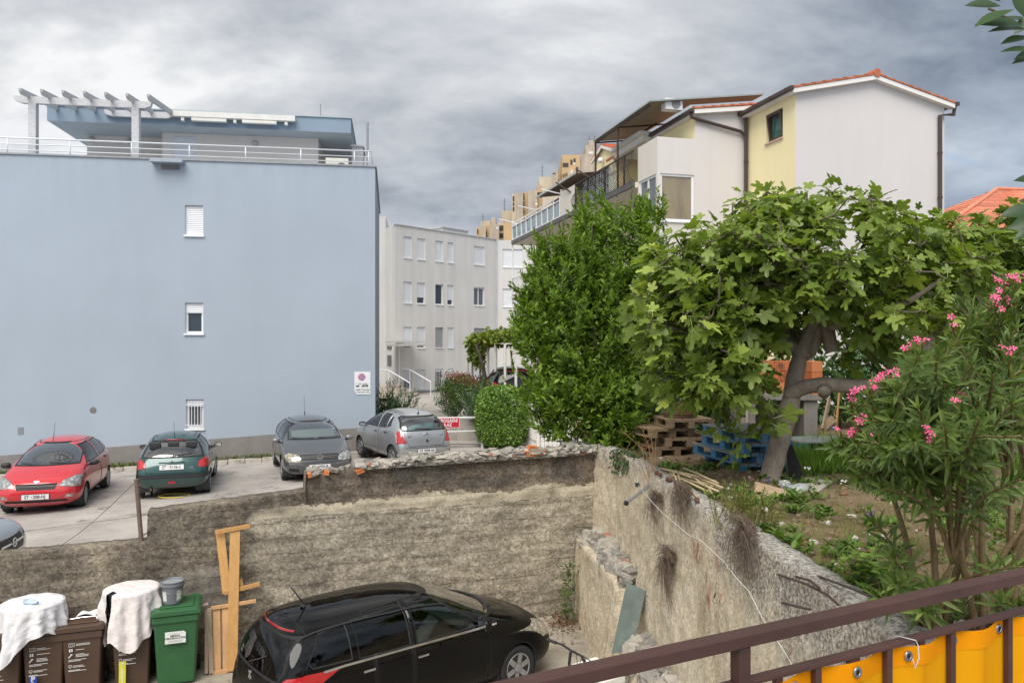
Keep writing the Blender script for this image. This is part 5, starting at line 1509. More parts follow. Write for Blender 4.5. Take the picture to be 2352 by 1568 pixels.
def red_car():
	L, W, H = 3.88, 1.67, 1.495
	root = thing('parked_car', 'red five door hatchback parked nose first beside the driveway strip', 'car', (-10.88, 18.46, .69), R(-72.9), 'cars parked below the blue wall')
	paint = m_paint('red_paint', (.55, .012, .022), .0, .3)
	c = Car(root, hatch(L, W, .20, .74, 2.98, .98, 2.16, 1.43, H, .52, 1.40, .10, .98, .95, 1.0, .70), L, W, H, paint)
	r = .29; xf, xr = L-.80, .62
	c.arches((xf, xr), r)
	lamp = m_lamp('headlamp_clear', (.52, .52, .50))
	for P in ([(.42,.66),(.80,.60),(.80,.80),(.70,.83),(.50,.76)],):
		for q in (P, mirrored(P)): 
			h = c.cut('F', q, 'headlight', lamp, off=.004, seam=.006, lim=.02)
	for P in ([(.46,.655),(.80,.60),(.80,.655),(.50,.70)],): pass
	c.cut('F', [(-.36,.60),(.36,.60),(.40,.70),(-.40,.70)], 'grille', GRILLE, off=-.01, seam=.006)
	c.cut('F', [(-.62,.30),(.62,.30),(.58,.37),(-.58,.37)], 'lower_grille', GRILLE, off=-.012)
	for q in ([(.55,.40),(.70,.40),(.70,.47),(.57,.47)],): 
		for p in (q, mirrored(q)): c.cut('F', p, 'fog_lamp', lamp, off=-.004)
	std_car(c, L, [([(2.62,1.0),(2.72,1.0),(2.15,1.35),(1.72,1.375),(1.70,1.0)], [(2.72,.32),(2.78,.6),(2.78,.96),(2.12,1.40),(1.64,1.42),(1.62,.32)]),
				   ([(1.60,1.02),(1.60,1.375),(1.05,1.37),(.86,1.30),(.88,1.03)], [(1.585,.32),(1.60,1.42),(1.0,1.415),(.80,1.32),(.80,.74),(1.03,.40),(1.03,.32)]),
				   ([(.76,1.06),(.78,1.28),(.62,1.24),(.50,1.10)], None)],
			[(-.64,1.03),(.64,1.03),(.56,1.36),(.3,1.40),(-.3,1.40),(-.56,1.36)], [(-.58,1.04),(.58,1.04),(.50,1.32),(-.50,1.32)])
	c.cut('B', [(.58,.72),(.80,.72),(.80,1.0),(.60,1.0)], 'tail_light', TAIL); c.cut('B', mirrored([(.58,.72),(.80,.72),(.80,1.0),(.60,1.0)]), 'tail_light', TAIL)
	for x in (xf, xr):
		for sd in 'LR': c.wheel(x, sd, r, (7, .05), steer=4 if x == xf else 0)
	c.ribbon('F', [(-.35,.66),(.35,.66)], .022, 'chrome_bar', CHROME, off=.004)
	c.ribbon('F', [(-.40,.71),(.40,.71)], .012, 'trim_strip', TRIM, off=.002)
	for y in (.5, -.5): c.ribbon('T', [(2.0-L/2,y*1.02),(.6-L/2,y)], .012, 'roof_seam', TRIM, off=.001)
	c.plate('F', .45, 'ST|208-NJ')
	p = c.surf('F', 0, .755, .004); mb = MB(); mb.lathe([(.01, 0), (.055, 0), (.05, .012), (.01, .014)], (0,0,0), 18, axis='x'); b = mb.build('badge', CHROME, root, loc=p); b.scale = (1, 1, .5); b.rotation_euler.y = R(-40)
	c.mirror(2.70, .99, TRIM); c.wiper('F', (.62,1.035),(.05,1.06)); c.wiper('F', (-.1,1.035),(-.55,1.06))
	c.handle(1.76, .86, TRIM); c.handle(.98, .90, TRIM)
	p = c.surf('T', 2.0-L/2, -.12); mb = MB(); mb.tube([p, p+Vector((-.10,0,.16))], .008, 5); mb.tube([p+Vector((-.1,0,.16)), p+Vector((-.18,0,.42))], .004, 5); mb.build('antenna', TRIM, root)
	c.interior(2.72, .98, (1.85, .95), 1)
	c.finish(); return root

def green_car():
	L, W, H = 3.835, 1.652, 1.43
	root = thing('parked_car', 'dark green hatchback with its tail to the viewer, in front of the barred window', 'car', (-8.5, 19.62, .84), R(108.5), 'cars parked below the blue wall')
	paint = m_paint('green_metallic', (.006, .055, .052), .35, .3)
	c = Car(root, hatch(L, W, .19, .66, 2.85, .92, 2.05, 1.37, H, .62, 1.34, .14, .93, .90, .96, .67, tail_z=.70), L, W, H, paint)
	r = .285; xf, xr = L-.76, .62
	c.arches((xf, xr), r); lamp = m_lamp('headlamp_clear', (.52, .52, .50))
	P = [(.40,.56),(.76,.58),(.78,.74),(.60,.72)]
	for q in (P, mirrored(P)): c.cut('F', q, 'headlight', lamp, lim=.02)
	c.cut('F', [(-.3,.40),(.3,.40),(.3,.50),(-.3,.50)], 'grille', GRILLE, off=-.01)
	P = [(.55,.73),(.82,.70),(.82,.88),(.72,.93),(.58,.86)]
	for q in (P, mirrored(P)): c.cut('B', q, 'tail_light', TAIL, off=.004, seam=.006, lim=.02)
	std_car(c, L, [([(2.48,.95),(2.58,.95),(2.08,1.29),(1.55,1.32),(1.52,.95)], [(2.60,.30),(2.66,.55),(2.66,.91),(2.05,1.34),(1.48,1.365),(1.45,.30)]),
				   ([(1.42,.97),(1.44,1.32),(.98,1.30),(.78,1.20),(.84,.99)], [(1.41,.30),(1.43,1.365),(.95,1.35),(.72,1.22),(.74,.70),(.98,.40),(.98,.30)])],
			[(-.60,.97),(.60,.97),(.52,1.30),(.3,1.335),(-.3,1.335),(-.52,1.30)], [(-.64,.97),(.64,.97),(.60,1.10),(.50,1.27),(-.50,1.27),(-.60,1.10)])
	# black bumper strip, lower fog lamp, tailgate seams
	c.cut('B', [(-.84,.49),(.84,.49),(.84,.57),(-.84,.57)], 'bumper_strip', TRIM, off=.008, lim=.02)
	c.cut('B', [(-.07,.36),(.07,.36),(.09,.39),(.07,.42),(-.07,.42),(-.09,.39)], 'fog_lamp', TAIL, off=.003, lim=.02)
	c.cut('B', [(-.22,1.295),(.22,1.295),(.22,1.32),(-.22,1.32)], 'brake_light', mat('brake_lamp_dim', (.16, .012, .012), .2), off=.004)
	c.ribbon('B', [(-.60,.92),(-.55,.62),(.55,.62),(.60,.92)], .008, 'tailgate_seam', SEAM, off=.0005)
	c.ribbon('B', [(-.28,.845),(.28,.845)], .022, 'tailgate_rib', paint, off=.006)
	for y in (.5, -.5): c.ribbon('T', [(2.0-L/2,y*1.0),(.7-L/2,y*.98)], .03, 'roof_seam', TRIM, off=.001)
	for x in (xf, xr):
		for sd in 'LR': c.wheel(x, sd, r, (6, .05), steer=-10 if x == xf else 0)
	c.plate('B', .745, 'ST|5136-S', tilt=-12)
	p = c.surf('B', 0, .86, .006); mb = MB(); mb.lathe([(.005, 0), (.03, 0), (.028, -.01), (.005, -.012)], (0,0,0), 14, axis='x'); mb.build('badge', CHROME, root, loc=p)
	p = c.surf('B', -.42, .72, .004); o = text_mesh('206', .055, 'lettering', CHROME, root, Matrix.Translation(p) @ Matrix.Rotation(R(-90), 4, 'Z'), bold=.001)
	c.mirror(2.55, .93, TRIM); c.wiper('B', (0,.985),(-.42,1.02)); c.wiper('F', (.5,.98),(0,1.0))
	c.handle(1.6, .82, paint); c.handle(.95, .86, paint)
	p = c.surf('T', .72-L/2, 0); mb = MB(); mb.tube([p, p+Vector((-.06,0,.12))], .008, 5); mb.tube([p+Vector((-.06,0,.12)), p+Vector((-.16,0,.40))], .004, 5); mb.build('antenna', TRIM, root)
	mb = MB(); mb.tube([(-L/2+.3,.45,.25),(-L/2+.06,.45,.24)], .03, 10); mb.build('exhaust', mat('rusty_pipe', (.09, .06, .045), .6), root)
	c.interior(2.55, .93, (1.72, .85), 1)
	c.finish(); return root

def grey_car():
	L, W, H = 4.2, 1.76, 1.485
	root = thing('parked_car', 'dark grey five door hatchback facing the rubble wall with a cloudy left headlamp', 'car', (-5.61, 21.29, .93), R(-68.3), 'cars parked below the blue wall')
	paint = m_paint('grey_metallic', (.105, .108, .118), .45, .32)
	c = Car(root, hatch(L, W, .20, .72, 3.22, .98, 2.42, 1.42, H, .60, 1.40, .12, 1.0, .95, 1.0, .70, nose_round=.83), L, W, H, paint)
	r = .315; xf, xr = L-.85, .76
	c.arches((xf, xr), r)
	P = [(.46,.56),(.56,.545),(.80,.56),(.84,.70),(.74,.76),(.54,.72),(.46,.65)]
	c.cut('F', P, 'headlight', m_lamp('headlamp_clear', (.52, .52, .50)), off=.005, seam=.006, lim=.02)
	tag(c.cut('F', mirrored(P), 'headlight', m_lamp('headlamp_yellowed', (.58, .52, .38)), off=.005, seam=.006, lim=.02), 'yellowed cloudy headlamp')
	c.cut('F', [(-.45,.60),(.45,.60),(.50,.68),(.44,.72),(-.44,.72),(-.50,.68)], 'grille', GRILLE, off=-.006, seam=.006)
	c.cut('F', [(-.40,.265),(.40,.265),(.40,.345),(-.40,.345)], 'lower_grille', GRILLE, off=-.012)
	for P in ([(.50,.28),(.74,.30),(.74,.40),(.50,.38)],):
		for q in (P, mirrored(P)): c.cut('F', q, 'side_grille', GRILLE, off=-.008)
	std_car(c, L, [([(2.86,.99),(2.96,.99),(2.42,1.34),(1.86,1.37),(1.84,.99)], [(2.98,.32),(3.04,.6),(3.04,.95),(2.40,1.39),(1.80,1.415),(1.78,.32)]),
				   ([(1.74,1.0),(1.74,1.37),(1.2,1.365),(.98,1.30),(1.0,1.02)], [(1.74,.32),(1.76,1.415),(1.15,1.41),(.92,1.32),(.92,.74),(1.20,.42),(1.20,.32)]),
				   ([(.90,1.05),(.92,1.29),(.76,1.24),(.66,1.10)], None)],
			[(-.66,1.03),(.66,1.03),(.58,1.34),(.3,1.385),(-.3,1.385),(-.58,1.34)], [(-.6,1.05),(.6,1.05),(.52,1.32),(-.52,1.32)])
	P = [(.52,.76),(.82,.76),(.82,1.0),(.58,.98)]
	for q in (P, mirrored(P)): c.cut('B', q, 'tail_light', TAIL, lim=.02)
	for z in (.64, .675): c.ribbon('F', [(-.45,z),(.45,z)], .010, 'chrome_bar', CHROME, off=.006)
	c.ribbon('F', [(-.78,.52),(-.4,.49)], .012, 'chrome_bar', CHROME, off=.003); c.ribbon('F', [(.4,.49),(.78,.52)], .012, 'chrome_bar', CHROME, off=.003)
	for x in (xf, xr):
		for sd in 'LR': c.wheel(x, sd, r, (5, .07))
	c.plate('F', .425, 'ST|6920-B')
	p = c.surf('F', 0, .66, .010)
	mb = MB(); mb.lathe([(.001, 0), (.072, 0), (.072, .006), (.001, .006)], (0,0,0), 28, axis='x', m=1); mb.lathe([(.072, 0), (.072, .012), (.062, .012), (.062, .004)], (0,0,0), 28, axis='x', caps=False)
	for a, b in (((-.035,.055),(-.012,.006)),((.035,.055),(.012,.006)),((-.012,.006),(0,.03)),((.012,.006),(0,.03)),((-.058,.022),(-.026,-.056)),((.058,.022),(.026,-.056)),((-.026,-.056),(0,0)),((.026,-.056),(0,0))):
		mb.beam((.010, a[0], a[1]), (.010, b[0], b[1]), .010, .008, 0, up=(1, 0, 0))
	mb.build('badge', [CHROME, mat('badge_blue', (.04, .06, .12), .4)], root, loc=p)
	c.mirror(2.92, .97, mat('grey_mirror', (.20, .20, .215), .3, .1, 3, metal=.4, coat=.8)); c.wiper('F', (.62,1.03),(.08,1.05)); c.wiper('F', (-.06,1.03),(-.58,1.05))
	c.handle(1.92, .88, paint); c.handle(1.1, .90, paint)
	p = c.surf('T', .95-L/2, 0); mb = MB(); mb.tube([p, p+Vector((-.03,0,.08))], .016, 6); mb.tube([p+Vector((-.03,0,.08)), p+Vector((-.16,0,.52))], .005, 5); mb.build('antenna', TRIM, root)
	mb = MB(); mb.poly(((2.98-L/2,-.56,1.03),(2.98-L/2,.56,1.03),(2.72-L/2,.56,1.22),(2.72-L/2,-.56,1.20))); mb.build('sunshade', mat('sunshade_foil', (.70, .70, .68), .4, .1, 5), root)
	c.interior(2.95, .98, (2.05, 1.05), 1)
	c.finish(); return root

def silver_car():
	L, W, H = 3.75, 1.695, 1.53
	root = thing('parked_car', 'silver hatchback with rear window facing the viewer, next to the red and white barrier sign', 'car', (-3.30, 22.61, 1.05), R(121.2), 'cars parked below the blue wall')
	paint = m_paint('silver_metallic', (.40, .41, .42), .55, .3)
	c = Car(root, hatch(L, W, .20, .74, 2.92, 1.02, 2.12, 1.46, H, .46, 1.42, .10, 1.0, .98, 1.03, .70, tail_z=.66), L, W, H, paint)
	r = .30; xf, xr = L-.76, .52
	c.arches((xf, xr), r); lamp = m_lamp('headlamp_clear', (.52, .52, .50))
	P = [(.42,.62),(.78,.64),(.80,.86),(.56,.78)]
	for q in (P, mirrored(P)): c.cut('F', q, 'headlight', lamp, lim=.02)
	c.cut('F', [(-.4,.32),(.4,.32),(.4,.46),(-.4,.46)], 'grille', GRILLE, off=-.01)
	P = [(.52,.70),(.82,.68),(.82,1.0),(.70,1.01),(.62,.84)]
	P = [(.58,.70),(.84,.68),(.84,.99),(.70,1.0)]
	for q in (P, mirrored(P)):
		c.cut('B', q, 'tail_light', TAIL, off=.005, seam=.006, lim=.25)
	std_car(c, L, [([(2.50,1.02),(2.62,1.02),(2.12,1.375),(1.62,1.41),(1.60,1.03)], [(2.66,.32),(2.72,.6),(2.72,.99),(2.10,1.43),(1.56,1.455),(1.54,.32)]),
				   ([(1.50,1.04),(1.52,1.41),(1.06,1.40),(1.0,1.06)], [(1.50,.32),(1.52,1.455),(1.04,1.45),(.72,1.30),(.72,.72),(.96,.42),(.96,.32)]),
				   ([(.95,1.07),(1.0,1.39),(.84,1.33),(.74,1.12)], None)],
			[(-.62,1.07),(.62,1.07),(.54,1.38),(.3,1.425),(-.3,1.425),(-.54,1.38)], [(-.62,1.03),(.62,1.03),(.64,1.1),(.53,1.36),(-.53,1.36),(-.64,1.1)])
	c.ribbon('B', [(-.60,1.0),(-.60,.84),(-.50,.60),(.50,.60),(.60,.84),(.60,1.0)], .008, 'tailgate_seam', SEAM, off=.0005)
	c.ribbon('B', [(-.7,.56),(.7,.56)], .010, 'bumper_seam', SEAM, off=.0005)
	for x in (xf, xr):
		for sd in 'LR': c.wheel(x, sd, r, (7, .045))
	c.plate('B', .47, 'ST|7298 AK')
	p = c.surf('B', 0, .90, .008); mb = MB()
	for rx, rz in ((.075, .05), (.03, .048), (.045, .022)):
		mb.tube([(0, rx*math.cos(2*math.pi*k/24), rz*math.sin(2*math.pi*k/24) + (.014 if rx == .045 else 0)) for k in range(25)], .006, 5, cap=False)
	mb.build('badge', CHROME, root, loc=p)
	mb = MB(); p = c.surf('B', -.02, .74, .006); mb.lathe([(.001, 0), (.035, 0), (.03, -.02), (.001, -.02)], (0,0,0), 14, axis='x'); mb.build('lock_button', TRIM, root, loc=p)
	for y, tx in ((.46, 'TOYOTA'), (-.46, 'YARIS')):
		p = c.surf('B', y, .86, .006); text_mesh(tx, .04, 'lettering', CHROME if y < 0 else TRIM, root, Matrix.Translation(p) @ Matrix.Rotation(R(-90), 4, 'Z') , bold=.001)
	c.mirror(2.55, 1.03, TRIM); c.wiper('B', (.30,1.06),(-.16,1.04)); c.wiper('F', (.5,1.07),(0,1.08))
	c.handle(1.70, .90, TRIM); c.handle(.98, .93, TRIM)
	p = c.surf('T', .58-L/2, 0); mb = MB(); mb.tube([p, p+Vector((-.02,0,.05))], [.03, .015], 8); mb.tube([p+Vector((-.02,0,.05)), p+Vector((.06,0,.45))], .005, 5); mb.build('antenna', TRIM, root)
	mb = MB(); mb.box(.42-L/2, .85-L/2, -.5, .5, .95, 1.0); mb.build('parcel_shelf', INNER, root)
	mb = MB(); stone(mb, (.6-L/2, .12, 1.05), (.3, .45, .16), 0, 3); stone(mb, (.6-L/2, -.3, 1.08), (.3, .3, .2), 0, 9)
	mb.build('bag', mat('turquoise_bag', (.10, .50, .52), .4, .2, 8), root, smooth=True)
	c.interior(2.6, 1.0, (1.72, .95), 1)
	c.finish(); return root

def nose_car():
	L, W, H = 4.5, 1.81, 1.5
	c0 = at(62, 1268, 11.75)
	head = R(12)
	root = thing('parked_car', 'silver hatchback at the photo edge, only its black grilled nose above the wall', 'car', (c0.x - .47 - 2.25*math.cos(head), 11.75 - 2.25*math.sin(head) + .42, .72), head, 'cars parked below the blue wall')
	paint = m_paint('silver_blue_metallic', (.36, .38, .41), .5, .28)
	c = Car(root, hatch(L, W, .20, .78, 3.30, 1.0, 2.45, 1.43, H, .70, 1.38, .14, 1.02, .97, 1.04, .68, nose_round=.78), L, W, H, paint)
	r = .33; xf, xr = L-.93, .88
	c.arches((xf, xr), r); lamp = m_lamp('headlamp_clear', (.52, .52, .50))
	P = [(.46,.64),(.82,.72),(.80,.86),(.60,.80)]
	for q in (P, mirrored(P)): c.cut('F', q, 'headlight', lamp, lim=.02, seam=.006)
	c.cut('F', [(-.40,.46),(.40,.46),(.44,.60),(.40,.70),(-.40,.70),(-.44,.60)], 'grille', GRILLE, off=-.004, seam=.012, seam_mat=4)
	c.cut('F', [(-.5,.26),(.5,.26),(.5,.36),(-.5,.36)], 'lower_grille', GRILLE, off=-.012)
	std_car(c, L, [([(2.95,1.01),(3.05,1.01),(2.45,1.35),(1.95,1.39),(1.93,1.02)], [(3.06,.32),(3.12,.6),(3.12,.97),(2.43,1.40),(1.88,1.43),(1.86,.32)]),
				   ([(1.83,1.03),(1.83,1.39),(1.3,1.375),(1.05,1.27),(1.10,1.07)], [(1.82,.32),(1.84,1.43),(1.25,1.42),(1.0,1.3),(1.05,.76),(1.30,.42),(1.30,.32)])],
			[(-.66,1.06),(.66,1.06),(.56,1.36),(.3,1.39),(-.3,1.39),(-.56,1.36)], [(-.6,1.08),(.6,1.08),(.5,1.30),(-.5,1.30)])
	P = [(.55,.80),(.82,.78),(.82,1.0),(.6,1.0)]
	for q in (P, mirrored(P)): c.cut('B', q, 'tail_light', TAIL, lim=.02)
	c.ribbon('F', [(-.40,.60),(.40,.60)], .035, 'chrome_bar', CHROME, off=.004)
	for x in (xf, xr):
		for sd in 'LR': c.wheel(x, sd, r, (5, .06))
	p = c.surf('F', 0, .60, .016); mb = MB(); mb.tube([(0, .065*math.cos(2*math.pi*k/24), .065*math.sin(2*math.pi*k/24)) for k in range(25)], .010, 6, cap=False)
	mb.beam((0,-.06,-.008),(0,.02,-.008),.014,.010,up=(1,0,0)); mb.beam((0,-.02,.008),(0,.06,.008),.014,.010,up=(1,0,0)); mb.build('badge', CHROME, root, loc=p)
	c.mirror(2.95, 1.02, paint); c.handle(2.0, .9, paint); c.handle(1.15, .92, paint)
	c.ribbon('T', [(3.5-L/2,.60),(L/2-.35,.52)], .008, 'bonnet_seam', SEAM, off=.0005); c.ribbon('T', [(3.5-L/2,-.60),(L/2-.35,-.52)], .008, 'bonnet_seam', SEAM, off=.0005)
	c.interior(3.05, 1.0, (2.1, 1.1), 1)
	c.finish(); return root

def minivan():
	L, W, H = 4.53, 1.84, 1.64
	root = thing('parked_car', 'glossy black minivan parked in the yard below the concrete wall', 'car', (VAN[0], VAN[1], 0), R(VAN[2])); root.scale = (VAN[3],)*3
	paint = m_paint('black_paint', (.0022, .0022, .0024), .0, .5, .05)
	w = W/2; zb = .20
	st = [
	 [(L-.16,0,zb),(L-.18,.45*w,zb),(L-.20,.78*w,zb+.06),(L-.06,.80*w,.48),(L-.20,.80*w,.74),(L-.14,.5*w,.80),(L-.10,0,.83)],
	 [(L-.45,0,zb),(L-.45,.6*w,zb),(L-.42,.95*w,zb+.05),(L-.36,.985*w,.52),(L-.52,.95*w,.88),(L-.48,.62*w,.94),(L-.44,0,.97)],
	 [(L-.9,0,zb),(L-.9,.6*w,zb),(L-.9,.98*w,zb+.05),(L-.9,1.0*w,.55),(3.62,.95*w,1.0),(3.66,.70*w,1.06),(3.74,0,1.10)],
	 [(3.2,0,zb),(3.2,.6*w,zb),(3.2,.98*w,zb+.05),(3.2,1.0*w,.56),(3.25,.95*w,1.03),(3.38,.80*w,1.10),(3.58,0,1.15)],
	 [(2.55,0,zb),(2.55,.6*w,zb),(2.55,.98*w,zb+.05),(2.55,1.0*w,.57),(2.70,.95*w,1.05),(2.38,.68*w,1.55),(2.58,0,1.60)],
	 [(1.7,0,zb),(1.7,.6*w,zb),(1.7,.98*w,zb+.05),(1.7,1.0*w,.58),(1.7,.955*w,1.07),(1.7,.70*w,1.60),(1.7,0,1.655)],
	 [(.95,0,zb),(.95,.6*w,zb),(.95,.98*w,zb+.05),(.9,1.0*w,.60),(.85,.945*w,1.09),(.82,.69*w,1.58),(.80,0,1.64)],
	 [(.55,0,zb),(.55,.6*w,zb),(.55,.97*w,zb+.05),(.5,.99*w,.62),(.42,.925*w,1.10),(.34,.67*w,1.53),(.28,0,1.585)],
	 [(.36,0,zb+.02),(.36,.6*w,zb+.02),(.30,.95*w,zb+.07),(.24,.96*w,.62),(.26,.88*w,1.06),(.13,.72*w,1.10),(.10,0,1.12)],
	 [(.12,0,zb+.04),(.12,.45*w,zb+.04),(.13,.82*w,zb+.10),(.05,.86*w,.52),(.14,.86*w,.80),(.06,.55*w,.80),(.04,0,.80)]]
	c = Car(root, st, L, W, H, paint)
	r = .325; xf, xr = 3.66, .93
	c.arches((xf, xr), r)
	lamp = m_lamp('headlamp_clear', (.52, .52, .50))
	P = [(.42,.66),(.60,.60),(.86,.66),(.88,.86),(.72,.92)]
	for q in (P, mirrored(P)): c.cut('F', q, 'headlight', m_lamp('headlamp_yellowed', (.58, .54, .44)), off=.005, seam=.008, lim=.02)
	c.cut('F', [(-.5,.36),(.5,.36),(.45,.60),(-.45,.60)], 'grille', GRILLE, off=-.01, seam=.008, seam_mat=4)
	P = [(.60,.78),(.90,.84),(.90,1.09),(.74,1.07),(.60,.92)]
	for q in (P, mirrored(P)): c.cut('B', q, 'tail_light', TAIL, off=.006, seam=.008, lim=.22)
	sh = lambda P: [(x - L/2, z) for x, z in P]
	for ax in 'LR': c.cut(ax, sh([(.22,.84),(.54,.94),(.84,1.075),(.40,1.09),(.22,1.06)]), 'tail_light', TAIL, off=.006, lim=.3)
	std_car(c, L, [([(3.02,1.10),(2.42,1.50),(1.98,1.525),(1.96,1.10)], [(3.10,.32),(3.14,.6),(3.14,1.06),(2.38,1.555),(1.90,1.575),(1.88,.32)]),
				   ([(1.84,1.11),(1.86,1.53),(1.12,1.51),(1.12,1.12)], [(1.85,.32),(1.87,1.575),(1.06,1.56),(1.04,.80),(1.30,.44),(1.30,.32)]),
				   ([(1.0,1.14),(1.0,1.50),(.66,1.46),(.46,1.20),(.50,1.15)], None),
				   ([(3.30,1.09),(3.14,1.09),(3.12,1.15)], None)],
			[(-.72,1.17),(.72,1.17),(.60,1.48),(.3,1.535),(-.3,1.535),(-.60,1.48)], [(-.62,1.02),(.62,1.02),(.66,1.12),(.56,1.44),(-.56,1.44),(-.66,1.12)], PRIVACY, .018)
	for ax in 'LR':
		c.ribbon(ax, sh([(.62,1.075),(.9,1.085),(1.9,1.075),(2.6,1.06),(3.30,1.045)]), .03, 'chrome_strip', CHROME, off=.004, n=8)
	for y in (.585, -.585): c.ribbon('T', [(2.50-L/2,y),(1.7-L/2,y*1.04),(.45-L/2,y)], .035, 'roof_rail', TRIM, off=.004, n=10)
	c.ribbon('T', [(.50-L/2,-.58),(.46-L/2,0),(.50-L/2,.58)], .010, 'spoiler_seam', SEAM, off=.0005)
	c.ribbon('B', [(-.45,1.50),(.45,1.50)], .03, 'brake_light', TAIL, off=.004)
	c.ribbon('B', [(-.62,1.0),(-.50,.80),(-.2,.74),(.2,.74),(.50,.80),(.62,1.0)], .008, 'tailgate_seam', SEAM, off=.0005)
	for x in (xf, xr):
		for sd in 'LR': c.wheel(x, sd, r, (6, .075))
	p = c.surf('B', 0, .93, .010)
	mb = MB()
	for a, b, ww in (((-.03,.05),(.0,.02),.025),((.0,.02),(.02,-.03),.03),((.02,-.03),(.05,-.05),.018),((.02,-.03),(-.01,-.06),.018),((.0,.02),(.05,.035),.014),((.0,.0),(-.04,-.015),.014),((-.03,.05),(-.05,.04),.02)):
		mb.beam((0, a[0], a[1]), (0, b[0], b[1]), ww, .012, up=(1, 0, 0))
	mb.build('badge', CHROME, root, loc=p)
	c.mirror(3.02, 1.13, paint, size=(.12, .22, .17)); c.wiper('B', (.1,1.05),(-.3,1.22)); c.wiper('F', (.66,1.18),(.0,1.20)); c.wiper('F', (-.0,1.17),(-.6,1.19))
	for x, z in ((2.02,.93),(1.22,.95)): c.handle(x, z, CHROME)
	p = c.surf('T', .72-L/2, 0); mb = MB(); mb.tube([p, p+Vector((.03,0,.03))], [.045, .02], 8); mb.tube([p+Vector((.03,0,.03)), p+Vector((-.16,0,.30))], [.012, .006], 6); mb.build('antenna', TRIM, root)
	mb = MB()
	p = [c.surf('F', y, z, .012) for y, z in ((-.78,1.155),(-.4,1.165),(0,1.17),(.4,1.165),(.78,1.155))]
	for a, b in zip(p, p[1:]): mb.beam(a, b, .05, .02)
	mb.build('cowl_trim', TRIM, root)
	mb = MB()
	for k, (y, z) in enumerate(((-.46,1.46),(-.38,1.47),(-.30,1.48),(-.22,1.485),(-.42,1.43))):
		q = c.surf('F', y, z, -.012); q2 = c.surf('F', y+.06, z, -.012); q3 = c.surf('F', y+.06, z+.035, -.012); q4 = c.surf('F', y, z+.035, -.012)
		if None not in (q, q2, q3, q4): mb.poly((q, q2, q3, q4), k % 3)
	mb.build('sticker', [mat('sticker_green', (.25, .5, .12), .5), mat('sticker_yellow', (.7, .6, .1), .5), mat('sticker_teal', (.15, .45, .5), .5)], root)
	c.interior(3.05, 1.12, (2.2, 1.45, .92), 1, .58, mat('dash_grey_green', (.13, .16, .15), .6, .1, 4))
	mb = MB(); mb.prism([(2.78-L/2,1.06),(2.86-L/2,1.06),(2.52-L/2,.70),(2.35-L/2,.66)], -.13, .13); mb.build('centre_console', mat('console_silver', (.35, .37, .37), .35, .3, 20, metal=.4), root, bevel=.02)
	c.finish(); return root
VAN = (-1.37, 9.75, 39.3, .883)
def cars():
	red_car(); green_car(); grey_car(); silver_car(); nose_car(); minivan()
# ================================================================== plants
def leaf_tpl(w=.3, rows=4, fold=.10, droop=.12, peak=.45):
	"""pointed leaf along +x, length 1: verts, faces"""
	V = [(0, 0, 0)]; 
	for k in range(1, rows):
		u = k/rows; hw = w/2*math.sin(math.pi*u**(math.log(.5)/math.log(peak)))
		z = -droop*u*u
		V += [(u, hw, z + fold*hw*2), (u, 0, z), (u, -hw, z + fold*hw*2)]
	V.append((1, 0, -droop))
	Fc = [(0, 2, 1), (0, 3, 2)]
	for k in range(rows-2):
		a = 1+3*k; Fc += [(a, a+1, a+4, a+3), (a+1, a+2, a+5, a+4)]
	a = 1+3*(rows-2); e = len(V)-1
	Fc += [(a, a+1, e), (a+1, a+2, e)]
	return V, Fc
def kite_tpl(w=.4, fold=.12, droop=.08):
	V = [(0,0,0), (.5,0,-droop*.4), (1,0,-droop), (.42,w/2,fold*w), (.42,-w/2,fold*w)]
	return V, [(0,1,3), (1,2,3), (0,4,1), (1,4,2)]
def fig_tpl():
	"""five-lobed leaf with a pale stalk and midribs"""
	lobes = [(-118, .50, 34), (-58, .84, 30), (0, 1.0, 28), (58, .84, 30), (118, .50, 34)]
	out = []
	for i, (a, r, wd) in enumerate(lobes):
		if i: 
			pa, pr, _ = lobes[i-1]; m = (a+pa)/2; out.append((m, .50 if abs(m) < 60 else .42))
		out += [(a-wd*.66, r*.72), (a-wd*.44, r*.90), (a, r), (a+wd*.44, r*.90), (a+wd*.66, r*.72)]
	V = [(.0, 0, 0), (.28, 0, .02)]
	for a, r in out:
		c, s_ = math.cos(R(a)), math.sin(R(a)); x = .18 + r*.80*c; y = r*.62*s_
		V.append((x, y, .05 + .10*abs(y) - .20*(x*x + y*y) + .03*math.sin(a*.35)))
	n = len(out); Fc = [(1, 2+k, 3+k) for k in range(n-1)] + [(0, 1, 2+n-1), (0, 2, 1)]
	Fc = [f for f in Fc]; M = [0]*len(Fc)
	b = len(V)
	V += [(-.42, -.014, -.10), (-.42, .014, -.10), (.02, .016, .0), (.02, -.016, .0)]; Fc.append((b, b+3, b+2, b+1)); M.append(1)
	for a, r, wd in lobes[1:4]:
		c, s_ = math.cos(R(a)), math.sin(R(a)); x = .18 + r*.70*c; y = r*.54*s_
		b = len(V); px, py = -s_*.013, c*.013
		z = .05 + .10*abs(y) - .20*(x*x+y*y) + .015
		V += [(.02+px, py, .016), (.02-px, -py, .016), (x, y, z)]; Fc.append((b, b+1, b+2)); M.append(1)
	return V, Fc, M

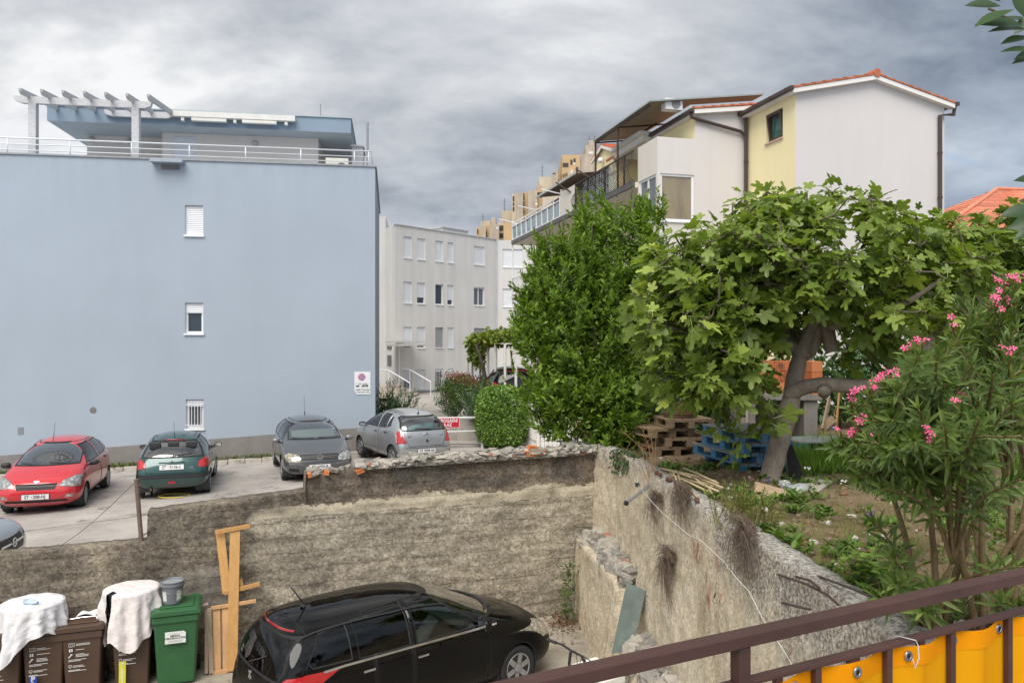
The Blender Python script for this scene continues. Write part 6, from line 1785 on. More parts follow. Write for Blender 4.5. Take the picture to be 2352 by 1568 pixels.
def in_blobs(n, blobs, shell=.0):
	"""random points in a union of ellipsoids (centre, radii, weight)"""
	w = np.array([b[2] if len(b) > 2 else b[1][0]*b[1][1]*b[1][2] for b in blobs]); w = w/w.sum()
	k = rng.choice(len(blobs), n, p=w); d = rand_dirs(n); r = (shell**3 + (1-shell**3)*rng.random(n))**(1/3)
	C_ = np.array([tuple(b[0]) for b in blobs])[k]; Rr = np.array([b[1] for b in blobs])[k]
	return C_ + d*r[:, None]*Rr, d, C_

def shoots(starts, dirs, length, n_leaf, leaf_len, spread=.9, curve=.25, jitter=.25, first=.15):
	"""leaf positions and directions along curved shoots"""
	m = len(starts); t = first + (1-first)*(np.arange(n_leaf)+.5)/n_leaf
	L = length*(1 + jitter*rng.normal(size=m)).clip(.5, 1.6)
	up = np.array([0, 0, 1.0])
	P = starts[:, None] + dirs[:, None]*(t[None, :, None]*L[:, None, None]) + up*(curve*L[:, None, None]*(t**2)[None, :, None])
	ax = dirs[:, None] + up*(2*curve*t)[None, :, None]; ax = ax/np.linalg.norm(ax, axis=2, keepdims=True)
	ph = (np.arange(n_leaf)*2.4)[None] + rng.random((m, 1))*6.28
	a = np.cross(ax, np.array([.31, .2, .93])); a /= np.linalg.norm(a, axis=2, keepdims=True); b = np.cross(ax, a)
	rad = a*np.cos(ph)[..., None] + b*np.sin(ph)[..., None]
	tip = t[None, :, None]
	d = rad*spread*(1-.45*tip) + ax*(.55+.35*tip) + .22*rng.normal(size=(m, n_leaf, 3))
	P = P.reshape(-1, 3); d = d.reshape(-1, 3); axr = ax.reshape(-1, 3)
	S = leaf_len*(1 + .25*rng.normal(size=len(P))).clip(.5, 1.5)*np.tile(1 - .35*t**3, m)
	return P, d, axr, S

def foliage(name, tpl, P, d, up, S, mats, parent=None):
	V, Fc = tpl[0], tpl[1]; M = tpl[2] if len(tpl) > 2 else [0]*len(Fc)
	X, Y, Z = axes_from(d, up)
	VV, F2, mi = scatter(V, Fc, M, P, X, Y, Z, S)
	return np_mesh(name, VV, F2, mats, parent, mi)

BARK = None
def m_bark(name, c0, c1, ring=18):
	t = NT(name); c = t.ramp(t.noise(5, 6, .7, (1, 1, .6)), [(.25, c0), (.75, c1)])
	c = t.mix(1, c, t.ramp(t.noise(40, 4, .7), [(.3, .78), (.7, 1.15)]), 'MULTIPLY')
	c = t.mix(t.ramp(t.voro(9, stretch=(1, 1, .6)), [(.06, .75), (.13, 0.0)]), c, tuple(k*.35 for k in c0))
	t.set(c, .85, 0, .2)
	b = t.bump(t.noise(ring, 5, .7, (1, 1, 2.5)), .6, .02); t.bump(t.noise(70, 4, .7), .4, .006, b); return t.m

def limb(mb, pts, radii, n=12, sub=6, wob=.02, seed=0):
	"""a knobbly branch through pts with smooth bends"""
	pts = [Vector(p) for p in pts]; out = []; rs = []
	for i in range(len(pts)-1):
		p0, p1, p2, p3 = pts[max(i-1, 0)], pts[i], pts[i+1], pts[min(i+2, len(pts)-1)]
		for k in range(sub):
			t = k/sub
			q = .5*((2*p1) + (-p0+p2)*t + (2*p0-5*p1+4*p2-p3)*t*t + (-p0+3*p1-3*p2+p3)*t**3)
			r = radii[i]*(1-t) + radii[i+1]*t
			nv = Vector((noise.noise(q*3+Vector((seed, 0, 0))), noise.noise(q*3+Vector((0, seed, 5))), noise.noise(q*3+Vector((9, 0, seed)))))
			out.append(q + nv*wob); rs.append(r*(1 + .12*noise.noise(q*6+Vector((seed, 2, 2)))))
	out.append(pts[-1]); rs.append(radii[-1])
	mb.tube(out, rs, n); return out

def twigs(tw, nodes, pts, r0, maxlen):
	"""each shoot springs from the nearest wood that is already there, so the twigs branch"""
	base = [tuple(q) for q in nodes[::7]]; A = np.array(base)
	order = np.argsort([((A - q)**2).sum(1).min() for q in pts])
	H = [0]*len(A); A = list(map(np.array, base)); use = {}
	for i in order:
		q = pts[i]; B = np.array(A); dd = ((B - q)**2).sum(1)
		for k, c in use.items(): dd[k] *= 1 + .5*c
		k = int(np.argmin(dd)); use[k] = use.get(k, 0) + 1
		a, b = Vector(B[k]), Vector(q); L = (a-b).length
		if L > maxlen or L < .01: continue
		s1 = a.lerp(b, .35) + Vector((rnd.gauss(0, .06), rnd.gauss(0, .06), rnd.gauss(-.04, .05)))*L; s2 = a.lerp(b, .7) + Vector((rnd.gauss(0, .06), rnd.gauss(0, .06), rnd.gauss(-.04, .05)))*L
		tw.tube([a, s1, s2, b], [r0, r0*.9, r0*.75, r0*.6], 5, cap=False)
		A.append(np.array(s2)); A.append(np.array(q))

def fig_tree():
	base = at(1762, 1112, 10.2)
	root = thing('fig_tree', 'large fig tree with grey forked trunk beside the blue pallets', 'tree', base)
	o = base
	p = lambda px, py, Y: at(px, py, Y) - o
	bark = m_bark('fig_bark', srgb(118, 107, 95), srgb(176, 164, 150))
	mb = MB()
	limb(mb, [p(1748, 1150, 10.2), p(1766, 1110, 10.2), p(1786, 1030, 10.15), p(1810, 950, 10.1), p(1822, 890, 10.1), p(1835, 830, 10.1), p(1848, 790, 10.1)], [.175, .14, .13, .125, .12, .105, .09], 18, 8, .015, 1)
	limb(mb, [p(1815, 905, 10.1), p(1840, 893, 10.0), p(1890, 884, 9.9), p(1960, 888, 9.7), p(2040, 880, 9.4), p(2095, 840, 9.2), p(2150, 770, 9.0)], [.11, .10, .10, .09, .08, .065, .045], 14, 8, .02, 2)
	limb(mb, [p(1840, 815, 10.1), p(1852, 775, 10.05), p(1870, 742, 10.0), p(1873, 738, 10.0)], [.12, .085, .075, .06], 12, 6, .01, 3)
	limb(mb, [p(1845, 815, 10.15), p(1872, 790, 10.1), p(1890, 730, 10.0), p(1912, 808, 9.9)], [.10, .08, .085, .085], 14, 8, .01, 4)
	limb(mb, [p(1909, 800, 9.95), p(1905, 760, 9.95), p(1895, 715, 9.9), p(1868, 685, 9.8), p(1835, 675, 9.7), p(1760, 650, 9.4)], [.085, .08, .07, .06, .05, .03], 12, 6, .01, 5)
	limb(mb, [p(1842, 800, 10.1), p(1800, 790, 10.2), p(1745, 780, 10.2), p(1690, 760, 10.1), p(1610, 770, 9.8), p(1530, 750, 9.4)], [.10, .085, .08, .06, .045, .02], 12, 6, .02, 6)
	limb(mb, [p(1905, 750, 9.9), p(1950, 735, 9.6), p(2010, 720, 9.4), p(2090, 690, 9.2), p(2160, 640, 9.0)], [.07, .055, .05, .04, .02], 10, 6, .02, 7)
	limb(mb, [p(1895, 715, 9.95), p(1900, 660, 10.4), p(1890, 600, 10.6), p(1850, 560, 10.6), p(1880, 500, 10.5)], [.06, .05, .04, .03, .015], 10, 6, .03, 8)
	limb(mb, [p(1760, 655, 9.4), p(1780, 610, 9.5), p(1830, 560, 9.6), p(1850, 500, 9.6)], [.03, .028, .024, .012], 8, 6, .02, 9)
	limb(mb, [p(1680, 760, 10.1), p(1660, 690, 10.3), p(1640, 610, 10.2), p(1660, 530, 10.0)], [.05, .04, .03, .012], 8, 6, .03, 10)
	limb(mb, [p(2010, 720, 9.4), p(2020, 650, 9.6), p(2010, 580, 9.8)], [.04, .03, .012], 8, 6, .03, 11)
	limb(mb, [p(1830, 790, 10.2), p(1790, 720, 10.8), p(1740, 650, 11.2), p(1760, 560, 11.2)], [.07, .05, .04, .015], 8, 6, .03, 12)
	# stub where a branch was sawn off
	mb.tube([p(1893, 895, 9.75), p(1893, 903, 9.68)], [.085, .075], 14)
	mb.build('trunk', bark, root, smooth=True)
	nodes = np.array([v[:] for v in mb.V])
	m = lambda px, py, Y: np.array(at(px, py, Y) - o)
	blobs = [(m(1610, 690, 9.7), (1.02, 1.2, .92)), (m(1780, 590, 9.8), (1.0, 1.4, .85)), (m(1900, 580, 9.9), (1.0, 1.5, .78)), (m(2050, 640, 9.5), (1.0, 1.3, .75)),
			 (m(1540, 790, 9.2), (.60, .8, .68)), (m(1530, 700, 9.3), (.5, .8, .5)), (m(1640, 820, 9.5), (.66, .8, .56)), (m(1600, 860, 9.3), (.5, .6, .38)), (m(1760, 500, 9.9), (.7, .9, .30)), (m(1950, 510, 10.0), (.45, .8, .38)), (m(2160, 650, 9.2), (.65, .9, .6)), (m(1690, 610, 9.5), (.8, 1.0, .7)), (m(1820, 660, 9.2), (.7, .7, .5)),
			 (m(1720, 720, 10.8), (.9, .8, .6)), (m(2000, 760, 10.4), (.7, .8, .4)), (m(2080, 740, 9.7), (.55, .7, .45)), (m(2160, 790, 10.3), (.6, .6, .45)), (m(1700, 800, 9.7), (.5, .6, .5)), (m(1880, 470, 10), (.25, .4, .26))]
	C_, d, cc = in_blobs(1500, blobs, .45)
	g_ = np.array([noise.noise(Vector(q)*1.8) > -.10 for q in C_]); C_, d = C_[g_], d[g_]
	# low shoots by the trunk
	low = np.array([m(px, py, Y) for px, py, Y in ((1662, 925, 9.7), (1685, 960, 9.6), (1655, 985, 9.6), (1700, 1000, 9.7), (1690, 880, 9.5), (1715, 850, 9.6), (1650, 900, 9.5), (1680, 915, 9.4), (1720, 905, 9.5), (1760, 920, 9.6), (1772, 945, 9.6), (1770, 975, 9.7), (1685, 1040, 9.7), (1735, 990, 9.7), (1600, 905, 9.5), (1570, 860, 9.3))])
	C_ = np.concatenate([C_, low]); d = np.concatenate([d, rand_dirs(len(low))*.4])
	keep = []
	for q in C_:       # keep the view of the trunk open
		w = Vector(q) + o; px = CX + w.x/w.y*F; py = CY - (w.z-CZ)/w.y*F
		hide = (1790 < px < 1935 and 700 < py and w.y < 10.0) or (1800 < px < 2060 and py > 845) or (py > 905 and px > 1800) or (1735 < px < 1850 and 835 < py < 905)
		keep.append(not hide)
	keep = np.array(keep); keep[-len(low):] = True
	C_, d = C_[keep], d[keep]
	tw = MB()
	ctr = np.array(m(1830, 720, 10.0))
	twigs(tw, nodes, C_, .013, 1.6)
	tw.build('twig', m_bark('fig_twig', srgb(86, 78, 68), srgb(128, 118, 106)), root, smooth=True)
	n = len(C_); per = 9
	out = (C_ - ctr); out /= np.linalg.norm(out, axis=1, keepdims=True)
	axis = out*.6 + np.array([0, 0, .9]) + .35*rng.normal(size=(n, 3)); axis /= np.linalg.norm(axis, axis=1, keepdims=True)
	a = np.cross(axis, np.array([.3, .9, .2])); a /= np.linalg.norm(a, axis=1, keepdims=True); b = np.cross(axis, a)
	ph = (np.arange(per)*2.399)[None] + rng.random((n, 1))*6.28
	rad = a[:, None]*np.cos(ph)[..., None] + b[:, None]*np.sin(ph)[..., None]
	lift = np.linspace(.9, -.35, per)[None, :, None]
	dd = rad + axis[:, None]*lift + np.array([0, 0, -.25]) + .2*rng.normal(size=(n, per, 3))
	S = (.162*(1 + .38*rng.normal(size=(n, per)))).clip(.07, .28)*np.linspace(.62, 1.1, per)[None]
	dn = dd/np.linalg.norm(dd, axis=2, keepdims=True)
	P = C_[:, None] + axis[:, None]*(np.linspace(.04, -.10, per)[None, :, None]) + dn*(S*.42)[..., None]
	up = axis[:, None]*np.ones((1, per, 1)) + np.array([0, 0, .7]) + .7*rng.normal(size=(n, per, 3))
	lm = leaf_mat('fig_leaf', (.066, .108, .016), (.25, .335, .058), .45, .34, .38, 1.0, (.44, .49, .11)); vein = mat('fig_vein', (.42, .46, .16), .6, .1, 4)
	foliage('crown', fig_tpl(), P.reshape(-1, 3), dn.reshape(-1, 3), up.reshape(-1, 3), S.ravel(), [lm, vein], root)
	mb = MB(); mb.lathe([(.004, .03), (.012, .015), (.02, -.01), (.012, -.03), (.002, -.034)], (0, 0, 0), 8)
	f0 = mb.build('fruit', mat('green_fig', (.20, .26, .07), .5, .3, 30), root, smooth=True)
	for i, q in enumerate(C_[rng.choice(len(C_), 40)]):
		c = f0 if i == 0 else copy_tree(f0, root); c.location = Vector(q) + Vector((rnd.uniform(-.05, .05), rnd.uniform(-.05, .05), -.02))
	return lm, vein

def second_fig(lm, vein):
	o = at(2330, 1010, 11.6)
	root = thing('fig_tree', 'second fig tree behind the pink oleander, its crown touching the right edge', 'tree', o)
	m = lambda px, py, Y: np.array(at(px, py, Y) - o)
	mb = MB()
	V = lambda px, py, Y: at(px, py, Y) - o
	limb(mb, [Vector((0, 0, -.3)), V(2335, 940, 11.6), V(2320, 850, 11.6), V(2290, 760, 11.5), V(2250, 680, 11.4), V(2200, 600, 11.3)], [.16, .14, .12, .09, .06, .02], 12, 6, .02, 31)
	limb(mb, [V(2320, 850, 11.6), V(2370, 760, 11.5), V(2400, 660, 11.4), V(2380, 560, 11.3)], [.10, .08, .05, .02], 10, 6, .02, 32)
	limb(mb, [V(2300, 790, 11.5), V(2230, 770, 11.2), V(2150, 740, 11.0)], [.07, .05, .02], 10, 6, .02, 33)
	mb.build('trunk', _cache.get('fig_bark_m') or m_bark('fig_bark_two', srgb(110, 100, 92), srgb(158, 148, 138)), root, smooth=True)
	nodes = np.array([v[:] for v in mb.V])
	blobs = [(m(2190, 590, 11.4), (.75, 1.0, .62)), (m(2300, 570, 11.4), (.9, 1.0, .62)), (m(2290, 700, 11.4), (1.1, 1.1, .8)), (m(2160, 730, 11.2), (.7, .8, .6)), (m(2380, 680, 11.4), (.9, 1, .9)), (m(2170, 530, 11.5), (.35, .6, .22)), (m(2250, 590, 11.3), (.6, .8, .45)), (m(2350, 600, 11.2), (.7, .8, .5)), (m(2230, 640, 10.9), (.7, .6, .6))]
	C_, d, cc = in_blobs(520, blobs, .45)
	tw = MB()
	twigs(tw, nodes, C_, .011, 1.6)
	tw.build('twig', bpy.data.materials['fig_twig'], root, smooth=True)
	n = len(C_); per = 8; ctr = np.array([0, 0, 1.2])
	out = C_ - ctr; out /= np.linalg.norm(out, axis=1, keepdims=True)
	axis = out*.5 + np.array([0, 0, .9]) + .3*rng.normal(size=(n, 3)); axis /= np.linalg.norm(axis, axis=1, keepdims=True)
	a = np.cross(axis, np.array([.3, .9, .2])); a /= np.linalg.norm(a, axis=1, keepdims=True); b = np.cross(axis, a)
	ph = (np.arange(per)*2.399)[None] + rng.random((n, 1))*6.28
	rad = a[:, None]*np.cos(ph)[..., None] + b[:, None]*np.sin(ph)[..., None]
	dd = rad + axis[:, None]*np.linspace(.9, -.35, per)[None, :, None] + np.array([0, 0, -.2]) + .2*rng.normal(size=(n, per, 3))
	S = (.155*(1 + .25*rng.normal(size=(n, per)))).clip(.08, .22); dn = dd/np.linalg.norm(dd, axis=2, keepdims=True)
	P = C_[:, None] + dn*(S*.42)[..., None]
	up = axis[:, None]*np.ones((1, per, 1)) + np.array([0, 0, .7]) + .35*rng.normal(size=(n, per, 3))
	foliage('crown', fig_tpl(), P.reshape(-1, 3), dn.reshape(-1, 3), up.reshape(-1, 3), S.ravel(), [leaf_mat('fig_leaf_light', (.07, .115, .018), (.23, .31, .06), .5, .28, .3, 1.0), vein], root)

def bay_tree():
	o = at(1395, 1060, 13.9); o.z = 2.2
	root = thing('bay_tree', 'tall dense bay laurel growing from behind the corner of the concrete wall', 'tree', o)
	m = lambda px, py, Y: np.array(at(px, py, Y) - o)
	mb = MB()
	for k in range(9):
		a = 6.28*k/9; t = Vector((math.cos(a)*.75, math.sin(a)*.7, 0))
		limb(mb, [Vector((.1*math.cos(a), .1*math.sin(a), -.4)), t*.35 + Vector((0, 0, 1.2)), t*.8 + Vector((0, 0, 2.8)), t*.9 + Vector((0, 0, 3.9 + .5*math.sin(k*2.3)))], [.07, .055, .035, .012], 8, 5, .04, k)
	mb.build('trunk', m_bark('bay_bark', srgb(70, 62, 54), srgb(112, 102, 90)), root, smooth=True)
	# crown as upright plumes around a dense middle
	bl = [(m(1365, 800, 13.8), (1.06, 1.1, 1.45)), (m(1330, 900, 13.5), (1.0, .9, .95)), (m(1420, 940, 13.4), (.85, .7, .75)), (m(1290, 700, 13.8), (.75, .8, .95)), (m(1440, 680, 13.9), (.78, .8, 1.25)), (m(1420, 560, 14), (.70, .6, .85)), (m(1495, 580, 13.9), (.36, .5, .85)), (m(1300, 620, 14), (.62, .6, .75)), (m(1370, 590, 13.6), (.7, .5, .8)), (m(1490, 690, 13.7), (.42, .5, .85)), (m(1240, 740, 13.6), (.5, .5, .7)),
		  (m(1340, 580, 14), (.33, .5, .75)), (m(1245, 660, 13.8), (.26, .5, .72)), (m(1235, 800, 13.6), (.30, .5, .75)), (m(1300, 960, 13.3), (.5, .5, .5)), (m(1495, 760, 13.6), (.36, .5, .95)), (m(1390, 1005, 13.2), (.35, .4, .35)), (m(1440, 1010, 13.1), (.3, .4, .3))]
	C_, d, cc = in_blobs(2500, bl, .62)
	g_ = np.array([noise.noise(Vector(q)*1.9) > -.07 for q in C_]); C_, d = C_[g_], d[g_]
	dirs = d*np.array([.85, .85, .3]) + np.array([0, 0, .62]) + .25*rng.normal(size=d.shape); dirs /= np.linalg.norm(dirs, axis=1, keepdims=True)
	P, dd, up, S = shoots(C_ - dirs*.14, dirs, .36, 24, .115, .9, .18)
	# inner, darker leaves that close the middle
	Ci, di, _ = in_blobs(17000, bl, .0)
	P = np.concatenate([P, Ci]); dd = np.concatenate([dd, rand_dirs(len(Ci))]); up = np.concatenate([up, rand_dirs(len(Ci)) + np.array([0, 0, .8])]); S = np.concatenate([S, np.full(len(Ci), .11)])
	lm = leaf_mat('bay_leaf', (.045, .09, .010), (.20, .31, .034), .40, .34, .36, 1.3, (.40, .49, .09))
	acc = [P, dd, up, S]
	tops = np.array([m(px, py, 13.9) for px, py in ((1405, 452), (1388, 470), (1512, 460), (1525, 485), (1290, 505), (1240, 572), (1255, 560), (1445, 455), (1475, 470), (1350, 480), (1330, 505), (1195, 690), (1185, 720), (1210, 640), (1540, 520), (1200, 760), (1180, 800))])
	st = tops - np.array([0, 0, .55]); dr = np.tile(np.array([[0, 0, 1.0]]), (len(tops), 1)) + .12*rng.normal(size=tops.shape)
	P, dd, up, S = shoots(st, dr, .60, 44, .085, .85, .03)
	P, dd, up, S = (np.concatenate(k) for k in zip(acc, (P, dd, up, S)))
	foliage('crown', kite_tpl(.42), P, dd, up, S, lm, root)
	return lm

def dense_shrub(name, label, cat, blobs, n, leaf, size, m, group=None, wood=True, up_bias=.5, tpl=None, inner=.35, loc=None, sq=0):
	o = Vector(loc) if loc is not None else Vector(blobs[0][0])
	root = thing(name, label, cat, o, 0, group)
	bb = [(np.array(b[0]) - np.array(o), b[1]) for b in blobs]
	C_, d, _ = in_blobs(int(n*(1-inner)), bb, .85); Ci, di, _ = in_blobs(int(n*inner), bb, .1)
	P = np.concatenate([C_, Ci]); D = np.concatenate([d, di])
	if sq: P = bb[0][0] + (P - bb[0][0])/((np.abs(D)**sq).sum(1)**(1/sq))[:, None]
	dd = D*.6 + rand_dirs(len(P))*.8 + np.array([0, 0, up_bias]); up = D + rand_dirs(len(P))*.4 + np.array([0, 0, .4])
	S = size*(1 + .25*rng.normal(size=len(P))).clip(.5, 1.5)
	foliage('crown', tpl or kite_tpl(.5), P, dd, up, S, m, root)
	if wood:
		mb = MB()
		zb = min(b[0][2] - b[1][2] for b in bb)
		for b in bb:
			for k in range(5):
				a = rnd.uniform(0, 6.28); e = Vector(b[0]) + Vector((b[1][0]*.6*math.cos(a), b[1][1]*.6*math.sin(a), b[1][2]*.4))
				mb.tube([Vector((b[0][0]*.6, b[0][1]*.6, zb)), Vector(b[0]) + Vector((0, 0, -b[1][2]*.5)), e], [.03, .02, .008], 5)
		mb.build('stem', bpy.data.materials['bay_bark'], root)
	return root

def box_blobs(c, sz, n):
	"""a clipped hedge as many small blobs filling a rounded box"""
	out = []
	for i in range(n):
		out.append((np.array(c) + (rng.random(3)-.5)*np.array(sz)*.78, tuple(np.array([.5, .5, .5])*min(sz)*.34)))
	return out

def oleander():
	o = Vector((2.95, 4.95, 2.62))
	root = thing('oleander', 'large pink flowering oleander in front of the garden, right behind the brown railing', 'shrub', o)
	fl = [(2300,645,4.9),(2330,640,4.9),(2282,690,4.8),(2310,682,4.9),(2290,705,4.8),(2193,748,4.7),(2115,780,4.6),(2100,788,4.6),(2318,800,4.4),(2035,858,4.5),(2048,872,4.5),(2060,850,4.6),(2133,846,4.4),(2090,903,4.4),(1960,908,4.6),(1986,900,4.6),(1998,880,4.7),(2003,938,4.3),(1970,966,4.4),(1918,998,4.5),(1936,990,4.5),(1968,990,4.3),(2208,920,4.1),(2137,1000,4.0)]
	tips = [(at(a, b + 26, y) - o) for a, b, y in fl]
	extra = [(2060,900,4.3),(2140,830,4.7),(2180,800,4.9),(2240,760,5.0),(2270,740,4.8),(2330,760,4.6),(2345,850,4.3),(2280,860,4.2),(2230,840,4.4),(2170,880,4.2),(2110,940,4.1),(2050,960,4.2),(2000,1010,4.1),(1985,1050,4.2),(2040,1040,4.0),(2100,1010,3.9),(2170,980,3.9),(2250,960,3.9),(2320,930,4.0),(2345,1000,3.8),(2330,700,5.0),(2260,800,5.2),(2150,920,4.8),(2200,700,5.1),(1955,1040,4.4),(1975,1100,4.3),(2030,1120,4.1),(2345,1100,3.9),(2090,1090,4.2),(2150,1090,4.5),(2020,1000,4.8),(2080,830,5.0),(2300,780,5.3),(2230,700,5.4)]
	extra += [(rnd.uniform(2060, 2352), rnd.uniform(800, 1130), rnd.uniform(3.9, 5.0)) for _ in range(9)] + [(rnd.uniform(2180, 2352), rnd.uniform(690, 830), rnd.uniform(4.4, 5.3)) for _ in range(7)]
	tips += [at(a, b, y) - o for a, b, y in extra]
	lowt = [(2010,1200,4.6),(2050,1280,4.4),(2060,1340,4.3),(2020,1370,4.3),(2150,1350,4.2),(2350,1300,4.0),(2120,1400,4.3),(2340,1390,4.4)]
	low_i = len(tips)
	tips += [at(a, b, y) - o for a, b, y in lowt]
	bases = [at(px, 1440, y) - o for px, y in ((2225, 5.0), (2165, 5.05), (2290, 5.1), (2260, 4.9), (2120, 4.8), (2345, 4.9))]
	for b in bases: b.z = 0
	mb = MB(); paths = []; r = random.Random(5)
	forks = []
	for b in bases:
		for k in range(3):
			top = b + Vector((r.uniform(-.28, .28), r.uniform(-.25, .15), r.uniform(.55, .95)))
			limb(mb, [b + Vector((0, 0, -.1)), b.lerp(top, .5) + Vector((r.uniform(-.04, .04), 0, .02)), top], [.024, .02, .015], 7, 5, .012, r.random()*9); forks.append(top)
	for i, t in enumerate(tips):
		src = min(forks, key=lambda f: (f-t).length + r.uniform(0, .35)) if i < low_i else min(bases, key=lambda f: (f-t).length)
		if i < low_i and (src.z > t.z - .1): src = min(bases, key=lambda f: (f-t).length)
		d = t - src
		mid = src + d*.5 + Vector((d.x*-.12, d.y*-.12, .10*d.length))
		pth = limb(mb, [src, mid, t], [.012, .009, .005], 6, 7, .01, i); paths.append(pth)
	mb.build('stem', m_bark('oleander_stem', srgb(104, 88, 62), srgb(152, 132, 98)), root, smooth=True)
	P, D, U, S = [], [], [], []
	for i, pth in enumerate(paths):
		# resample, leaves in whorls of three on the outer part
		L = [0]
		for a, b in zip(pth, pth[1:]): L.append(L[-1] + (b-a).length)
		tot = L[-1]; s0 = max(.0, tot - (.62 if i < low_i else .34)); s = s0; w = 0
		while s < tot + .0:
			k = max(j for j in range(len(L)) if L[j] <= s + 1e-6); k = min(k, len(pth)-2)
			q = pth[k].lerp(pth[k+1], (s-L[k])/max(1e-6, L[k+1]-L[k])); ax = (pth[k+1]-pth[k]).normalized()
			a = ax.orthogonal().normalized(); b = ax.cross(a); u = (s-s0)/max(tot-s0, 1e-3)
			for j in range(3):
				ph = j*2.094 + w*1.05 + r.uniform(-.25, .25); rad = a*math.cos(ph) + b*math.sin(ph)
				d = rad*(1.0-.45*u) + ax*(.35+.75*u) + Vector((r.gauss(0, .14), r.gauss(0, .14), r.gauss(0, .14) - .10))
				P.append(q + rad*.004); D.append(d); U.append(ax - rad*.2); S.append(r.uniform(.12, .19)*(1-.25*u))
			s += .042; w += 1
		for j in range(5):
			ph = j*1.26; rad = a*math.cos(ph) + b*math.sin(ph)
			P.append(pth[-1]); D.append(ax + rad*.4); U.append(rad*-1); S.append(r.uniform(.06, .10))
	lm = leaf_mat('oleander_leaf', (.055, .10, .022), (.155, .22, .055), .4, .25, .4, 2.2, (.27, .34, .09))
	A = lambda x: np.array([tuple(k) for k in x])
	foliage('foliage', leaf_tpl(.17, 5, .35, .16, .45), A(P), A(D), A(U), np.array(S), lm, root)
	# flowers, one mesh per truss
	t = NT('oleander_pink'); x = t.island(); t.set(t.ramp(x, [(0, (.72, .06, .20)), (1, (.86, .20, .38))]), .55, 0, .3)
	stemred = mat('flower_stalk', (.22, .05, .05), .6)
	for i, (a_, b_, y) in enumerate(fl):
		if i in (12, 17, 15, 19): continue
		c = at(a_, b_, y) - o; mb = MB()
		for k in range(r.randint(3, 5)):
			q = c + Vector((r.gauss(0, .028), r.gauss(0, .028), r.gauss(0, .022))); nrm = Vector((r.gauss(0, .5), -.7 + r.gauss(0, .4), .6 + r.gauss(0, .4))).normalized()
			a = nrm.orthogonal().normalized(); b = nrm.cross(a); off = r.random()*6
			mb.tube([tips[i], q - nrm*.012], .0022, 4, 1, cap=False)
			for j in range(5):
				def pt(ang, rr, h): return q + (a*math.cos(ang) + b*math.sin(ang))*rr + nrm*h
				w0 = off + j*1.2566
				mb.poly((q, pt(w0-.30, .012, .003), pt(w0-.42, .021, .004), pt(w0+.05, .025, -.001), pt(w0+.34, .018, .006)))
		mb.build('flower', [t.m, stemred], root)

def overhang():
	o = Vector((3.3, 2.3, 2.6))
	root = thing('persimmon_tree', 'broad leaved tree whose few dark leaves reach into the top right corner', 'tree', o)
	p = lambda px, py, Y: at(px, py, Y) - o
	mb = MB()
	limb(mb, [Vector((0, 0, -.3)), Vector((.05, .02, 1.0)), Vector((-.1, .05, 1.9)), Vector((-.3, .1, 2.6))], [.10, .085, .07, .05], 12, 6, .02, 50)
	twigs = [[p(2560, 120, 2.45), p(2440, 80, 2.4), p(2345, 60, 2.4), p(2270, 20, 2.38)], [p(2560, 120, 2.45), p(2450, 150, 2.4), p(2375, 140, 2.35)], [p(2560, 400, 2.45), p(2450, 430, 2.4), p(2370, 440, 2.4)], [p(2560, 540, 2.5), p(2460, 530, 2.45), p(2380, 510, 2.4)]]
	src = [Vector((-.3, .1, 2.6)), Vector((-.3, .1, 2.6)), Vector((-.1, .05, 1.9)), Vector((-.08, .03, 1.75))]
	for s_, t_ in zip(src, twigs): limb(mb, [s_] + t_, [.03, .02, .010, .006, .004], 7, 6, .01, 51)
	mb.build('trunk', m_bark('tree_bark', srgb(80, 70, 60), srgb(120, 110, 98)), root, smooth=True)
	P, D, U, S = [], [], [], []
	def lf(a, b, Ya, Yb=None, up=(.1, -.5, .8)):
		q = p(*a, Ya); e = p(*b, Yb or Ya); P.append(q); D.append(e-q); U.append(Vector(up)); S.append((e-q).length)
	for a, b in (((2300,15),(2220,5)),((2330,22),(2238,52)),((2345,10),(2262,-30)),((2352,60),(2245,45)),((2372,70),(2272,62)),((2365,85),(2300,95)),((2400,60),(2300,30)),((2352,40),(2330,-20)),((2420,110),(2330,128)),((2400,120),(2302,108)),((2352,5),(2400,-30)),((2380,30),(2330,75)),
				 ((2390,132),(2325,140)),((2420,415),(2333,407)),((2400,440),(2352,470)),((2390,480),(2300,490)),((2410,500),(2318,520)),((2400,520),(2330,545)),((2420,480),(2345,455)),((2300,5),(2210,-25))):
		lf(a, b, 2.38 + rnd.uniform(-.06, .06), None, (rnd.uniform(-.4, .4), -.6, rnd.uniform(.3, .9)))
	for k in range(160):      # the part of the crown outside the frame
		q = Vector((rnd.uniform(-.5, .7), rnd.uniform(-.7, .7), rnd.uniform(2.2, 3.4))); w = q + o
		if w.y < .4: continue
		px = CX + w.x/w.y*F
		if px < 2480: continue
		P.append(q); D.append(Vector((rnd.gauss(0, 1), rnd.gauss(0, 1), -.2))); U.append(Vector((0, 0, 1))); S.append(rnd.uniform(.09, .14))
	A = lambda x: np.array([tuple(k) for k in x])
	foliage('crown', leaf_tpl(.46, 6, .12, .12, .5), A(P), A(D), A(U), np.array(S), leaf_mat('dark_broad_leaf', (.018, .05, .014), (.05, .10, .03), .35, .3, .5, 3), root)

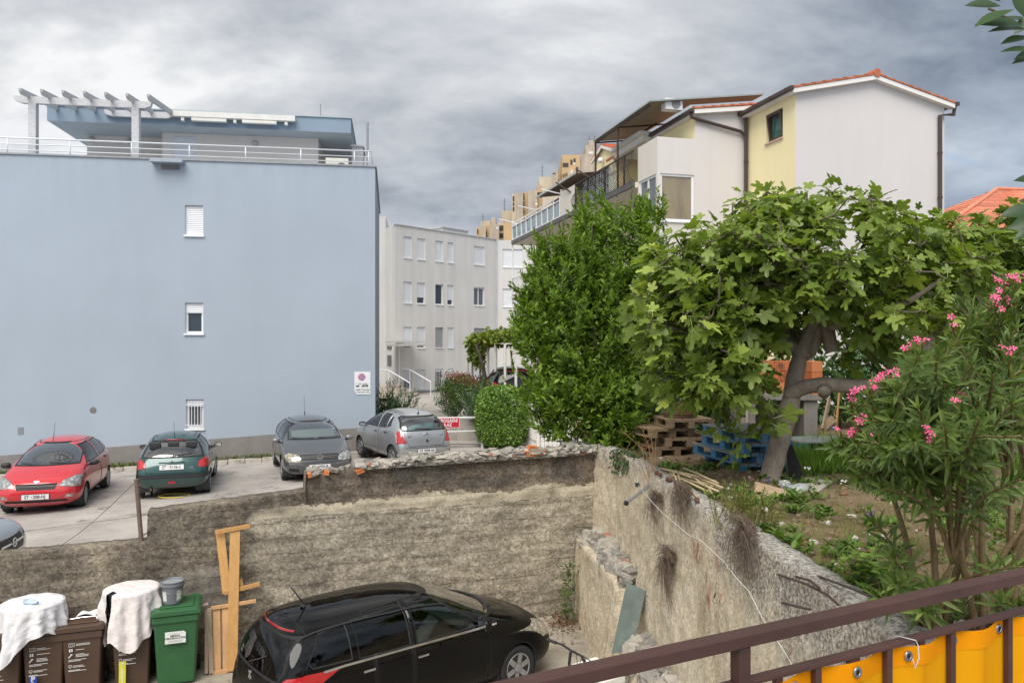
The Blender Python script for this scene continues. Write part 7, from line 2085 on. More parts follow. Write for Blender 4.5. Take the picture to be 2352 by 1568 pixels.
# ------------------------------------------------------------------ garden soil, weeds and grass
GZ = 2.62
def garden_h(x, y):
	return GZ + .05*noise.noise(Vector((x*.8, y*.8, 0))) + .025*noise.noise(Vector((x*3, y*3, 5))) - max(0, (y-11))*.0
def garden():
	mb = MB(); nx, ny = 170, 150
	def f(u, v):
		y = 2.0 + 20.5*v**1.25; xe = TOPX(min(y, 12.9)) + .16 if y < 13 else 1.3 + (y-13)*.02
		x = xe + (26-xe)*u**1.5
		cl = .045*noise.noise(Vector((x*7, y*7, 1))) * (1 if y < 11 else .4)
		edge = min(1, (x-xe)/.3)
		return (x, y, garden_h(x, y) + cl*edge + .06*edge - .02)
	mb.grid(f, nx, ny)
	tag(mb.build('garden_soil', m_soil(), smooth=True), kind='structure')
	# loose clods and fallen fruit as ground litter
	mats = [mat('clod_brown', (.20, .145, .095), .95, .3, 12, .2, 60), mat('clod_red', (.24, .115, .075), .95, .3, 12), mat('pebble_pale', (.5, .46, .4), .9, .2, 12)]
	mb = MB(); r = random.Random(21)
	for k in range(900):
		y = 4.2 + 8*r.random()**1.1; x = TOPX(min(y, 12.9)) + .28 + r.random()**1.5*4.5
		s = r.uniform(.02, .075); n0 = len(mb.V)
		z = garden_h(x, y) + .05
		stone(mb, (x, y, z), (s, s*r.uniform(.8, 1.3), s*.7), r.choices([0, 1, 2], [.74, .13, .13])[0], r.random()*1e6)
	tag(mb.build('clods', mats, smooth=True), 'scattered clods of soil and fallen fruit on the bare garden ground', 'soil', kind='stuff')
	# grass: tapering blades
	def blades(region, n, h, name, label, m, lean=.35):
		P = []
		while len(P) < n:
			px, py = rng.uniform(region[0], region[1]), rng.uniform(region[2], region[3])
			q = on_z(px, py, GZ)
			if noise.noise(Vector((q.x*1.1, q.y*1.1, 3))) + rng.random()*.7 < .25: continue
			if q.x < TOPX(min(q.y, 12.9)) + .27: continue
			P.append((q.x, q.y, garden_h(q.x, q.y) + .02))
		P = np.array(P); n = len(P)
		D = np.tile([[0, 0, 1.0]], (n, 1)) + lean*rng.normal(size=(n, 3))
		tpl = ([(0, .022, 0), (0, -.022, 0), (.55, .015, .03), (.55, -.015, .03), (1, 0, .16)], [(0, 1, 3, 2), (2, 3, 4)])
		o = foliage(name, tpl, P, D, rand_dirs(n), h*(1 + .4*rng.normal(size=n)).clip(.4, 2), m)
		tag(o, label, 'grass', kind='stuff')
	gm = leaf_mat('grass_blade', (.07, .14, .015), (.20, .34, .04), .5, .3, .3, 1.5)
	blades((1810, 2420, 1022, 1095), 14000, .20, 'grass', 'green grass patch behind the fig trunk and the oleander', gm)
	blades((1640, 2400, 1090, 1440), 7000, .11, 'grass', 'sparse thin grass on the bare soil of the garden', leaf_mat('grass_dry', (.09, .12, .025), (.24, .27, .07), .6, .25, .3, 1.5), .6)
	# low weeds as ground cover
	P, D, U, S = [], [], [], []
	for k in range(520):
		y = 4.3 + 7*r.random(); x = TOPX(min(y, 12.9)) + .25 + r.random()**1.7*4.0; z = garden_h(x, y) + .03
		if noise.noise(Vector((x*.9, y*.9, 8))) < -.12: continue
		for j in range(r.randint(9, 26)):
			a = r.random()*6.28; P.append((x + r.gauss(0, .035), y + r.gauss(0, .035), z + r.random()*.07)); D.append((math.cos(a), math.sin(a), r.uniform(.1, 1.3))); U.append((0, 0, 1)); S.append(r.uniform(.05, .13))
	tag(foliage('weeds', leaf_tpl(.34, 4, .1, .25), np.array(P), np.array(D), np.array(U, float) + .01, np.array(S), leaf_mat('weed_leaf', (.05, .10, .02), (.15, .25, .05), .5, .3, .3, 2)), 'low green weeds dotted over the bare garden soil', 'weeds', kind='stuff')
	# tiny white and violet flowers on thin stalks
	mb = MB()
	for k in range(14):
		y = 4.6 + 5.5*r.random(); x = TOPX(min(y, 12.9)) + .5 + r.random()*3.6; z = garden_h(x, y); h = r.uniform(.12, .32)
		t_ = Vector((x + r.gauss(0, .03), y + r.gauss(0, .03), z + h)); mb.tube([(x, y, z), t_], .003, 4, 0, cap=False); m_ = 2 if r.random() < .22 else 1
		for j in range(6):
			q = t_ + Vector((r.gauss(0, .018), r.gauss(0, .018), r.gauss(0, .012))); mb.obox(q, (.016, .016, .010), (r.random(), r.random(), r.random()*3), m_)
	tag(mb.build('wild_flowers', [gm, mat('petal_white', (.72, .72, .68), .6), mat('petal_violet', (.16, .07, .30), .6)]), 'small white and violet wild flowers on thin stalks over the soil', 'flowers', kind='stuff')

def small_plants(bay):
	r = random.Random(77)
	A = lambda x: np.array([tuple(k) for k in x], float)
	# yellowish bushy weed at the wall top
	o = at(1715, 1200, 7.4); o.z = 2.66
	root = thing('weed_bush', 'yellowish green bushy weed on the wall edge below the fig trunk', 'plant', o)
	P, D, U, S = [], [], [], []; mb = MB()
	for k in range(64):
		a = r.random()*6.28; s = Vector((r.gauss(0, .13), r.gauss(0, .16), 0)); L = r.uniform(.24, .50)
		e = s + Vector((math.cos(a)*.14, math.sin(a)*.14, L)); mb.tube([s, s.lerp(e, .5) + Vector((0, 0, .03)), e], .003, 4, cap=False)
		for j in range(34):
			t_ = .15 + .85*j/34; q = s.lerp(e, t_); b = r.random()*6.28; P.append(q); D.append((math.cos(b), math.sin(b), .7)); U.append((r.gauss(0, .3), r.gauss(0, .3), 1)); S.append(r.uniform(.022, .045))
	mb.build('stem', mat('weed_stem', (.20, .20, .07), .7), root)
	foliage('foliage', kite_tpl(.42), A(P), A(D), A(U), np.array(S), leaf_mat('yellow_weed_leaf', (.07, .09, .012), (.20, .22, .04), .5, .25, .3, 3), root)
	# bramble with large light leaves
	o = at(2020, 1330, 5.6); o.z = 2.66
	root = thing('bramble', 'light green bramble seedling with broad leaves beside the oleander stems', 'plant', o)
	P, D, U, S = [], [], [], []; mb = MB()
	for k in range(14):
		a = r.random()*6.28; e = Vector((math.cos(a)*r.uniform(.08, .3), math.sin(a)*r.uniform(.08, .3), r.uniform(.12, .42))); mb.tube([Vector((0, 0, 0)), e*.5 + Vector((0, 0, .06)), e], .004, 5, cap=False)
		for j in range(9):
			b = j*2.4; q = e*(.5+.5*j/9); P.append(q); D.append((math.cos(b), math.sin(b), .2)); U.append((r.gauss(0, .3), r.gauss(0, .3) - .2, 1)); S.append(r.uniform(.06, .10))
	mb.build('stem', bpy.data.materials['weed_stem'], root)
	foliage('foliage', leaf_tpl(.55, 5, .1, .1), A(P), A(D), A(U), np.array(S), leaf_mat('bramble_leaf', (.09, .17, .02), (.24, .36, .06), .5, .3, .3, 3), root)
	# dry weeds hanging on the wall face
	labels = ['upper left dry brown weed hanging on the pale wall', 'dry brown weed tuft at the wall top, right of the clothes line bracket', 'dry hanging weed low on the pale wall, above the glass sheet', 'widest dry brown weed curtain, nearest the railing']
	for (px, py, Y, w, h, n), lb in zip(((1498, 1165, 9.6, .14, .36, 90), (1572, 1150, 8.55, .22, .46, 150), (1525, 1300, 8.9, .19, .62, 170), (1712, 1245, 6.75, .26, .50, 190)), labels):
		X = TOPX(Y); z = CZ - (py-CY)/F*Y
		xx = X - (1 - z/2.75)*.22
		o = Vector((xx - .02, Y, z + .1)); root = thing('dry_weed', lb, 'plant', o, 0, 'dry weeds hanging on the garden wall')
		mb = MB(); P, D, U, S = [], [], [], []
		for k in range(n):
			s = Vector((r.uniform(0, .04), r.gauss(0, .05), r.uniform(-.03, .06))); e = Vector((-abs(r.gauss(0, .10)) - .02, r.gauss(0, w*.8), -r.uniform(-.25, 1)*h))
			q = s.lerp(e, .5) + Vector((-.07, 0, .08)); mb.tube([s, q, e], [.0028, .0022, .001], 3, cap=False)
			for j in range(4):
				t_ = r.random(); c = s.lerp(q, t_) if r.random() < .5 else q.lerp(e, t_); c2 = c + Vector((r.gauss(0, .03), r.gauss(0, .04), r.gauss(0, .04))); mb.tube([c, c2], [.0016, .0008], 3, cap=False)
				if r.random() < .55: P.append(c2); D.append((r.gauss(0, 1), r.gauss(0, 1), r.gauss(-.4, 1))); U.append((r.gauss(0, 1), r.gauss(0, 1), 1)); S.append(r.uniform(.012, .028))
		mb.build('stem', mat('dry_weed_stem', (.15, .11, .08), .9, .3, 9), root)
		foliage('leaf', kite_tpl(.6), A(P), A(D), A(U), np.array(S), mat('dry_weed_leaf', (.17, .13, .09), .9, .3, 9), root)
	# tall dried stalks on the wall top
	o = at(1503, 1120, 10.3); o.z = 2.72
	root = thing('dry_stalks', 'tall dried orange stalks of a dead weed on the wall corner', 'plant', o); mb = MB()
	for px, py in ((1435, 1030), (1448, 1005), (1470, 975), (1480, 1010), (1508, 985), (1490, 960), (1412, 1045), (1425, 985)):
		e = at(px, py, 10.3 + r.uniform(-.2, .2)) - o; q = e*.5 + Vector((-e.x*.12, 0, .05)); mb.tube([(0, 0, -.3), q, e], [.006, .005, .002], 5, cap=False)
		for j in range(7):
			c = q.lerp(e, r.random()); mb.tube([c, c + Vector((r.gauss(0, .06), r.gauss(0, .04), r.uniform(.03, .12)))], [.0022, .001], 3, cap=False)
	mb.build('stem', mat('orange_straw', (.38, .22, .10), .8, .2, 9), root)
	# ivy over the wall corner
	o = at(1440, 1055, 11.9); o.z = 2.75
	root = thing('ivy', 'ivy hanging over the wall corner below the bay laurel', 'plant', o)
	P, D, U, S = [], [], [], []; mb = MB()
	for k in range(26):
		x0 = r.uniform(-.25, .30); L = r.uniform(.06, .34) if k else .75; y0 = -x0*1.2
		pts = [Vector((x0*.6+.12, y0*1.4+.1, .03)), Vector((x0*.5 - .06, y0*1.4, .02)), Vector((x0*.5 - .13, y0*1.4 - .03, -L))]; mb.tube(pts, .004, 4, cap=False)
		for j in range(int(10 + L*40)):
			t_ = r.random(); q = pts[0].lerp(pts[1], t_*2) if t_ < .5 else pts[1].lerp(pts[2], t_*2-1)
			P.append(q + Vector((r.gauss(0, .03), r.gauss(0, .04), r.gauss(0, .03)))); D.append((r.gauss(-.3, .6), r.gauss(0, .8), -.5)); U.append((-.8, -.5, .6)); S.append(r.uniform(.035, .065))
	mb.build('stem', bpy.data.materials['bay_bark'], root)
	foliage('foliage', leaf_tpl(.85, 4, .08, .08, .35), A(P), A(D), A(U), np.array(S), leaf_mat('ivy_leaf', (.018, .045, .012), (.05, .10, .025), .35, .15, .5, 3), root)
	# plants growing at the foot of the concrete wall
	for (px, py, Y, n, h), lb in zip(((1306, 1325, 12.3, 110, .5), (1303, 1385, 12.2, 140, .42)), ('green weed growing from the wall corner, the upper one', 'green weed at the foot of the wall corner beside the leaf litter')):
		o = at(px, py, Y); root = thing('wall_plant', lb, 'plant', o, 0, 'weeds growing in the yard corner'); P, D, U, S = [], [], [], []
		for k in range(n): P.append((r.gauss(0, .07), r.gauss(0, .06), r.uniform(-h/2, h/2))); D.append((r.gauss(0, 1), r.gauss(-.2, 1), r.gauss(.2, .6))); U.append((0, -.4, 1)); S.append(r.uniform(.05, .09))
		foliage('foliage', kite_tpl(.4), A(P), A(D), A(U), np.array(S), leaf_mat('weed_dark', (.03, .065, .014), (.09, .15, .035), .5, .2, .3, 2), root)
		mb = MB(); mb.tube([(0, .05, -h/2), (0, .03, 0), (.02, .02, h/2)], .006, 5); mb.build('stem', bpy.data.materials['weed_stem'], root)
	# verge weeds along the blue wall
	P, D, U, S = [], [], [], []
	for k in range(420):
		x = -r.random()*15.5; w_ = BLUE.world(x, -.30 + r.gauss(0, .12)); dens = noise.noise(Vector((x*.7, 4, 4)))
		if dens < -.15: continue
		z = parking_height(w_.x) + .06
		for j in range(10):
			a = r.random()*6.28; P.append((w_.x + r.gauss(0, .06), w_.y + r.gauss(0, .06), z + r.random()*.10)); D.append((math.cos(a), math.sin(a), r.uniform(.4, 1.6))); U.append((0, 0, 1)); S.append(r.uniform(.07, .17)*(1+dens))
	tag(foliage('weeds', leaf_tpl(.20, 4, .1, .3), A(P), A(D), A(U) + .01, np.array(S), leaf_mat('verge_leaf', (.05, .075, .02), (.16, .18, .06), .6, .25, .3, 1)), 'strip of weeds between the kerb and the blue wall', 'weeds', kind='stuff')
	# leaf litter in the yard corner and bits of litter on the yard floor
	P, D, U, S = [], [], [], []
	for k in range(420):
		P.append((r.gauss(.82, .16), r.gauss(12.25, .28), .02 + r.random()*.04)); D.append((r.gauss(0, 1), r.gauss(0, 1), r.gauss(0, .3))); U.append((r.gauss(0, .4), r.gauss(0, .4), 1)); S.append(r.uniform(.03, .07))
	for k in range(160):
		P.append((r.gauss(-3.6, .7), r.gauss(10.2, .5), .015 + r.random()*.02)); D.append((r.gauss(0, 1), r.gauss(0, 1), r.gauss(0, .3))); U.append((r.gauss(0, .4), r.gauss(0, .4), 1)); S.append(r.uniform(.02, .06))
	tag(foliage('leaf_litter', kite_tpl(.5), A(P), A(D), A(U), np.array(S), leaf_mat('dead_leaf', (.10, .05, .025), (.24, .13, .07), .8, .1, .2, 5)), 'brown fallen leaves in the yard corner and along the wall', 'leaves', kind='stuff')

def hedges(bay):
	hm = leaf_mat('hedge_leaf', (.055, .12, .016), (.20, .33, .05), .35, .22, .5, 1.2, (.28, .40, .08))
	c = at(1152, 958, 25.2); c.z = 2.02
	dense_shrub('hedge', 'bright green clipped rounded hedge bush at the end of the white barrier', 'hedge', [(c, (.84, .8, 1.0))], 15000, 0, .088, hm, loc=(c.x, c.y, 1.05), tpl=kite_tpl(.52), inner=.12, sq=3.2)
	# red tipped hedge along the footpath
	o = Vector((-2.6, 33.5, 1.05)); pts = []
	for k in range(110):
		t_ = k/110; pts.append((np.array((-1.0 - 2.15*t_ + rnd.uniform(-.45, .45), 29.5 + 8.5*t_, 1.55 + rnd.random()*1.15)), (.36, .36, .34)))
	root = dense_shrub('hedge', 'dark hedge with red young tips along the footpath to the grey flats', 'hedge', pts, 9000, 0, .11, leaf_mat('photinia_leaf', (.035, .08, .013), (.12, .20, .035), .4, .15, .5, 1), loc=o)
	P = np.array([(-1.0 - 2.15*t + rnd.uniform(-.6, .6) + 2.6, 29.5 + 8.5*t - 33.5, 1.62 + rnd.random()*.35) for t in [rnd.random() for _ in range(650)]])
	foliage('foliage', kite_tpl(.35), P, rand_dirs(650)*.6 + np.array([0, 0, .8]), rand_dirs(650), np.full(650, .11), leaf_mat('red_tip_leaf', (.16, .03, .025), (.36, .08, .06), .45, .25, .4, 2), root)
	# grey-green oleander between the hedges, and one at the blue corner
	ol = leaf_mat('pale_oleander_leaf', (.03, .07, .03), (.11, .18, .08), .4, .15, .5, 2)
	for (px, py, Y, hx, hz, lb, mm) in ((1110, 945, 26.8, .75, 1.05, 'grey green oleander bush between the clipped hedges', ol), (897, 920, 26.3, .62, 1.0, 'dark oleander bush at the corner of the blue flats', leaf_mat('dark_oleander_leaf', (.02, .055, .015), (.08, .16, .04), .35, .15, .5, 2))):
		c = at(px, py, Y); o = Vector((c.x, c.y, 1.05)); root = thing('oleander', lb, 'shrub', o)
		n = 90; st = np.column_stack([rng.normal(0, hx*.28, n), rng.normal(0, hx*.28, n), rng.uniform(.1, .7, n)])
		dr = st*np.array([1.1, 1.1, 0]) + np.column_stack([rng.normal(0, .2, n), rng.normal(0, .2, n), np.ones(n)]); dr /= np.linalg.norm(dr, axis=1, keepdims=True)
		P, dd, up, S = shoots(st, dr, hz*1.15, 40, .20, 1.0, .02, first=.2)
		foliage('foliage', leaf_tpl(.16, 3, .2, .12), P, dd, up, S, mm, root)
		mb = MB()
		for a, b in zip(st[::3], dr[::3]): mb.tube([(a[0]*.3, a[1]*.3, -.1), Vector(a), Vector(a) + Vector(b)*hz*.9], [.015, .012, .006], 5)
		mb.build('stem', bpy.data.materials['bay_bark'], root)
	# dark evergreen shrubs that close the garden behind the fig tree
	dk = leaf_mat('dark_shrub_leaf', (.018, .045, .010), (.065, .13, .025), .4, .12, .4, 1)
	lst = [((1600, 880, 16.5), (1.0, .8, 1.0), 'dark evergreen shrub behind the brown pallets'), ((1930, 850, 16.5), (1.5, .9, 1.1), 'dark evergreen shrub behind the fig trunk'), ((2110, 840, 16.8), (1.4, .9, 1.3), 'dark evergreen shrub behind the sagging fig branch'), ((2290, 820, 16.5), (1.2, .9, 1.3), 'dark evergreen shrub behind the second fig tree'), ((1480, 930, 15.8), (.8, .7, .9), 'dark evergreen shrub beside the bay laurel'), ((2440, 830, 16), (1.1, .9, 1.3), 'dark evergreen shrub at the far right of the garden')]
	for (px, py, Y), rr, lb in lst:
		c = np.array(at(px, py, Y)); bl = [(c, rr), (c + np.array([rr[0]*.6, .1, -.4]), (rr[0]*.7, rr[1], rr[2]*.8)), (c + np.array([-rr[0]*.5, -.1, -.5]), (rr[0]*.7, rr[1], rr[2]*.7))]
		dense_shrub('evergreen_shrub', lb, 'shrub', bl, 3400, 0, .15, dk, 'dark shrubs at the back of the garden', loc=(c[0], c[1], 2.6), tpl=kite_tpl(.5))

def vine_pergola():
	o = at(1140, 790, 29); o.z = 1.05
	mb = MB()
	a = at(1090, 900, 26.6)
	mb.box(-1.9, 2.2, 26.6, 36, .9, 1.9); tag(mb.build('raised_yard', m_path()), kind='structure')
	root = thing('pergola', 'white pipe pergola carrying a grape vine beside the dark parked car', 'pergola', (o.x, o.y, 1.9))
	P0 = Vector((o.x, o.y, 1.9)); WM = mat('flaking_white_pipe', (.66, .62, .58), .6, .15, 6, dirt=((.36, .18, .10), 5, .6, .7)); posts = []
	for px, Y in ((1185, 26.9), (1160, 28.0), (1138, 29.4), (1121, 31), (1103, 32.5), (1085, 33.6), (1075, 34.6)):
		w = at(px, 900, Y); top = 4.46 - (.05 if px > 1150 else 0) - (.75 if px == 1185 else 0)
		mb = MB(); mb.tube([(w.x-P0.x, w.y-P0.y, -.1), (w.x-P0.x, w.y-P0.y, top-1.9)], .05, 8); mb.build('post', WM, root); posts.append((w.x-P0.x, w.y-P0.y, top-1.9))
	mb = MB(); mb.tube([posts[1], posts[3], posts[6]], .035, 6); mb.tube([posts[1], (posts[1][0]+1.6, posts[1][1]+.2, posts[1][2]+.1)], .035, 6); mb.tube([posts[3], (posts[3][0]+2, posts[3][1]+.3, posts[3][2]+.1)], .03, 6)
	mb.build('rail', WM, root)
	v = thing('grape_vine', 'grape vine with yellow green leaves growing over the white pipe pergola', 'vine', (P0.x, P0.y, 1.9))
	mb = MB(); limb(mb, [(-.55, 2.1, -.2), (-.5, 2.2, 1.0), (-.65, 2.3, 1.8), (-.8, 2.5, 2.5), (.2, 1.5, 2.75)], [.10, .09, .08, .06, .03], 8, 6, .05, 60); mb.build('trunk', bpy.data.materials['bay_bark'], v, smooth=True)
	m = lambda px, py, Y: np.array(at(px, py, Y) - P0)
	bl = [(m(1100, 785, 33), (.55, 1.2, .45)), (m(1135, 775, 31), (.65, 1.2, .35)), (m(1165, 775, 29.5), (.6, 1.2, .30)), (m(1180, 772, 29), (.6, 1.2, .30)), (m(1090, 815, 33), (.30, .5, .45)), (m(1102, 825, 32), (.25, .4, .5))]
	C_, d, _ = in_blobs(2600, bl, .2)
	foliage('foliage', leaf_tpl(.95, 4, .08, .15, .4), C_, rand_dirs(2600) + np.array([0, 0, -.4]), rand_dirs(2600)*.6 + np.array([0, -.3, 1]), np.full(2600, .17)*(1+.2*rng.normal(size=2600)), leaf_mat('vine_leaf', (.06, .11, .015), (.22, .27, .04), .5, .3, .3, .8, (.33, .30, .05)), v)
	car = [x for x in SC.objects if x.parent is None and x.get('label', '').startswith('glossy black minivan')][0]
	c2 = copy_tree(car); c2.location = (-.15, 30.6, 1.9); c2.rotation_euler = (0, 0, R(98)); c2.scale = (1, 1, 1)
	tag(c2, 'dark car parked under the vine pergola, seen between the white pipes', 'car')
# ================================================================== things in the yard, garden and on the terrace
WU = Vector((-.9409, -.3387, 0)); WN = Vector((.3387, -.9409, 0))
WRZ = math.atan2(.3387, .9409)
def on_wall(px, py, off=0.0):
	"""pixel ray meets the upright plane standing off the old concrete wall"""
	k = (px-CX)/F; bx, by = 1.40 + WN.x*off, 12.9 + WN.y*off
	Y = (by - .36*bx)/(1 - .36*k)
	return at(px, py, Y)

def railing():
	P0 = Vector((.039, 1.164, 0)); d = Vector((.8967, .4426, 0)); n = Vector((-.4426, .8967, 0))
	root = thing('balcony_railing', 'weathered brown steel railing with yellow tarpaulin across the lower right corner', 'railing', (P0.x, P0.y, 2.95), math.atan2(d.y, d.x))
	t = NT('brown_railing_paint'); c = t.ramp(t.noise(9, 6, .7, (.4, 1, 1)), [(.3, srgb(58, 34, 28)), (.7, srgb(80, 50, 42))])
	c = t.mix(t.ramp(t.noise(26, 6, .75), [(.60, 0.0), (.70, .8)]), c, srgb(40, 27, 25)); c = t.mix(t.ramp(t.noise(14, 5, .8), [(.70, 0.0), (.75, .7)]), c, srgb(150, 78, 56))
	t.set(c, t.ramp(t.noise(20, 4), [(.3, .42), (.7, .7)]), 0, .5); t.bump(t.noise(120, 4, .7), .25, .002); BR = t.m
	h1, h2 = 4.5-.5-2.95, 4.5-.585-2.95
	def rail(name, w, h, top, x0=-1.2, x1=2.6):
		mb = MB(); mb.box(x0, x1, -w, 0, top-h, top); return mb.build(name, BR, root, bevel=.0018)
	rail('top_rail', .032, .021, h1); rail('lower_rail', .023, .008, h2); rail('bottom_rail', .032, .012, .14)
	for x in (-.78, .385, 1.55):
		mb = MB(); mb.box(x-.0125, x+.0125, -.030, -.006, 0, h1-.0215); mb.build('post', BR, root, bevel=.0015)
	k = 0
	for x in np.arange(-1.15, 2.5, .0955):
		if abs(x - .385) < .03 or abs(x-1.55) < .03 or abs(x+.78) < .03: continue
		w = .0125 if abs(x - .655) < .05 else .0075
		mb = MB(); mb.box(x-w, x+w, -.021, -.009, .141, h2-.0085); mb.build('baluster', BR, root, bevel=.001)
	tp = thing('tarpaulin', 'yellow orange tarpaulin with metal eyelets woven through the brown railing', 'tarpaulin', (P0.x, P0.y, 2.95), math.atan2(d.y, d.x))
	t = NT('yellow_tarpaulin'); x, y, z = t.xyz()
	c = t.ramp(t.noise(4, 4, .6), [(.3, (.84, .335, .004)), (.7, (.92, .385, .006))]); hem = t.ramp(z, [(.0, 1.0), (1, 1)])
	wv = t.math('SINE', t.math('MULTIPLY', t.math('ADD', x, z), 900)); 
	t.set(c, .85, 0, .1); t.bump(wv, .08, .001)
	tr = t.n('ShaderNodeBsdfTranslucent'); tr.inputs[0].default_value = (.95, .52, .01, 1)
	ms = t.n('ShaderNodeMixShader'); ms.inputs[0].default_value = .38; t.link(t.bsdf.outputs[0], ms.inputs[1]); t.link(tr.outputs[0], ms.inputs[2]); t.link(ms.outputs[0], t.out.inputs[0])
	def off(x): return -.015 - .0098*math.cos((x-.47)/.0955*math.pi) * (1 if x > .40 else .5)
	def topz(x): return h2 - .0125 - .003*abs(math.sin((x-.507)/.1525*math.pi))**1.4 - (.012 if x < .45 else 0)
	def fn(u, v):
		x = .425 + 2.1*u; s = v**1.0
		z = topz(x)*(1-s) + .2*s
		return (x, off(x) - .004*math.sin(z*40+x*9)*s, z)
	mb = MB(); mb.grid(fn, 300, 14); mb.build('sheet', t.m, tp, smooth=True)
	mb = MB(); mb.grid(lambda u, v: (.425 + 2.1*u, off(.425+2.1*u) - .0016, topz(.425+2.1*u) - .038*v), 300, 2); mb.build('hem', t.m, tp, smooth=True)
	for x in (.507, .66, .812, .965, 1.116, 1.27, 1.42, 1.57):
		z = topz(x) - .018; mb = MB()
		old = Matrix.Translation((x, off(x) - .004, z))
		mb.T = old; mb.lathe([(.0105, 0), (.0095, -.0022), (.0055, -.0018), (.005, .001)], (0, 0, 0), 20, axis='y', caps=False); mb.T = None
		e = mb.build('eyelet', mat('eyelet_zinc', (.25, .26, .27), .3, .2, 30, metal=.8), tp, smooth=True)
		mb = MB(); mb.T = old; mb.lathe([(.005, -.0008), (.001, -.0008)], (0, 0, 0), 12, axis='y'); mb.build('hole', mat('hole_dark', (.03, .02, .015), .8), e)
	mb = MB(); x = .82; mb.tube([(x, -.036, h2-.006), (x-.004, -.034, h2+.004), (x-.012, -.012, h2+.004), (x-.014, .002, h2+.002), (x-.014, .003, h2-.012)],   .001, 6); mb.tube([(x, -.036, h2-.006), (x, -.038, h2-.03), (x-.006, -.034, h2-.05), (x-.008, -.03, topz(.812)-.02)], .0013, 6)
	mb.build('cable_tie', mat('tie_grey', (.5, .5, .5), .5), tp)
	mb = MB(); mb.box(-4, 6, -2.6, .12, -.22, 0)
	s = mb.build('terrace_slab', mat('terrace_concrete', (.35, .33, .31), .9), None); s.location = (P0.x, P0.y, 2.95); s.rotation_euler.z = math.atan2(d.y, d.x); tag(s, kind='structure')

def wheelie_bin(label, px, off, w, dp, h, m, group=None, lid_tilt=0):
	g = on_wall(px, 1500, off); root = thing('wheelie_bin', label, 'bin', (g.x, g.y, 0), WRZ, group)
	a, b = w/2, dp/2; rim = h*.90
	mb = MB()
	def ring(sx, sy, z, y=0): return [mb.v((x*sx, yy*sy + y, z)) for x, yy in ((-.92, -1), (.92, -1), (1, -.88), (1, .9), (.9, 1), (-.9, 1), (-1, .9), (-1, -.88))]
	R_ = [ring(a*.78, b*.74, .03), ring(a*.80, b*.76, .10), ring(a*.93, b*.93, rim-.10), ring(a*.94, b*.94, rim-.09), ring(a*1.0, b*1.0, rim-.085), ring(a*1.0, b*1.0, rim)]
	for p, q in zip(R_, R_[1:]):
		for k in range(8): mb.f((p[k], p[(k+1)%8], q[(k+1)%8], q[k]))
	mb.f(R_[0][::-1]); mb.f(R_[-1])
	body = mb.build('body', m, root, bevel=.012)
	mb = MB(); mb.T = Matrix.Translation((0, b, rim+.01)) @ Matrix.Rotation(R(-lid_tilt), 4, 'X') @ Matrix.Translation((0, -b, 0))
	mb.prism([(-a*1.04, 0), (a*1.04, 0), (a*1.04, .035), (a*.9, .07), (-a*.9, .07), (-a*1.04, .035)], -b*1.06, b*.80)
	mb.box(-a*.72, a*.72, -b*.7, b*.6, .071, .088); mb.box(-a*.9, -a*.5, b*.62, b*1.05, .02, .06); mb.box(a*.5, a*.9, b*.62, b*1.05, .02, .06)
	mb.build('lid', m, root, bevel=.014)
	mb = MB(); mb.tube([(-a*.85, b*1.22, rim-.02), (a*.85, b*1.22, rim-.02)], .016, 8)
	for s in (-1, 1): mb.beam((s*a*.8, b*.9, rim-.04), (s*a*.8, b*1.22, rim-.02), .03, .03)
	mb.build('handle', m, root)
	for s in (-1, 1):
		mb = MB(); mb.lathe([(.03, -.02), (.09, -.025), (.1, 0), (.09, .025), (.03, .02)], (s*a*.86, b*.72, .10), 18, axis='x'); mb.build('wheel', TYRE, root)
	return root, a, b, rim

def print_lines(root, x, yf, z, m, n, w, name='print'):
	mb = MB(); r = random.Random(int(x*1000) + n)
	for k in range(n):
		q = z - .026*k - (.03 if k > 2 else 0); ww = w*r.uniform(.6, 1)
		mb.box(x, x+ww, yf-.0006, yf+.0004, q, q+.0075)
	return mb.build(name, m, root)

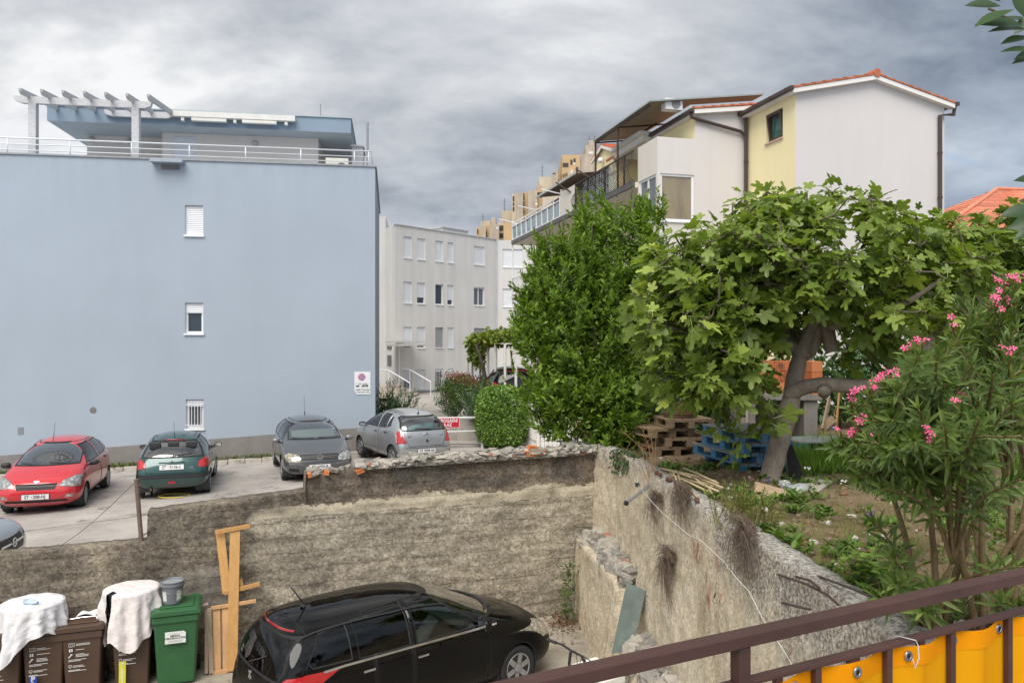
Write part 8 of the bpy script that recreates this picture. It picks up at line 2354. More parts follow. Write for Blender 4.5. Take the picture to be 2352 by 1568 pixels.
def bins():
	BRN = mat('brown_bin_plastic', (.080, .045, .028), .55, .12, 5, .06, 60); GRN = mat('green_bin_plastic', (.030, .115, .040), .5, .12, 5, .06, 60, dirt=((.12, .12, .09), 6, .62, .3))
	WP = mat('print_white', (.62, .62, .60), .6)
	labs = [('brown waste bin at the left photo edge, half hidden by the white cloth', 12), ('brown waste bin with blue PAPIR strip under the white cloth', 110), ('brown waste bin with white paper on its lid, between the two covered tubs', 197), ('brown waste bin with yellow PLASTIKA strip under the pinkish cloth', 308)]
	for i, (lb, px) in enumerate(labs):
		root, a, b, rim = wheelie_bin(lb, px, .42, .49, .56, .925, BRN, 'brown bins in a row along the wall')
		# front face leans: build prints on a sheet following it
		k = math.atan2(b*.93 - b*.76, rim-.20); y0 = -b*.93 - .004
		fr = bpy.data.objects.new('front_print', None)
		T = Matrix.Translation((0, y0, rim-.10)) @ Matrix.Rotation(-k, 4, 'X')
		def put(mb, name, m): mb.T = None; return mb.build(name, m, root)
		mb = MB(); mb.T = T; r = random.Random(i)
		mb.box(-a*.60, -a*.60+.065, -.0008, 0, -.075, -.03); mb.box(-a*.60+.004, -a*.60+.061, -.0014, -.0009, -.071, -.034, 1)
		for q in range(12): mb.box(-a*.60+.0325+.014*math.cos(q*.5236)-.002, -a*.60+.0325+.014*math.cos(q*.5236)+.002, -.002, -.0015, -.0525+.014*math.sin(q*.5236)-.002, -.0525+.014*math.sin(q*.5236)+.002)
		for j, z in enumerate((-.045, -.06, -.115, -.17, -.185, -.20, -.235, -.25, -.31, -.325, -.36, -.37)):
			x0 = -a*.60 + (.08 if j in (0, 1, 2, 3, 4, 5) else .05 if j in (8, 9) else 0); w_ = r.uniform(.09, .16) if j not in (6, 11) else .20
			mb.box(x0, x0+w_, -.0008, 0, z-.003, z+.003)
		mb.box(-a*.6+.005, -a*.6+.045, -.0008, 0, -.135, -.10); mb.box(-a*.6+.02, -a*.6+.03, -.0014, -.0009, -.13, -.105, 1)
		mb.beam((-a*.6, -.0005, -.205), (-a*.6+.04, -.0005, -.165), .001, .012); mb.box(-a*.6+.018, -a*.6+.045, -.0008, 0, -.172, -.163)
		for s in (-1, 1): mb.tube([(-a*.6+.02, -.0005, -.335), (-a*.6+.02+s*.02, -.0005, -.31), (-a*.6+.02+s*.012, -.0005, -.296), (-a*.6+.02, -.0005, -.306)], .0032, 4)
		put(mb, 'print', [WP, BRN])
		if i in (1, 3):
			sm = mat('strip_blue', (.008, .055, .36), .45) if i == 1 else mat('strip_yellow', (.62, .56, .01), .45)
			wd = {'P': 'PAPIR', 'L': 'PLASTIKA'}['P' if i == 1 else 'L']; zt = -.375 if i == 1 else -.33
			mb = MB(); mb.T = T; x0 = -a*.42; hh = .40; mb.box(x0-.04, x0+.04, -.0016, -.0002, zt-hh, zt); put(mb, 'strip', sm)
			st_ = .068 if i == 1 else .048
			for j, ch in enumerate(wd): text_mesh(ch, .085 if i == 1 else .055, 'lettering', WP, root, T @ Matrix.Translation((x0, -.0024, zt-.035-st_*j)), bold=.003)
	root, a, b, rim = wheelie_bin('green waste bin with white label and grey bucket on its lid', 408, .47, .58, .66, 1.04, GRN)
	k = math.atan2(b*.93 - b*.76, rim-.20); T = Matrix.Translation((0, -b*.93-.004, rim-.10)) @ Matrix.Rotation(-k, 4, 'X')
	mb = MB(); mb.T = T; mb.prism([(-.13, -.25), (.12, -.25), (.12, -.12), (.09, -.10), (-.13, -.10)], -.001, 0); mb.build('label', mat('label_paper', (.66, .67, .62), .6, .05, 9), root)
	BLK = mat('print_black', (.02, .02, .02), .5)
	for tx, z in (('MIJEŠANI', -.155), ('KOMUNALNI OTPAD', -.185)): text_mesh(tx, .034, 'lettering', BLK, root, T @ Matrix.Translation((-.01, -.0018, z)), bold=.0008, sx=.85)
	mb = MB(); mb.T = T
	for z in (-.125, -.212, -.222, -.232): mb.box(-.09, .08, -.0016, -.0011, z-.002, z+.002)
	mb.build('print', mat('print_grey', (.3, .3, .3), .6), root)
	lid = on_wall(396, 1400, .55)
	bk = thing('bucket', 'grey plastic paint bucket standing on the green bin lid', 'bucket', (lid.x, lid.y, rim+.098), WRZ)
	mb = MB(); mb.lathe([(.105, 0), (.118, .02), (.135, .24), (.148, .245), (.148, .27), (.140, .275), (.150, .30), (.140, .305), (.132, .29), (.105, .012)], (0, 0, 0), 28); mb.build('body', mat('bucket_grey', (.16, .17, .185), .45, .08, 6), bk, smooth=False)
	mb = MB(); mb.lathe([(.13, .283), (.02, .286)], (0, 0, 0), 24); mb.build('lid', mat('bucket_lid', (.27, .28, .29), .5), bk)
	mb = MB(); mb.tube([(-.15, -.01, .25), (-.10, -.14, .20), (0, -.165, .17), (.10, -.14, .18), (.15, -.01, .25)], .004, 6); mb.build('handle', CHROME, bk)
	mb = MB()
	for a0, a1 in ((-150, -120), (-62, -28)):
		mb.grid(lambda u, v: ((.1225+.011*v)*math.cos(R(a0+(a1-a0)*u)), (.1225+.011*v)*math.sin(R(a0+(a1-a0)*u)), .06+.13*v), 6, 2)
	mb.build('label', mat('label_paper', (.66, .67, .62), .6), bk)
	# two round tubs under cloths
	def covered(px, label_t, label_c, top, R0, colour, hem, seed, gap=None, off=.44):
		g = on_wall(px, 1440, off); zb = .955
		tb = thing('tub', label_t, 'tub', (g.x, g.y, zb)); mb = MB(); mb.lathe([(R0*.82, 0), (R0*.96, top-zb-.03), (R0, top-zb-.02), (R0, top-zb), (R0*.9, top-zb)], (0, 0, 0), 32); mb.build('body', mat('tub_black', (.02, .022, .022), .5), tb)
		t = NT('cloth_' + str(seed)); t.set(t.mix(t.ramp(t.noise(3, 5), [(.62, 0.0), (.75, .35)]), t.mix(1, tuple(colour), t.ramp(t.noise(5, 4), [(.3, .94), (.7, 1.03)]), 'MULTIPLY'), srgb(206, 196, 160)), .9, 0, .1); t.bump(t.noise(17, 6, .65), .7, .02)
		mb = MB(); nu, nv = 150, 34
		def fn(u, v):
			a = 2*math.pi*u; c, s_ = math.cos(a), math.sin(a)
			fold = .55*math.sin(a*7+seed) + .45*math.sin(a*12.7 + 2*seed) + .5*noise.noise(Vector((c*3, s_*3, seed)))
			H = hem(math.degrees(a) % 360) + .04*noise.noise(Vector((c*2, s_*2, seed+5)))
			if v < .38:
				r = R0*1.02*v/.38; z = top + .016 + .014*noise.noise(Vector((r*c*8, r*s_*8, seed))) + .006*abs(noise.noise(Vector((r*c*22, r*s_*16, seed)))) - (.012*(v/.38)**6)
				return (g.x + r*c, g.y + r*s_, z)
			t_ = (v-.38)/.62; r = R0*1.03 + .012 + (.02 + .06*t_)*fold*min(1, t_*3) + .05*t_ + .022*noise.noise(Vector((c*6, s_*6, t_*5+seed)))*min(1, t_*4) + .010*noise.noise(Vector((a*9, t_*14, seed)))*min(1, t_*4)
			return (g.x + r*c, g.y + r*s_, top + .0 - H*t_)
		ids = [[mb.v(fn(i/nu, j/nv)) for j in range(nv+1)] for i in range(nu)]
		for i in range(nu):
			a = 360*i/nu
			for j in range(nv):
				if gap and gap[0] < a < gap[1] and j > 9 + 3*math.sin((a-gap[0])/(gap[1]-gap[0])*0): continue
				q = ids[(i+1) % nu]; mb.f((ids[i][j], ids[i][j+1], q[j+1], q[j]))
		o = mb.build('cloth', t.m, None, smooth=True); tag(o, label_c, 'cloth')
		return g
	g = covered(75, 'black round tub on the leftmost brown bins, hidden under the white cloth', 'white cloth draped over a round tub, with a plastic bottle lying on it', 1.20, .34, (.70, .69, .70), lambda a: .44 + .24*math.exp(-((a-252)/24)**2) - .12*math.exp(-((a-318)/34)**2), 1)
	covered(303, 'black round tub showing through the gap of the pinkish cloth', 'pinkish white cloth draped over a round tub, dark gap at its left', 1.26, .32, (.72, .66, .64), lambda a: .50 + .22*math.exp(-((a-290)/30)**2) + .16*math.exp(-((a-235)/16)**2), 2, (236, 254))
	bo = thing('plastic_bottle', 'small clear blue plastic bottle lying on the white cloth', 'bottle', (g.x + .06, g.y - .14, 1.247), R(-12)); mb = MB(); mb.lathe([(.004, -.09), (.03, -.085), (.032, .02), (.03, .05), (.012, .085), (.012, .10), (.004, .10)], (0, 0, 0), 14, axis='x'); mb.build('body', mat('bottle_blue', (.42, .56, .66), .1, .1, 9, coat=.6), bo, smooth=True)
	mb = MB(); mb.lathe([(.013, .098), (.013, .115), (.003, .115)], (0, 0, 0), 10, axis='x'); mb.build('cap', mat('cap_blue', (.1, .25, .55), .4), bo)
	# paper and wire on the third lid
	q = on_wall(212, 1418, .40); mb = MB(); mb.grid(lambda u, v: (q.x - .17 + .34*u, q.y - .09 + .18*v + .07*u, .942 + .03*abs(math.sin(u*5+v*2)) + .02*u), 12, 6)
	o = mb.build('paper', mat('paper_white', (.74, .74, .76), .7, .03, 5), None, smooth=False); tag(o, 'crumpled white paper lying on the brown bin lid', 'paper')
	mb = MB(); mb.tube([(q.x-.22, q.y-.20, .95), (q.x-.05, q.y-.16, .97), (q.x+.12, q.y-.14, .98), (q.x+.15, q.y-.16, .96)], .005, 5); tag(mb.build('wire', CHROME, None), 'bent wire lying across the paper on the brown bin lid', 'wire')
	p, q = on_wall(452, 1405, .42), on_wall(478, 1386, .30); mb = MB(); mb.beam(on_wall(345, 1418, .45), q, .035, .018); tag(mb.build('wooden_batten', mat('batten_pale', (.55, .42, .33), .75, .15, 6), None), 'pale wooden batten stuck behind the green bin lid', 'batten')

def timber():
	WO = mat('orange_varnished_wood', (.53, .29, .10), .5, .14, 5, .08, 40, stretch=(6, 6, .6), dirt=((.30, .14, .04), 5, .62, .5)); WP = mat('pale_slat_wood', (.62, .36, .17), .6, .14, 5, .08, 40, stretch=(6, 6, .6)); WG = mat('grey_old_wood', (.34, .26, .18), .85, .25, 5, .15, 40, stretch=(6, 6, .6))
	def lean(px, py, extra=0.0):
		q = on_wall(px, py, .3); z = q.z; return on_wall(px, py, .14 + extra + .34*max(0, 1-max(z, 0)/1.9))
	def plank(a, b, w, m, root, name, extra=0.0, th=.022):
		p, q = lean(*a, extra), lean(*b, extra); mb = MB(); mb.beam(p, q, th if abs((q-p).normalized().z) > .6 else th, w, 0, up=WU) if abs((q-p).normalized().z) > .6 else mb.beam(p, q, th, w, 0)
		return mb.build(name, m, root, bevel=.004)
	r1 = thing('bed_frame', 'tall orange wooden bed frame part leaning against the dark concrete wall', 'frame', (0, 0, 0))
	plank((540, 1212), (533, 1540), .135, WO, r1, 'upright', .05); plank((505, 1218), (521, 1362), .115, WO, r1, 'upright', .0); plank((547, 1330), (551, 1346), .10, WO, r1, 'upright', -.02)
	plank((494, 1222), (574, 1207), .06, WO, r1, 'crossbar', .075); plank((515, 1361), (597, 1340), .06, WO, r1, 'crossbar', .02)
	r2 = thing('slatted_frame', 'low slatted wooden frame of pale boards standing beside the green bin', 'frame', (0, 0, 0))
	plank((485, 1396), (588, 1379), .05, WP, r2, 'crossbar', .03); plank((488, 1546), (541, 1534), .06, WP, r2, 'crossbar', .03)
	for a, b in (((497, 1396), (499, 1543)), ((519, 1394), (521, 1538))): plank(a, b, .10, WP, r2, 'slat', .0)
	plank((509, 1400), (510, 1541), .05, WG, r2, 'slat', -.03)
	for (a, b, w), lb in zip((((474, 1402), (474, 1546), .045), ((480, 1396), (486, 1546), .06), ((477, 1400), (480, 1540), .05)), ('narrow grey plank, nearest to the green bin', 'grey plank leaning between the narrow plank and the slatted frame', 'grey plank half hidden behind two others')):
		o = plank(a, b, w, WG, None, 'wooden_plank', .04 if w != .05 else .0); tag(o, lb, 'plank', 'grey planks leaning beside the green bin')
	p = on_wall(319, 1100, -.12); q = on_wall(325, 1246, -.12)
	mb = MB(); mb.tube([q + Vector((0, 0, -.15)), q, on_wall(313, 1100, -.12)], .03, 10); o = mb.build('steel_post', mat('rusty_steel', (.15, .10, .075), .7, .3, 9), None); tag(o, 'thin rusty steel post leaning on the low end of the concrete wall', 'post')
	mb = MB(); a = on_wall(313, 1104, -.12); b = at(-60, 1305, 11.6); pts = [a.lerp(b, k/12) + Vector((0, 0, -.35*math.sin(math.pi*k/12))) for k in range(13)]; mb.tube(pts, .004, 4); tag(mb.build('wire', mat('wire_dark', (.08, .08, .08), .6), None), 'thin sagging wire from the rusty post to the left', 'wire')
	mb = MB(); c = on_z(400, 1133, .92)
	mb.tube([(c.x + .36*math.cos(k*.35), c.y + .25*math.sin(k*.35), parking_height(c.x) + .03) for k in range(17)], .014, 6); tag(mb.build('hose', mat('yellow_hose', (.55, .42, .03), .5), None), 'short yellow hose loop lying under the tail of the green car', 'hose')

def bicycle():
	root = thing('bicycle', 'black bicycle beside the buttress, only its handlebar showing above the railing', 'bicycle', (.60, 8.35, 0), R(82))
	BK = mat('bike_black', (.02, .02, .022), .35, .1, 9); rr = .33
	def wheel(x, st, name):
		mb = MB(); mb.tube([(rr*math.cos(k*.1745), 0, rr*math.sin(k*.1745)) for k in range(37)], .02, 8, 0, cap=False)
		for k in range(14): a = k*.4488; mb.tube([(.02*math.cos(a+1), 0, .02*math.sin(a+1)), (rr*math.cos(a), 0, rr*math.sin(a))], .0016, 4, 1, cap=False)
		w = mb.build(name, [TYRE, CHROME], root, loc=(x, 0, rr)); w.rotation_euler.z = R(st)
	wheel(.50, -50, 'wheel'); wheel(-.52, 0, 'wheel')
	mb = MB()
	for a, b in (((-.52, 0, rr), (-.05, 0, .30)), ((-.05, 0, .30), (-.16, 0, .78)), ((-.16, 0, .74), (.36, 0, .82)), ((-.05, 0, .30), (.37, 0, .72)), ((-.52, 0, rr), (-.16, 0, .74)), ((.34, 0, .88), (.40, 0, .68)), ((.40, 0, .68), (.50, 0, rr))): mb.tube([a, b], .016, 8)
	mb.build('frame', BK, root)
	mb = MB(); c, s_ = math.cos(R(-50)), math.sin(R(-50)); h = lambda x, y, z: (.33 + x*c - y*s_, x*s_ + y*c, z)
	mb.tube([h(0, 0, .86), h(.02, 0, .99)], .017, 8); mb.tube([h(-.04, .32, 1.03), h(.05, .20, 1.0), h(.05, 0, .99), h(.05, -.20, 1.0), h(-.04, -.32, 1.03)], .013, 8)
	hb = mb.build('handlebar', BK, root)
	mb = MB()
	for y in (1, -1): mb = MB(); mb.tube([h(-.06, .36*y, 1.035), h(-.0, .25*y, 1.015)], .019, 8); mb.tube([h(.0, .25*y, 1.015), h(.06, .21*y, 1.0), h(.09, .30*y, .97)], .006, 5); mb.build('grip', TYRE, hb)
	mb = MB(); mb.tube([h(.05, .1, .99), h(.14, .06, .95), h(.12, 0, .80)], .004, 5); mb.tube([h(.05, -.1, .99), h(.15, -.05, .93), h(.12, 0, .78)], .004, 5); mb.build('cable', TRIM, hb)
	mb = MB(); mb.prism([(-.30, .80), (-.02, .83), (-.02, .86), (-.30, .87)], -.06, .06); mb.build('saddle', TYRE, root, bevel=.02)
	mb = MB(); mb.tube([(-.05, -.06, .30), (.08, -.06, .16)], .01, 6); mb.tube([(-.05, .06, .30), (-.18, .06, .44)], .01, 6); mb.lathe([(.005, -.03), (.09, -.03), (.09, -.025), (.005, -.025)], (-.05, 0, .30), 20, axis='y'); mb.build('crank', CHROME, root)

def yard_bits():
	m = mat('polystyrene_white', (.72, .70, .66), .8, .06, 5, dirt=((.4, .36, .3), 6, .6, .4))
	root = thing('foam_board', 'white foam board lying at the foot of the buttress near the railing', 'board', (1.06, 9.42, 0), R(-62)); mb = MB(); mb.obox((0, 0, .44), (.62, .36, .09), (R(4), 0, 0)); mb.build('board', m, root, bevel=.01)
	mb = MB(); mb.box(-.30, .3, -.16, .16, 0, .385); mb.build('box', mat('foam_box', (.5, .48, .44), .8), root)
	mb = MB(); mb.box(-.12, .1, -.05, -.03, .489, .495); mb.box(-.08, .02, -.12, -.10, .487, .493); mb.build('strap', TRIM, root)
	g = mat('sheet_glass_green', (.05, .078, .062), .35, .25, 4, coat=.15, dirt=((.13, .14, .11), 7, .5, .6))
	v = [at(1405, 1500, 9.7), at(1452, 1494, 9.62), at(1471, 1378, 9.95), at(1440, 1336, 10.12)]
	v[2] = v[1] + (v[3]-v[0])*.82 + (v[1]-v[0])*.1
	mb = MB(); n = (v[1]-v[0]).cross(v[3]-v[0]).normalized()*.008; a = [mb.v(p) for p in v]; b = [mb.v(p+n) for p in v]; mb.f(a); mb.f(b[::-1])
	for k in range(4): mb.f((a[k], b[k], b[(k+1)%4], a[(k+1)%4]))
	tag(mb.build('glass_sheet', g, None), 'dusty green glass sheet leaning on the end of the buttress', 'glass')
	mb = MB(); q = at(1437, 1310, 11.0); stone(mb, (q.x, q.y, q.z), (.12, .10, .04), 0, 4); tag(mb.build('tile_fragment', m, None), 'small white tile fragment on the rubble of the buttress', 'tile')
	def wy(px, off):
		k = (px-CX)/F; lo, hi = 3.0, 12.8
		for _ in range(40):
			y = (lo+hi)/2
			if k*y > TOPX(y) - off: hi = y
			else: lo = y
		return (lo+hi)/2
	pts = [at(px, py, wy(px, .20)) for px, py in ((1464, 1113), (1500, 1155), (1527, 1182), (1582, 1228), (1608, 1239), (1661, 1287), (1690, 1325), (1720, 1357), (1751, 1418), (1792, 1480), (1832, 1547), (1860, 1600))]
	root = thing('clothes_line', 'white clothes line running along the pale wall from a metal bracket', 'line', pts[0]); o = pts[0]
	mb = MB(); mb.tube([p - o for p in pts], .0032, 6); mb.build('rope', mat('rope_white', (.58, .57, .54), .8, .08, 20), root)
	mb = MB(); e = at(1438, 1155, wy(1464, .2)-.35) - o; mb.beam((.16, 0, -.02), e, .02, .02); mb.beam((.17, .1, -.02), e + Vector((.02, .08, .0)), .015, .015); mb.beam(e, e + Vector((.02, .08, 0)), .02, .02); mb.beam((.02, .1, .08), (.0, 0, -.02), .012, .012); mb.build('bracket', mat('bracket_grey', (.35, .36, .38), .4, metal=.5), root)
	mb = MB(); mb.obox(e, (.05, .05, .05), (.3, .3, .3)); mb.obox((0, 0, 0), (.05, .06, .05)); mb.build('end_cap', TRIM, root, bevel=.005)
	rods = [[(1786, 1318), (1850, 1340), (1900, 1365), (1925, 1388)], [(1796, 1383), (1830, 1392), (1862, 1399)], [(1850, 1312), (1900, 1330), (1960, 1352), (2003, 1371)], [(1827, 1323), (1860, 1332), (1882, 1350)], [(1652, 1345), (1640, 1372)]]
	for i, rp in enumerate(rods):
		q = [at(px, py, wy(px, .02) - .12*k) if i != 2 else at(px, py, wy(px, -.06)) for k, (px, py) in enumerate(rp)]
		mb = MB(); mb.tube(q, .009, 6); tag(mb.build('iron_rod', mat('rust_rod', (.07, .045, .04), .8, .3, 20), None), ('longest rusty iron rod curving out of the pale wall', 'short straight iron rod low on the pale wall', 'thin iron rod lying along the wall top', 'short iron rod beside the longest one', 'tiny iron stub high on the pale wall')[i], 'rod', 'iron rods sticking out of the pale wall')

def pallets():
	BL = mat('blue_pallet_wood', (.045, .17, .30), .8, .22, 4, .15, 40, dirt=((.24, .19, .14), 4, .52, .65)); BN = mat('brown_pallet_wood', (.24, .165, .10), .85, .25, 4, .15, 40, dirt=((.12, .09, .06), 4, .55, .5)); GT = mat('grey_deck_wood', (.20, .21, .20), .85, .25, 5, .15, 40, dirt=((.07, .16, .22), 4, .5, .6))
	def proto(label, bm_, dm, group):
		root = thing('pallet', label, 'pallet', (0, 0, 0), 0, group)
		mb = MB()
		for y in (-.35, 0, .35): mb.box(-.6, .6, y-.05, y+.05, 0, .022)
		mb.build('bottom_board', bm_, root)
		for x in (-.53, 0, .53):
			for y in (-.34, 0, .34):
				mb = MB(); mb.box(x-.07, x+.07, y-.05, y+.05, .0225, .100); mb.build('block', bm_, root)
		mb = MB()
		for x in (-.53, 0, .53): mb.box(x-.07, x+.07, -.40, .40, .1005, .122)
		mb.build('stringer', bm_, root)
		mb = MB()
		for k in range(6): y = -.34 + .136*k; mb.box(-.6, .6, y-.055, y+.055, .1225, .144)
		mb.build('deck', dm, root); return root
	b = proto('topmost blue pallet with weathered grey deck in the stack beside the fig trunk', BL, GT, 'blue pallets'); n = proto('topmost brown pallet with the rusty drum on it', BN, BN, 'brown pallets')
	cx, cy = 3.42, 11.3; r = random.Random(2)
	names = ['lowest blue pallet of the stack beside the fig trunk', 'second blue pallet from the ground beside the fig trunk', 'third blue pallet from the ground beside the fig trunk']
	for k in range(4):
		o = b if k == 3 else copy_tree(b); o.location = (cx + r.uniform(-.05, .05) - (.06 if k == 1 else 0), cy + r.uniform(-.05, .05), GZ + .03 + .146*k); o.rotation_euler = (0, 0, R(103 + r.uniform(-4, 4)))
		if k < 3: tag(o, names[k])
	o = copy_tree(b); tag(o, 'blue pallet lying flat in the grass behind the fig trunk'); o.location = (5.35, 13.3, GZ + .05); o.rotation_euler = (0, 0, R(8))
	names = ['lowest brown pallet, partly blue, of the stack behind the dry stalks', 'second brown pallet from the ground behind the dry stalks', 'third brown pallet from the ground behind the dry stalks, shifted left']
	for k in range(4):
		o = n if k == 3 else copy_tree(n); o.location = (2.70 + (-.18, .12, -.28, .10)[k], 13.0, GZ + .03 + .15*k); o.rotation_euler = (0, 0, R(100 + (6, -5, 9, 0)[k]))
		if k < 3: tag(o, names[k])
	q = on_z(1578, 968, GZ + .63); d = thing('rusty_drum', 'rusty half drum lying on the brown pallets', 'drum', (2.78, 12.75, GZ + .63), R(10)); mb = MB(); mb.lathe([(.26, 0), (.27, .16), (.25, .17), (.16, .22), (.02, .24)], (0, 0, 0), 26); mb.build('body', mat('rust_brown', (.12, .06, .035), .9, .3, 7, .2, 50), d, smooth=False)
	mb = MB(); mb.lathe([(.275, .06), (.282, .07), (.275, .08)], (0, 0, 0), 26, caps=False); mb.build('hoop', mat('rust_brown', (.12, .06, .035), .9), d)
	g = thing('grill_grate', 'black wire grate leaning behind the rusty drum', 'grate', (2.75, 13.25, GZ + .64), R(12)); mb = MB()
	for k in range(15): mb.beam((-.36 + .05*k, 0, .0), (-.36 + .05*k, .12, .34), .008, .008)
	for a, b_ in (((-.38, 0, 0), (.38, 0, 0)), ((-.38, .12, .34), (.38, .12, .34)), ((-.38, 0, 0), (-.38, .12, .34)), ((.38, 0, 0), (.38, .12, .34))): mb.beam(a, b_, .025, .025)
	mb.build('grate', TRIM, g)
	# cane sticks on the wall top
	CANE = mat('dry_cane', (.44, .34, .20), .75, .2, 6, .1, 30); cm = None; r = random.Random(9)
	ends = [((1515, 1075), (1645, 1105)), ((1530, 1078), (1600, 1140)), ((1520, 1085), (1640, 1118)), ((1545, 1083), (1560, 1118)), ((1556, 1082), (1565, 1120)), ((1600, 1082), (1640, 1140)), ((1570, 1075), (1650, 1110)), ((1540, 1090), (1625, 1128)), ((1535, 1080), (1655, 1122)), ((1575, 1100), (1650, 1128)), ((1590, 1095), (1612, 1112)), ((1525, 1078), (1600, 1100)), ((1560, 1095), (1630, 1135)), ((1605, 1100), (1660, 1120))]
	for (a, b_) in ends:
		z = GZ + .12 + r.uniform(0, .10); p, q = on_z(*a, z), on_z(*b_, z + r.uniform(-.05, .03)); mb = MB(); mb.tube([p, p.lerp(q, .5) + Vector((0, 0, .01)), q], .014, 7)
		tag(mb.build('cane_stick', CANE, None, smooth=True), 'dry cane stick in the heap below the pallets', 'cane', 'heap of dry cane sticks')
	mb = MB(); p, q = on_z(1568, 1100, GZ + .1), on_z(1608, 1124, GZ + .06); mb.beam(p, q, .09, .02); tag(mb.build('brick_tile', mat('tile_orange', (.42, .15, .07), .85, .2, 8), None), 'orange tile piece stuck in the heap of canes', 'tile')
	for i, (px, py) in enumerate(((1508, 1085), (1516, 1090), (1534, 1100), (1540, 1101), (1553, 1107), (1556, 1116), (1585, 1131), (1601, 1148), (1560, 1119))):
		q = on_z(px, py, 2.79); mb = MB(); stone(mb, q, (.055, .05, .045), 0, i); tag(mb.build('dried_fruit', mat('dried_fruit_brown', (.13, .055, .04), .9, .3, 20), None, smooth=True), 'shrivelled brown fruit lying on the wall top', 'fruit', 'dried fruit on the wall top')
	# things around the trunk
	def slab(pts, th, m, name, label, cat, group=None):
		v = [Vector(p) for p in pts]; mb = MB(); n_ = (v[1]-v[0]).cross(v[3]-v[0]).normalized()*th; a = [mb.v(p) for p in v]; b_ = [mb.v(p+n_) for p in v]; mb.f(a); mb.f(b_[::-1])
		for k in range(4): mb.f((a[k], b_[k], b_[(k+1)%4], a[(k+1)%4]))
		return tag(mb.build(name, m, None), label, cat, group)
	slab((at(1728, 1150, 9.0), at(1797, 1166, 8.8), at(1808, 1128, 9.1), at(1735, 1108, 9.3)), .02, mat('plank_tan', (.36, .26, .165), .8, .2, 4, .1, 40, stretch=(1, 5, 5)), 'wooden_board', 'short tan wooden board leaning against the fig trunk foot', 'board')
	bagm = mat('clear_plastic_bag', (.34, .36, .36), .2, .45, 14, coat=.4); mb = MB(); q = on_z(1828, 1140, GZ)
	stone(mb, (q.x, q.y, q.z+.06), (.25, .2, .16), 0, 31); stone(mb, (q.x-.10, q.y+.1, q.z+.12), (.12, .1, .12), 0, 33); tag(mb.build('plastic_bag', bagm, None), 'crumpled clear plastic bag beside the tan board at the fig trunk', 'bag')
	mb = MB(); a, b_ = at(1800, 1028, 10.6), at(1818, 1024, 10.6)
	for k in range(16):
		u = k/15; p = at(1806 + 12*u, 1026 - 4*u, 10.55); q = on_z(1816 + 40*u, 1112 + 10*u, GZ); mb.tube([p, p.lerp(q, .5) + Vector((0, 0, .01)), q], .012, 5)
	tag(mb.build('reed_mat', mat('black_reed', (.012, .012, .012), .9, .3, 9), None), 'blackened reed mat leaning against the right of the fig trunk', 'mat')
	slab([on_z(*p, GZ + .07) for p in ((1835, 1125), (1880, 1132), (1912, 1107), (1850, 1098))], .02, mat('pale_cardboard', (.42, .38, .33), .9, .15, 6), 'flat_board', 'pale flat board lying on the soil right of the reed mat', 'board')
	# brick oven
	o = Vector((4.9, 14.6, GZ)); root = thing('brick_oven', 'makeshift barbecue oven of orange hollow bricks behind the fig trunk', 'oven', o)
	t = NT('ribbed_brick'); x, y, z = t.xyz(); rib = t.math('SINE', t.math('MULTIPLY', t.math('ADD', x, y), 210)); c = t.mix(1, t.ramp(t.island(), [(0, (.50, .15, .055)), (1, (.60, .23, .10))]), t.ramp(rib, [(.2, .82), (.8, 1.05)]), 'MULTIPLY'); c = t.mix(t.ramp(t.noise(2.5, 5), [(.52, 0.0), (.64, .75)]), c, (.06, .045, .04)); t.set(c, .85, 0, .2); t.bump(rib, .4, .006)
	zs = 3.42 - GZ
	mb = MB(); mb.box(-.66, -.40, -.4, .4, 0, zs); mb.box(.5, .75, -.4, .4, 0, zs); mb.box(-.45, .55, .25, .4, 0, zs); mb.box(-.72, .82, -.45, .45, zs, zs+.10); mb.build('base', mat('oven_concrete', (.21, .19, .17), .9, .25, 5, .15, 40, .5, 40), root)
	mb = MB()
	for row in range(3):
		for k in range(4):
			x0 = -.40 + .29*k + (.12 if row % 2 else 0); mb.box(x0, x0+.283, .25, .44, zs+.103+.205*row, zs+.30+.205*row)
		if row < 3:
			for k in range(2): mb.box(-.66, -.38 - (.02 if row % 2 else 0), -.35+.30*k, -.06+.30*k, zs+.103+.205*row, zs+.30+.205*row); mb.box(.66, .86, -.35+.30*k, -.06+.30*k, zs+.103+.205*row, zs+.30+.205*row)
	mb.build('brickwork', t.m, root)
	mb = MB(); p = at(1716, 872, 13.6); q = at(1714, 972, 13.5); mb.beam(p, q, .04, .04); tag(mb.build('wooden_stake', mat('stake_grey', (.36, .31, .26), .85, .2, 5), None), 'grey wooden stake standing in front of the brick oven', 'stake')
	for (pa, pb, w, m_, lb) in (((1905, 915), (1890, 985), .10, 'plank_tan', 'brown board leaning in the dark corner behind the fig trunk'), ((1870, 1000), (1915, 960), .14, 'plank_tan', 'wide brown board lying aslant on the wood pile'), ((1895, 945), (1912, 985), .025, None, 'blue stick leaning in the dark corner behind the fig trunk'), ((1928, 900), (1920, 990), .05, None, 'orange batten leaning in the dark corner behind the fig trunk')):
		mb = MB(); mb.beam(at(*pa, 14.4), at(*pb, 14.2), .03, w); mm = bpy.data.materials[m_] if m_ else (mat('stick_blue', (.05, .15, .35), .6) if 'blue' in lb else mat('batten_orange', (.42, .20, .06), .7)); tag(mb.build('wooden_board' if m_ else 'stick', mm, None), lb, 'board' if m_ else 'stick')

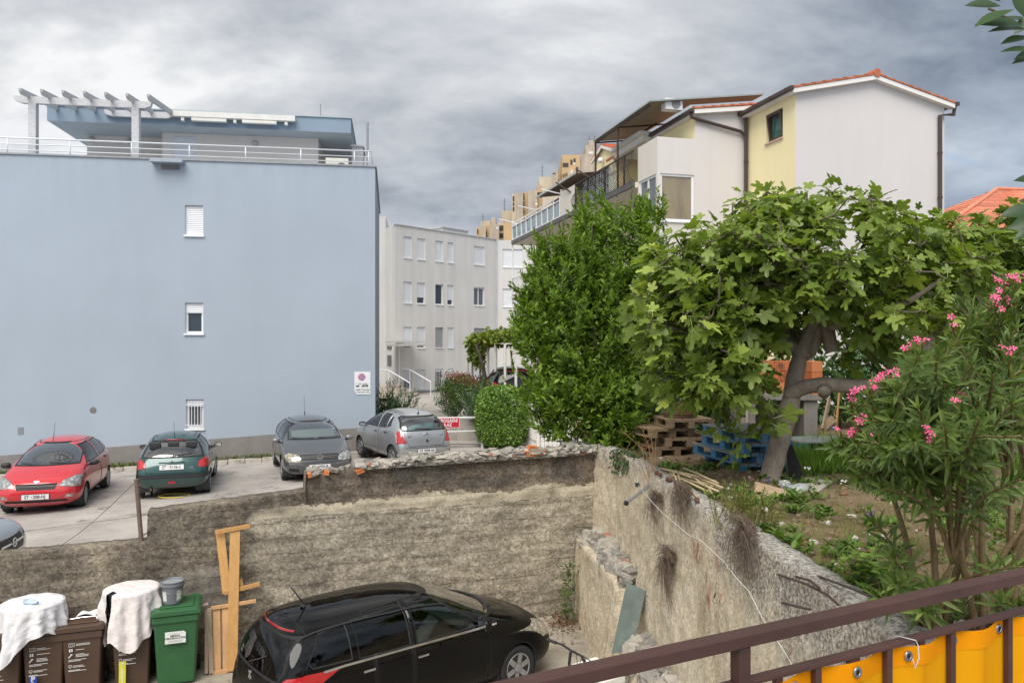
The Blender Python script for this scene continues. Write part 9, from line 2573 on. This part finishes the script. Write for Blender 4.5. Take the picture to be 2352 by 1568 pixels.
def barrier():
	WB = mat('barrier_white', (.74, .74, .72), .5, .06, 6, dirt=((.35, .28, .2), 7, .66, .5))
	a = at(1012, 960, 24.6); b = at(1108, 960, 24.9); a = b + (a-b)*2.3
	z1, z2 = at(1050, 960, 24.7).z, at(1050, 991, 24.7).z
	root = thing('barrier', 'white tube barrier with a red fire access sign across the footpath', 'barrier', (a.x, a.y, 1.05), math.atan2(b.y-a.y, b.x-a.x)); L = (b-a).length
	mb = MB(); mb.tube([(0, 0, z1-1.05), (L, 0, z1-1.05)], .045, 10); mb.tube([(0, 0, z2-1.05), (L, 0, z2-1.05)], .035, 10); mb.build('rail', WB, root, smooth=True)
	for x in (0, L): mb = MB(); mb.tube([(x, 0, -.05), (x, 0, z1-1.02)], .05, 10); mb.build('post', WB, root)
	k = (1056-CX)/F; xr = None
	for t_ in np.linspace(0, L, 800):
		p = a + (b-a)*(t_/L)
		if abs(p.x/p.y - k) < .0004: xr = t_; break
	w, h = .92, (983-959)/F*24.7
	sg = MB(); zc = at(1040, 971, 24.6).z - 1.05; sg.box(xr-w, xr, -.065, -.055, zc-h/2, zc+h/2); s1 = sg.build('sign', mat('sign_red_enamel', (.50, .015, .025), .4), root)
	mb = MB(); e = .012
	for x0, x1, za, zb in ((xr-w+.01, xr-.01, zc+h/2-e-.01, zc+h/2-.01), (xr-w+.01, xr-.01, zc-h/2+.01, zc-h/2+e+.01), (xr-w+.01, xr-w+e+.01, zc-h/2+.03, zc+h/2-.03), (xr-e-.01, xr-.01, zc-h/2+.03, zc+h/2-.03)): mb.box(x0, x1, -.0675, -.0655, za, zb)
	mb.build('sign_border', WHITE, s1)
	for tx, dz in (('VATROGASNI', h*.20), ('PRILAZ', -h*.20)): text_mesh(tx, .145, 'lettering', WHITE, s1, Matrix.Translation((xr-w/2, -.067, zc+dz)), bold=.003, sx=.86)
	gt = at(1236, 1012, 24.2); root = thing('gate', 'open white slatted metal gate beside the bay laurel', 'gate', (gt.x, gt.y, 1.05)); WG = mat('gate_white', (.70, .68, .64), .6, .08, 5, dirt=((.36, .22, .14), 8, .55, .7))
	mb = MB(); mb.box(-.05, .05, -.05, .05, 0, 1.5); mb.build('post', WG, root)
	mb = MB()
	for k in range(11): mb.T = Matrix.Translation((-.40 + .036*k*1.0, 1.5 - .13*k, 0)); mb.box(-.02, .02, -.055, .055, .08, 1.55 + .15*k/11)
	mb.T = None; mb.beam((-.40, 1.5, .3), (-.03, .1, .3), .04, .05); mb.beam((-.40, 1.5, 1.4), (-.03, .1, 1.4), .04, .05); mb.build('leaf', WG, root)
	mb = MB()
	for k in range(14): mb.box(.08 + .13*k, .19 + .13*k, -.01, .01, .10, .92 + .05*math.sin(k))
	mb.box(.06, 1.95, .011, .04, .2, .26); mb.box(.06, 1.95, .011, .04, .7, .76); mb.build('leaf', WG, root)
# ================================================================== sky, sun, camera
def world():
	w = bpy.data.worlds.new('World'); SC.world = w; w.use_nodes = True
	nt = w.node_tree; N, L = nt.nodes, nt.links
	bg = N['Background']
	sky = N.new('ShaderNodeTexSky'); sky.sky_type = 'NISHITA'; sky.sun_disc = False
	sky.sun_elevation = R(SUN_EL); sky.sun_rotation = R(SUN_AZ); sky.air_density = 1; sky.dust_density = 2; sky.ozone_density = 2
	tc = N.new('ShaderNodeTexCoord')
	sep = N.new('ShaderNodeSeparateXYZ'); L.new(tc.outputs['Generated'], sep.inputs[0])
	def mth(op, a, b=0.0, clamp=False):
		x = N.new('ShaderNodeMath'); x.operation = op; x.use_clamp = clamp
		for s, v in zip(x.inputs, (a, b)):
			if isinstance(v, (int, float)): s.default_value = v
			else: L.new(v, s)
		return x.outputs[0]
	z = mth('MAXIMUM', sep.outputs[2], 0.0)
	zz = mth('ADD', z, .42)
	cx, cy = mth('DIVIDE', sep.outputs[0], zz), mth('DIVIDE', sep.outputs[1], zz)
	comb = N.new('ShaderNodeCombineXYZ'); L.new(cx, comb.inputs[0]); L.new(cy, comb.inputs[1])
	def clouds(scale, detail, rough, off, dist=.0, stretch=(1, 1, 1)):
		mp = N.new('ShaderNodeMapping'); mp.inputs['Location'].default_value = off; mp.inputs['Scale'].default_value = stretch; L.new(comb.outputs[0], mp.inputs[0])
		x = N.new('ShaderNodeTexNoise'); x.inputs['Scale'].default_value = scale; x.inputs['Detail'].default_value = detail; x.inputs['Roughness'].default_value = rough; x.inputs['Distortion'].default_value = dist
		L.new(mp.outputs[0], x.inputs['Vector']); return x.outputs['Fac']
	def ramp(f, stops):
		x = N.new('ShaderNodeValToRGB'); el = x.color_ramp.elements
		while len(el) < len(stops): el.new(.5)
		for e, (p, c) in zip(el, stops): e.position = p; e.color = (*c, 1) if isinstance(c, tuple) else (c, c, c, 1)
		L.new(f, x.inputs[0]); return x.outputs['Color']
	def mix(f, a, b, mode='MIX'):
		x = N.new('ShaderNodeMix'); x.data_type = 'RGBA'; x.blend_type = mode
		for s, v in ((x.inputs[0], f), (x.inputs[6], a), (x.inputs[7], b)):
			if isinstance(v, (int, float)): s.default_value = v if s.type == 'VALUE' else (v, v, v, 1)
			elif isinstance(v, tuple): s.default_value = (*v, 1)
			else: L.new(v, s)
		return x.outputs[2]
	body = clouds(2.0, 9, .56, SKY_OFF, .2, (.8, 1.2, 1))
	wisps = clouds(5.2, 7, .62, (3.1, 1.7, 0), .2, (.6, 1.2, 1))
	f = mth('ADD', mth('MULTIPLY', body, .78), mth('MULTIPLY', wisps, .22))
	k = 1 / SKY_S
	cl = ramp(f, [(.36, tuple(c*k for c in srgb(134, 142, 154))), (.46, tuple(c*k for c in srgb(179, 184, 191))), (.54, tuple(c*k for c in srgb(205, 208, 212))), (.61, tuple(c*k for c in srgb(233, 234, 235)))])
	# the overcast is darker low over the horizon and brighter high up and behind the viewer, where the sun stands
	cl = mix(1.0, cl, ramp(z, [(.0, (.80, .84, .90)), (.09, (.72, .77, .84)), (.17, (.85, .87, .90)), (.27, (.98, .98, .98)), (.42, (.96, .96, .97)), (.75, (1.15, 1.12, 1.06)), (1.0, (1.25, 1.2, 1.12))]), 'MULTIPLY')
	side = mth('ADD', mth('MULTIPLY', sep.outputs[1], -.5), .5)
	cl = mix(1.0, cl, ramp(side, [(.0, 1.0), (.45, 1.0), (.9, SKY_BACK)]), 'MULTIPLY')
	right = mth('MULTIPLY', sep.outputs[0], sep.outputs[1])
	cl = mix(1.0, cl, ramp(sep.outputs[0], [(.0, 1.03), (.22, 1.0), (.55, (.66, .74, .84))]), 'MULTIPLY')
	gap = mth('MULTIPLY', ramp(clouds(1.6, 5, .6, (7.3, .4, 0), .3, (.5, 1.2, 1)), [(.56, 0.0), (.66, 1.0)]), ramp(sep.outputs[0], [(.38, 0.0), (.50, .8)]))
	gap = mth('MULTIPLY', gap, ramp(z, [(.02, 1.0), (.22, 1.0), (.36, 0.0)]))
	blue = mix(1.0, sky.outputs[0], (.9, .95, 1.0), 'MULTIPLY')
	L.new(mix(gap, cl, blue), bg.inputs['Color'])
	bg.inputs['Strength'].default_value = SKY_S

def lights_camera():
	s = bpy.data.lights.new('sun', 'SUN'); s.energy = SUN_S; s.angle = R(SUN_ANG); s.color = (1, .955, .89)
	o = bpy.data.objects.new('sun', s); COL.objects.link(o)
	o.location = (0, -20, 40)
	el, az = R(SUN_EL), R(SUN_AZ)       # azimuth measured from +Y towards +X
	d = Vector((math.sin(az)*math.cos(el), math.cos(az)*math.cos(el), math.sin(el)))
	o.rotation_euler = (-d).to_track_quat('-Z', 'Y').to_euler()
	c = bpy.data.cameras.new('camera'); c.sensor_width = 36; c.lens = F/2352*36; c.clip_end = 3000; c.clip_start = .05
	co = bpy.data.objects.new('camera', c); COL.objects.link(co); co.location = (0, 0, CZ); co.rotation_euler = (R(90), 0, 0)
	SC.camera = co
	v = SC.view_settings; v.view_transform = 'Standard'; v.look = 'None'; v.gamma = 1; v.exposure = EXPO; v.use_curve_mapping = False
	SC.render.engine = 'CYCLES'
	cy = SC.cycles; cy.max_bounces = 6; cy.diffuse_bounces = 3; cy.glossy_bounces = 3; cy.transmission_bounces = 5; cy.transparent_max_bounces = 8
	cy.use_denoising = True; cy.caustics_reflective = False; cy.caustics_refractive = False
	try: cy.denoiser = 'OPENIMAGEDENOISE'
	except Exception: pass

SUN_EL, SUN_AZ, SUN_S, SUN_ANG = 54, 196, 3.1, 42
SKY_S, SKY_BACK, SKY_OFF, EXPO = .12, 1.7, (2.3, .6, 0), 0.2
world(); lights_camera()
ground()
TOPX = concrete_walls()
BLUE = blue_block()
GREY = grey_block()
towers()
HOUSE = right_house()
far_house()
cars()
garden()
lm, vein = fig_tree()
second_fig(lm, vein)
bay = bay_tree()
small_plants(bay)
hedges(bay)
vine_pergola()
oleander()
overhang()
railing()
bins()
timber()
bicycle()
yard_bits()
pallets()
barrier()
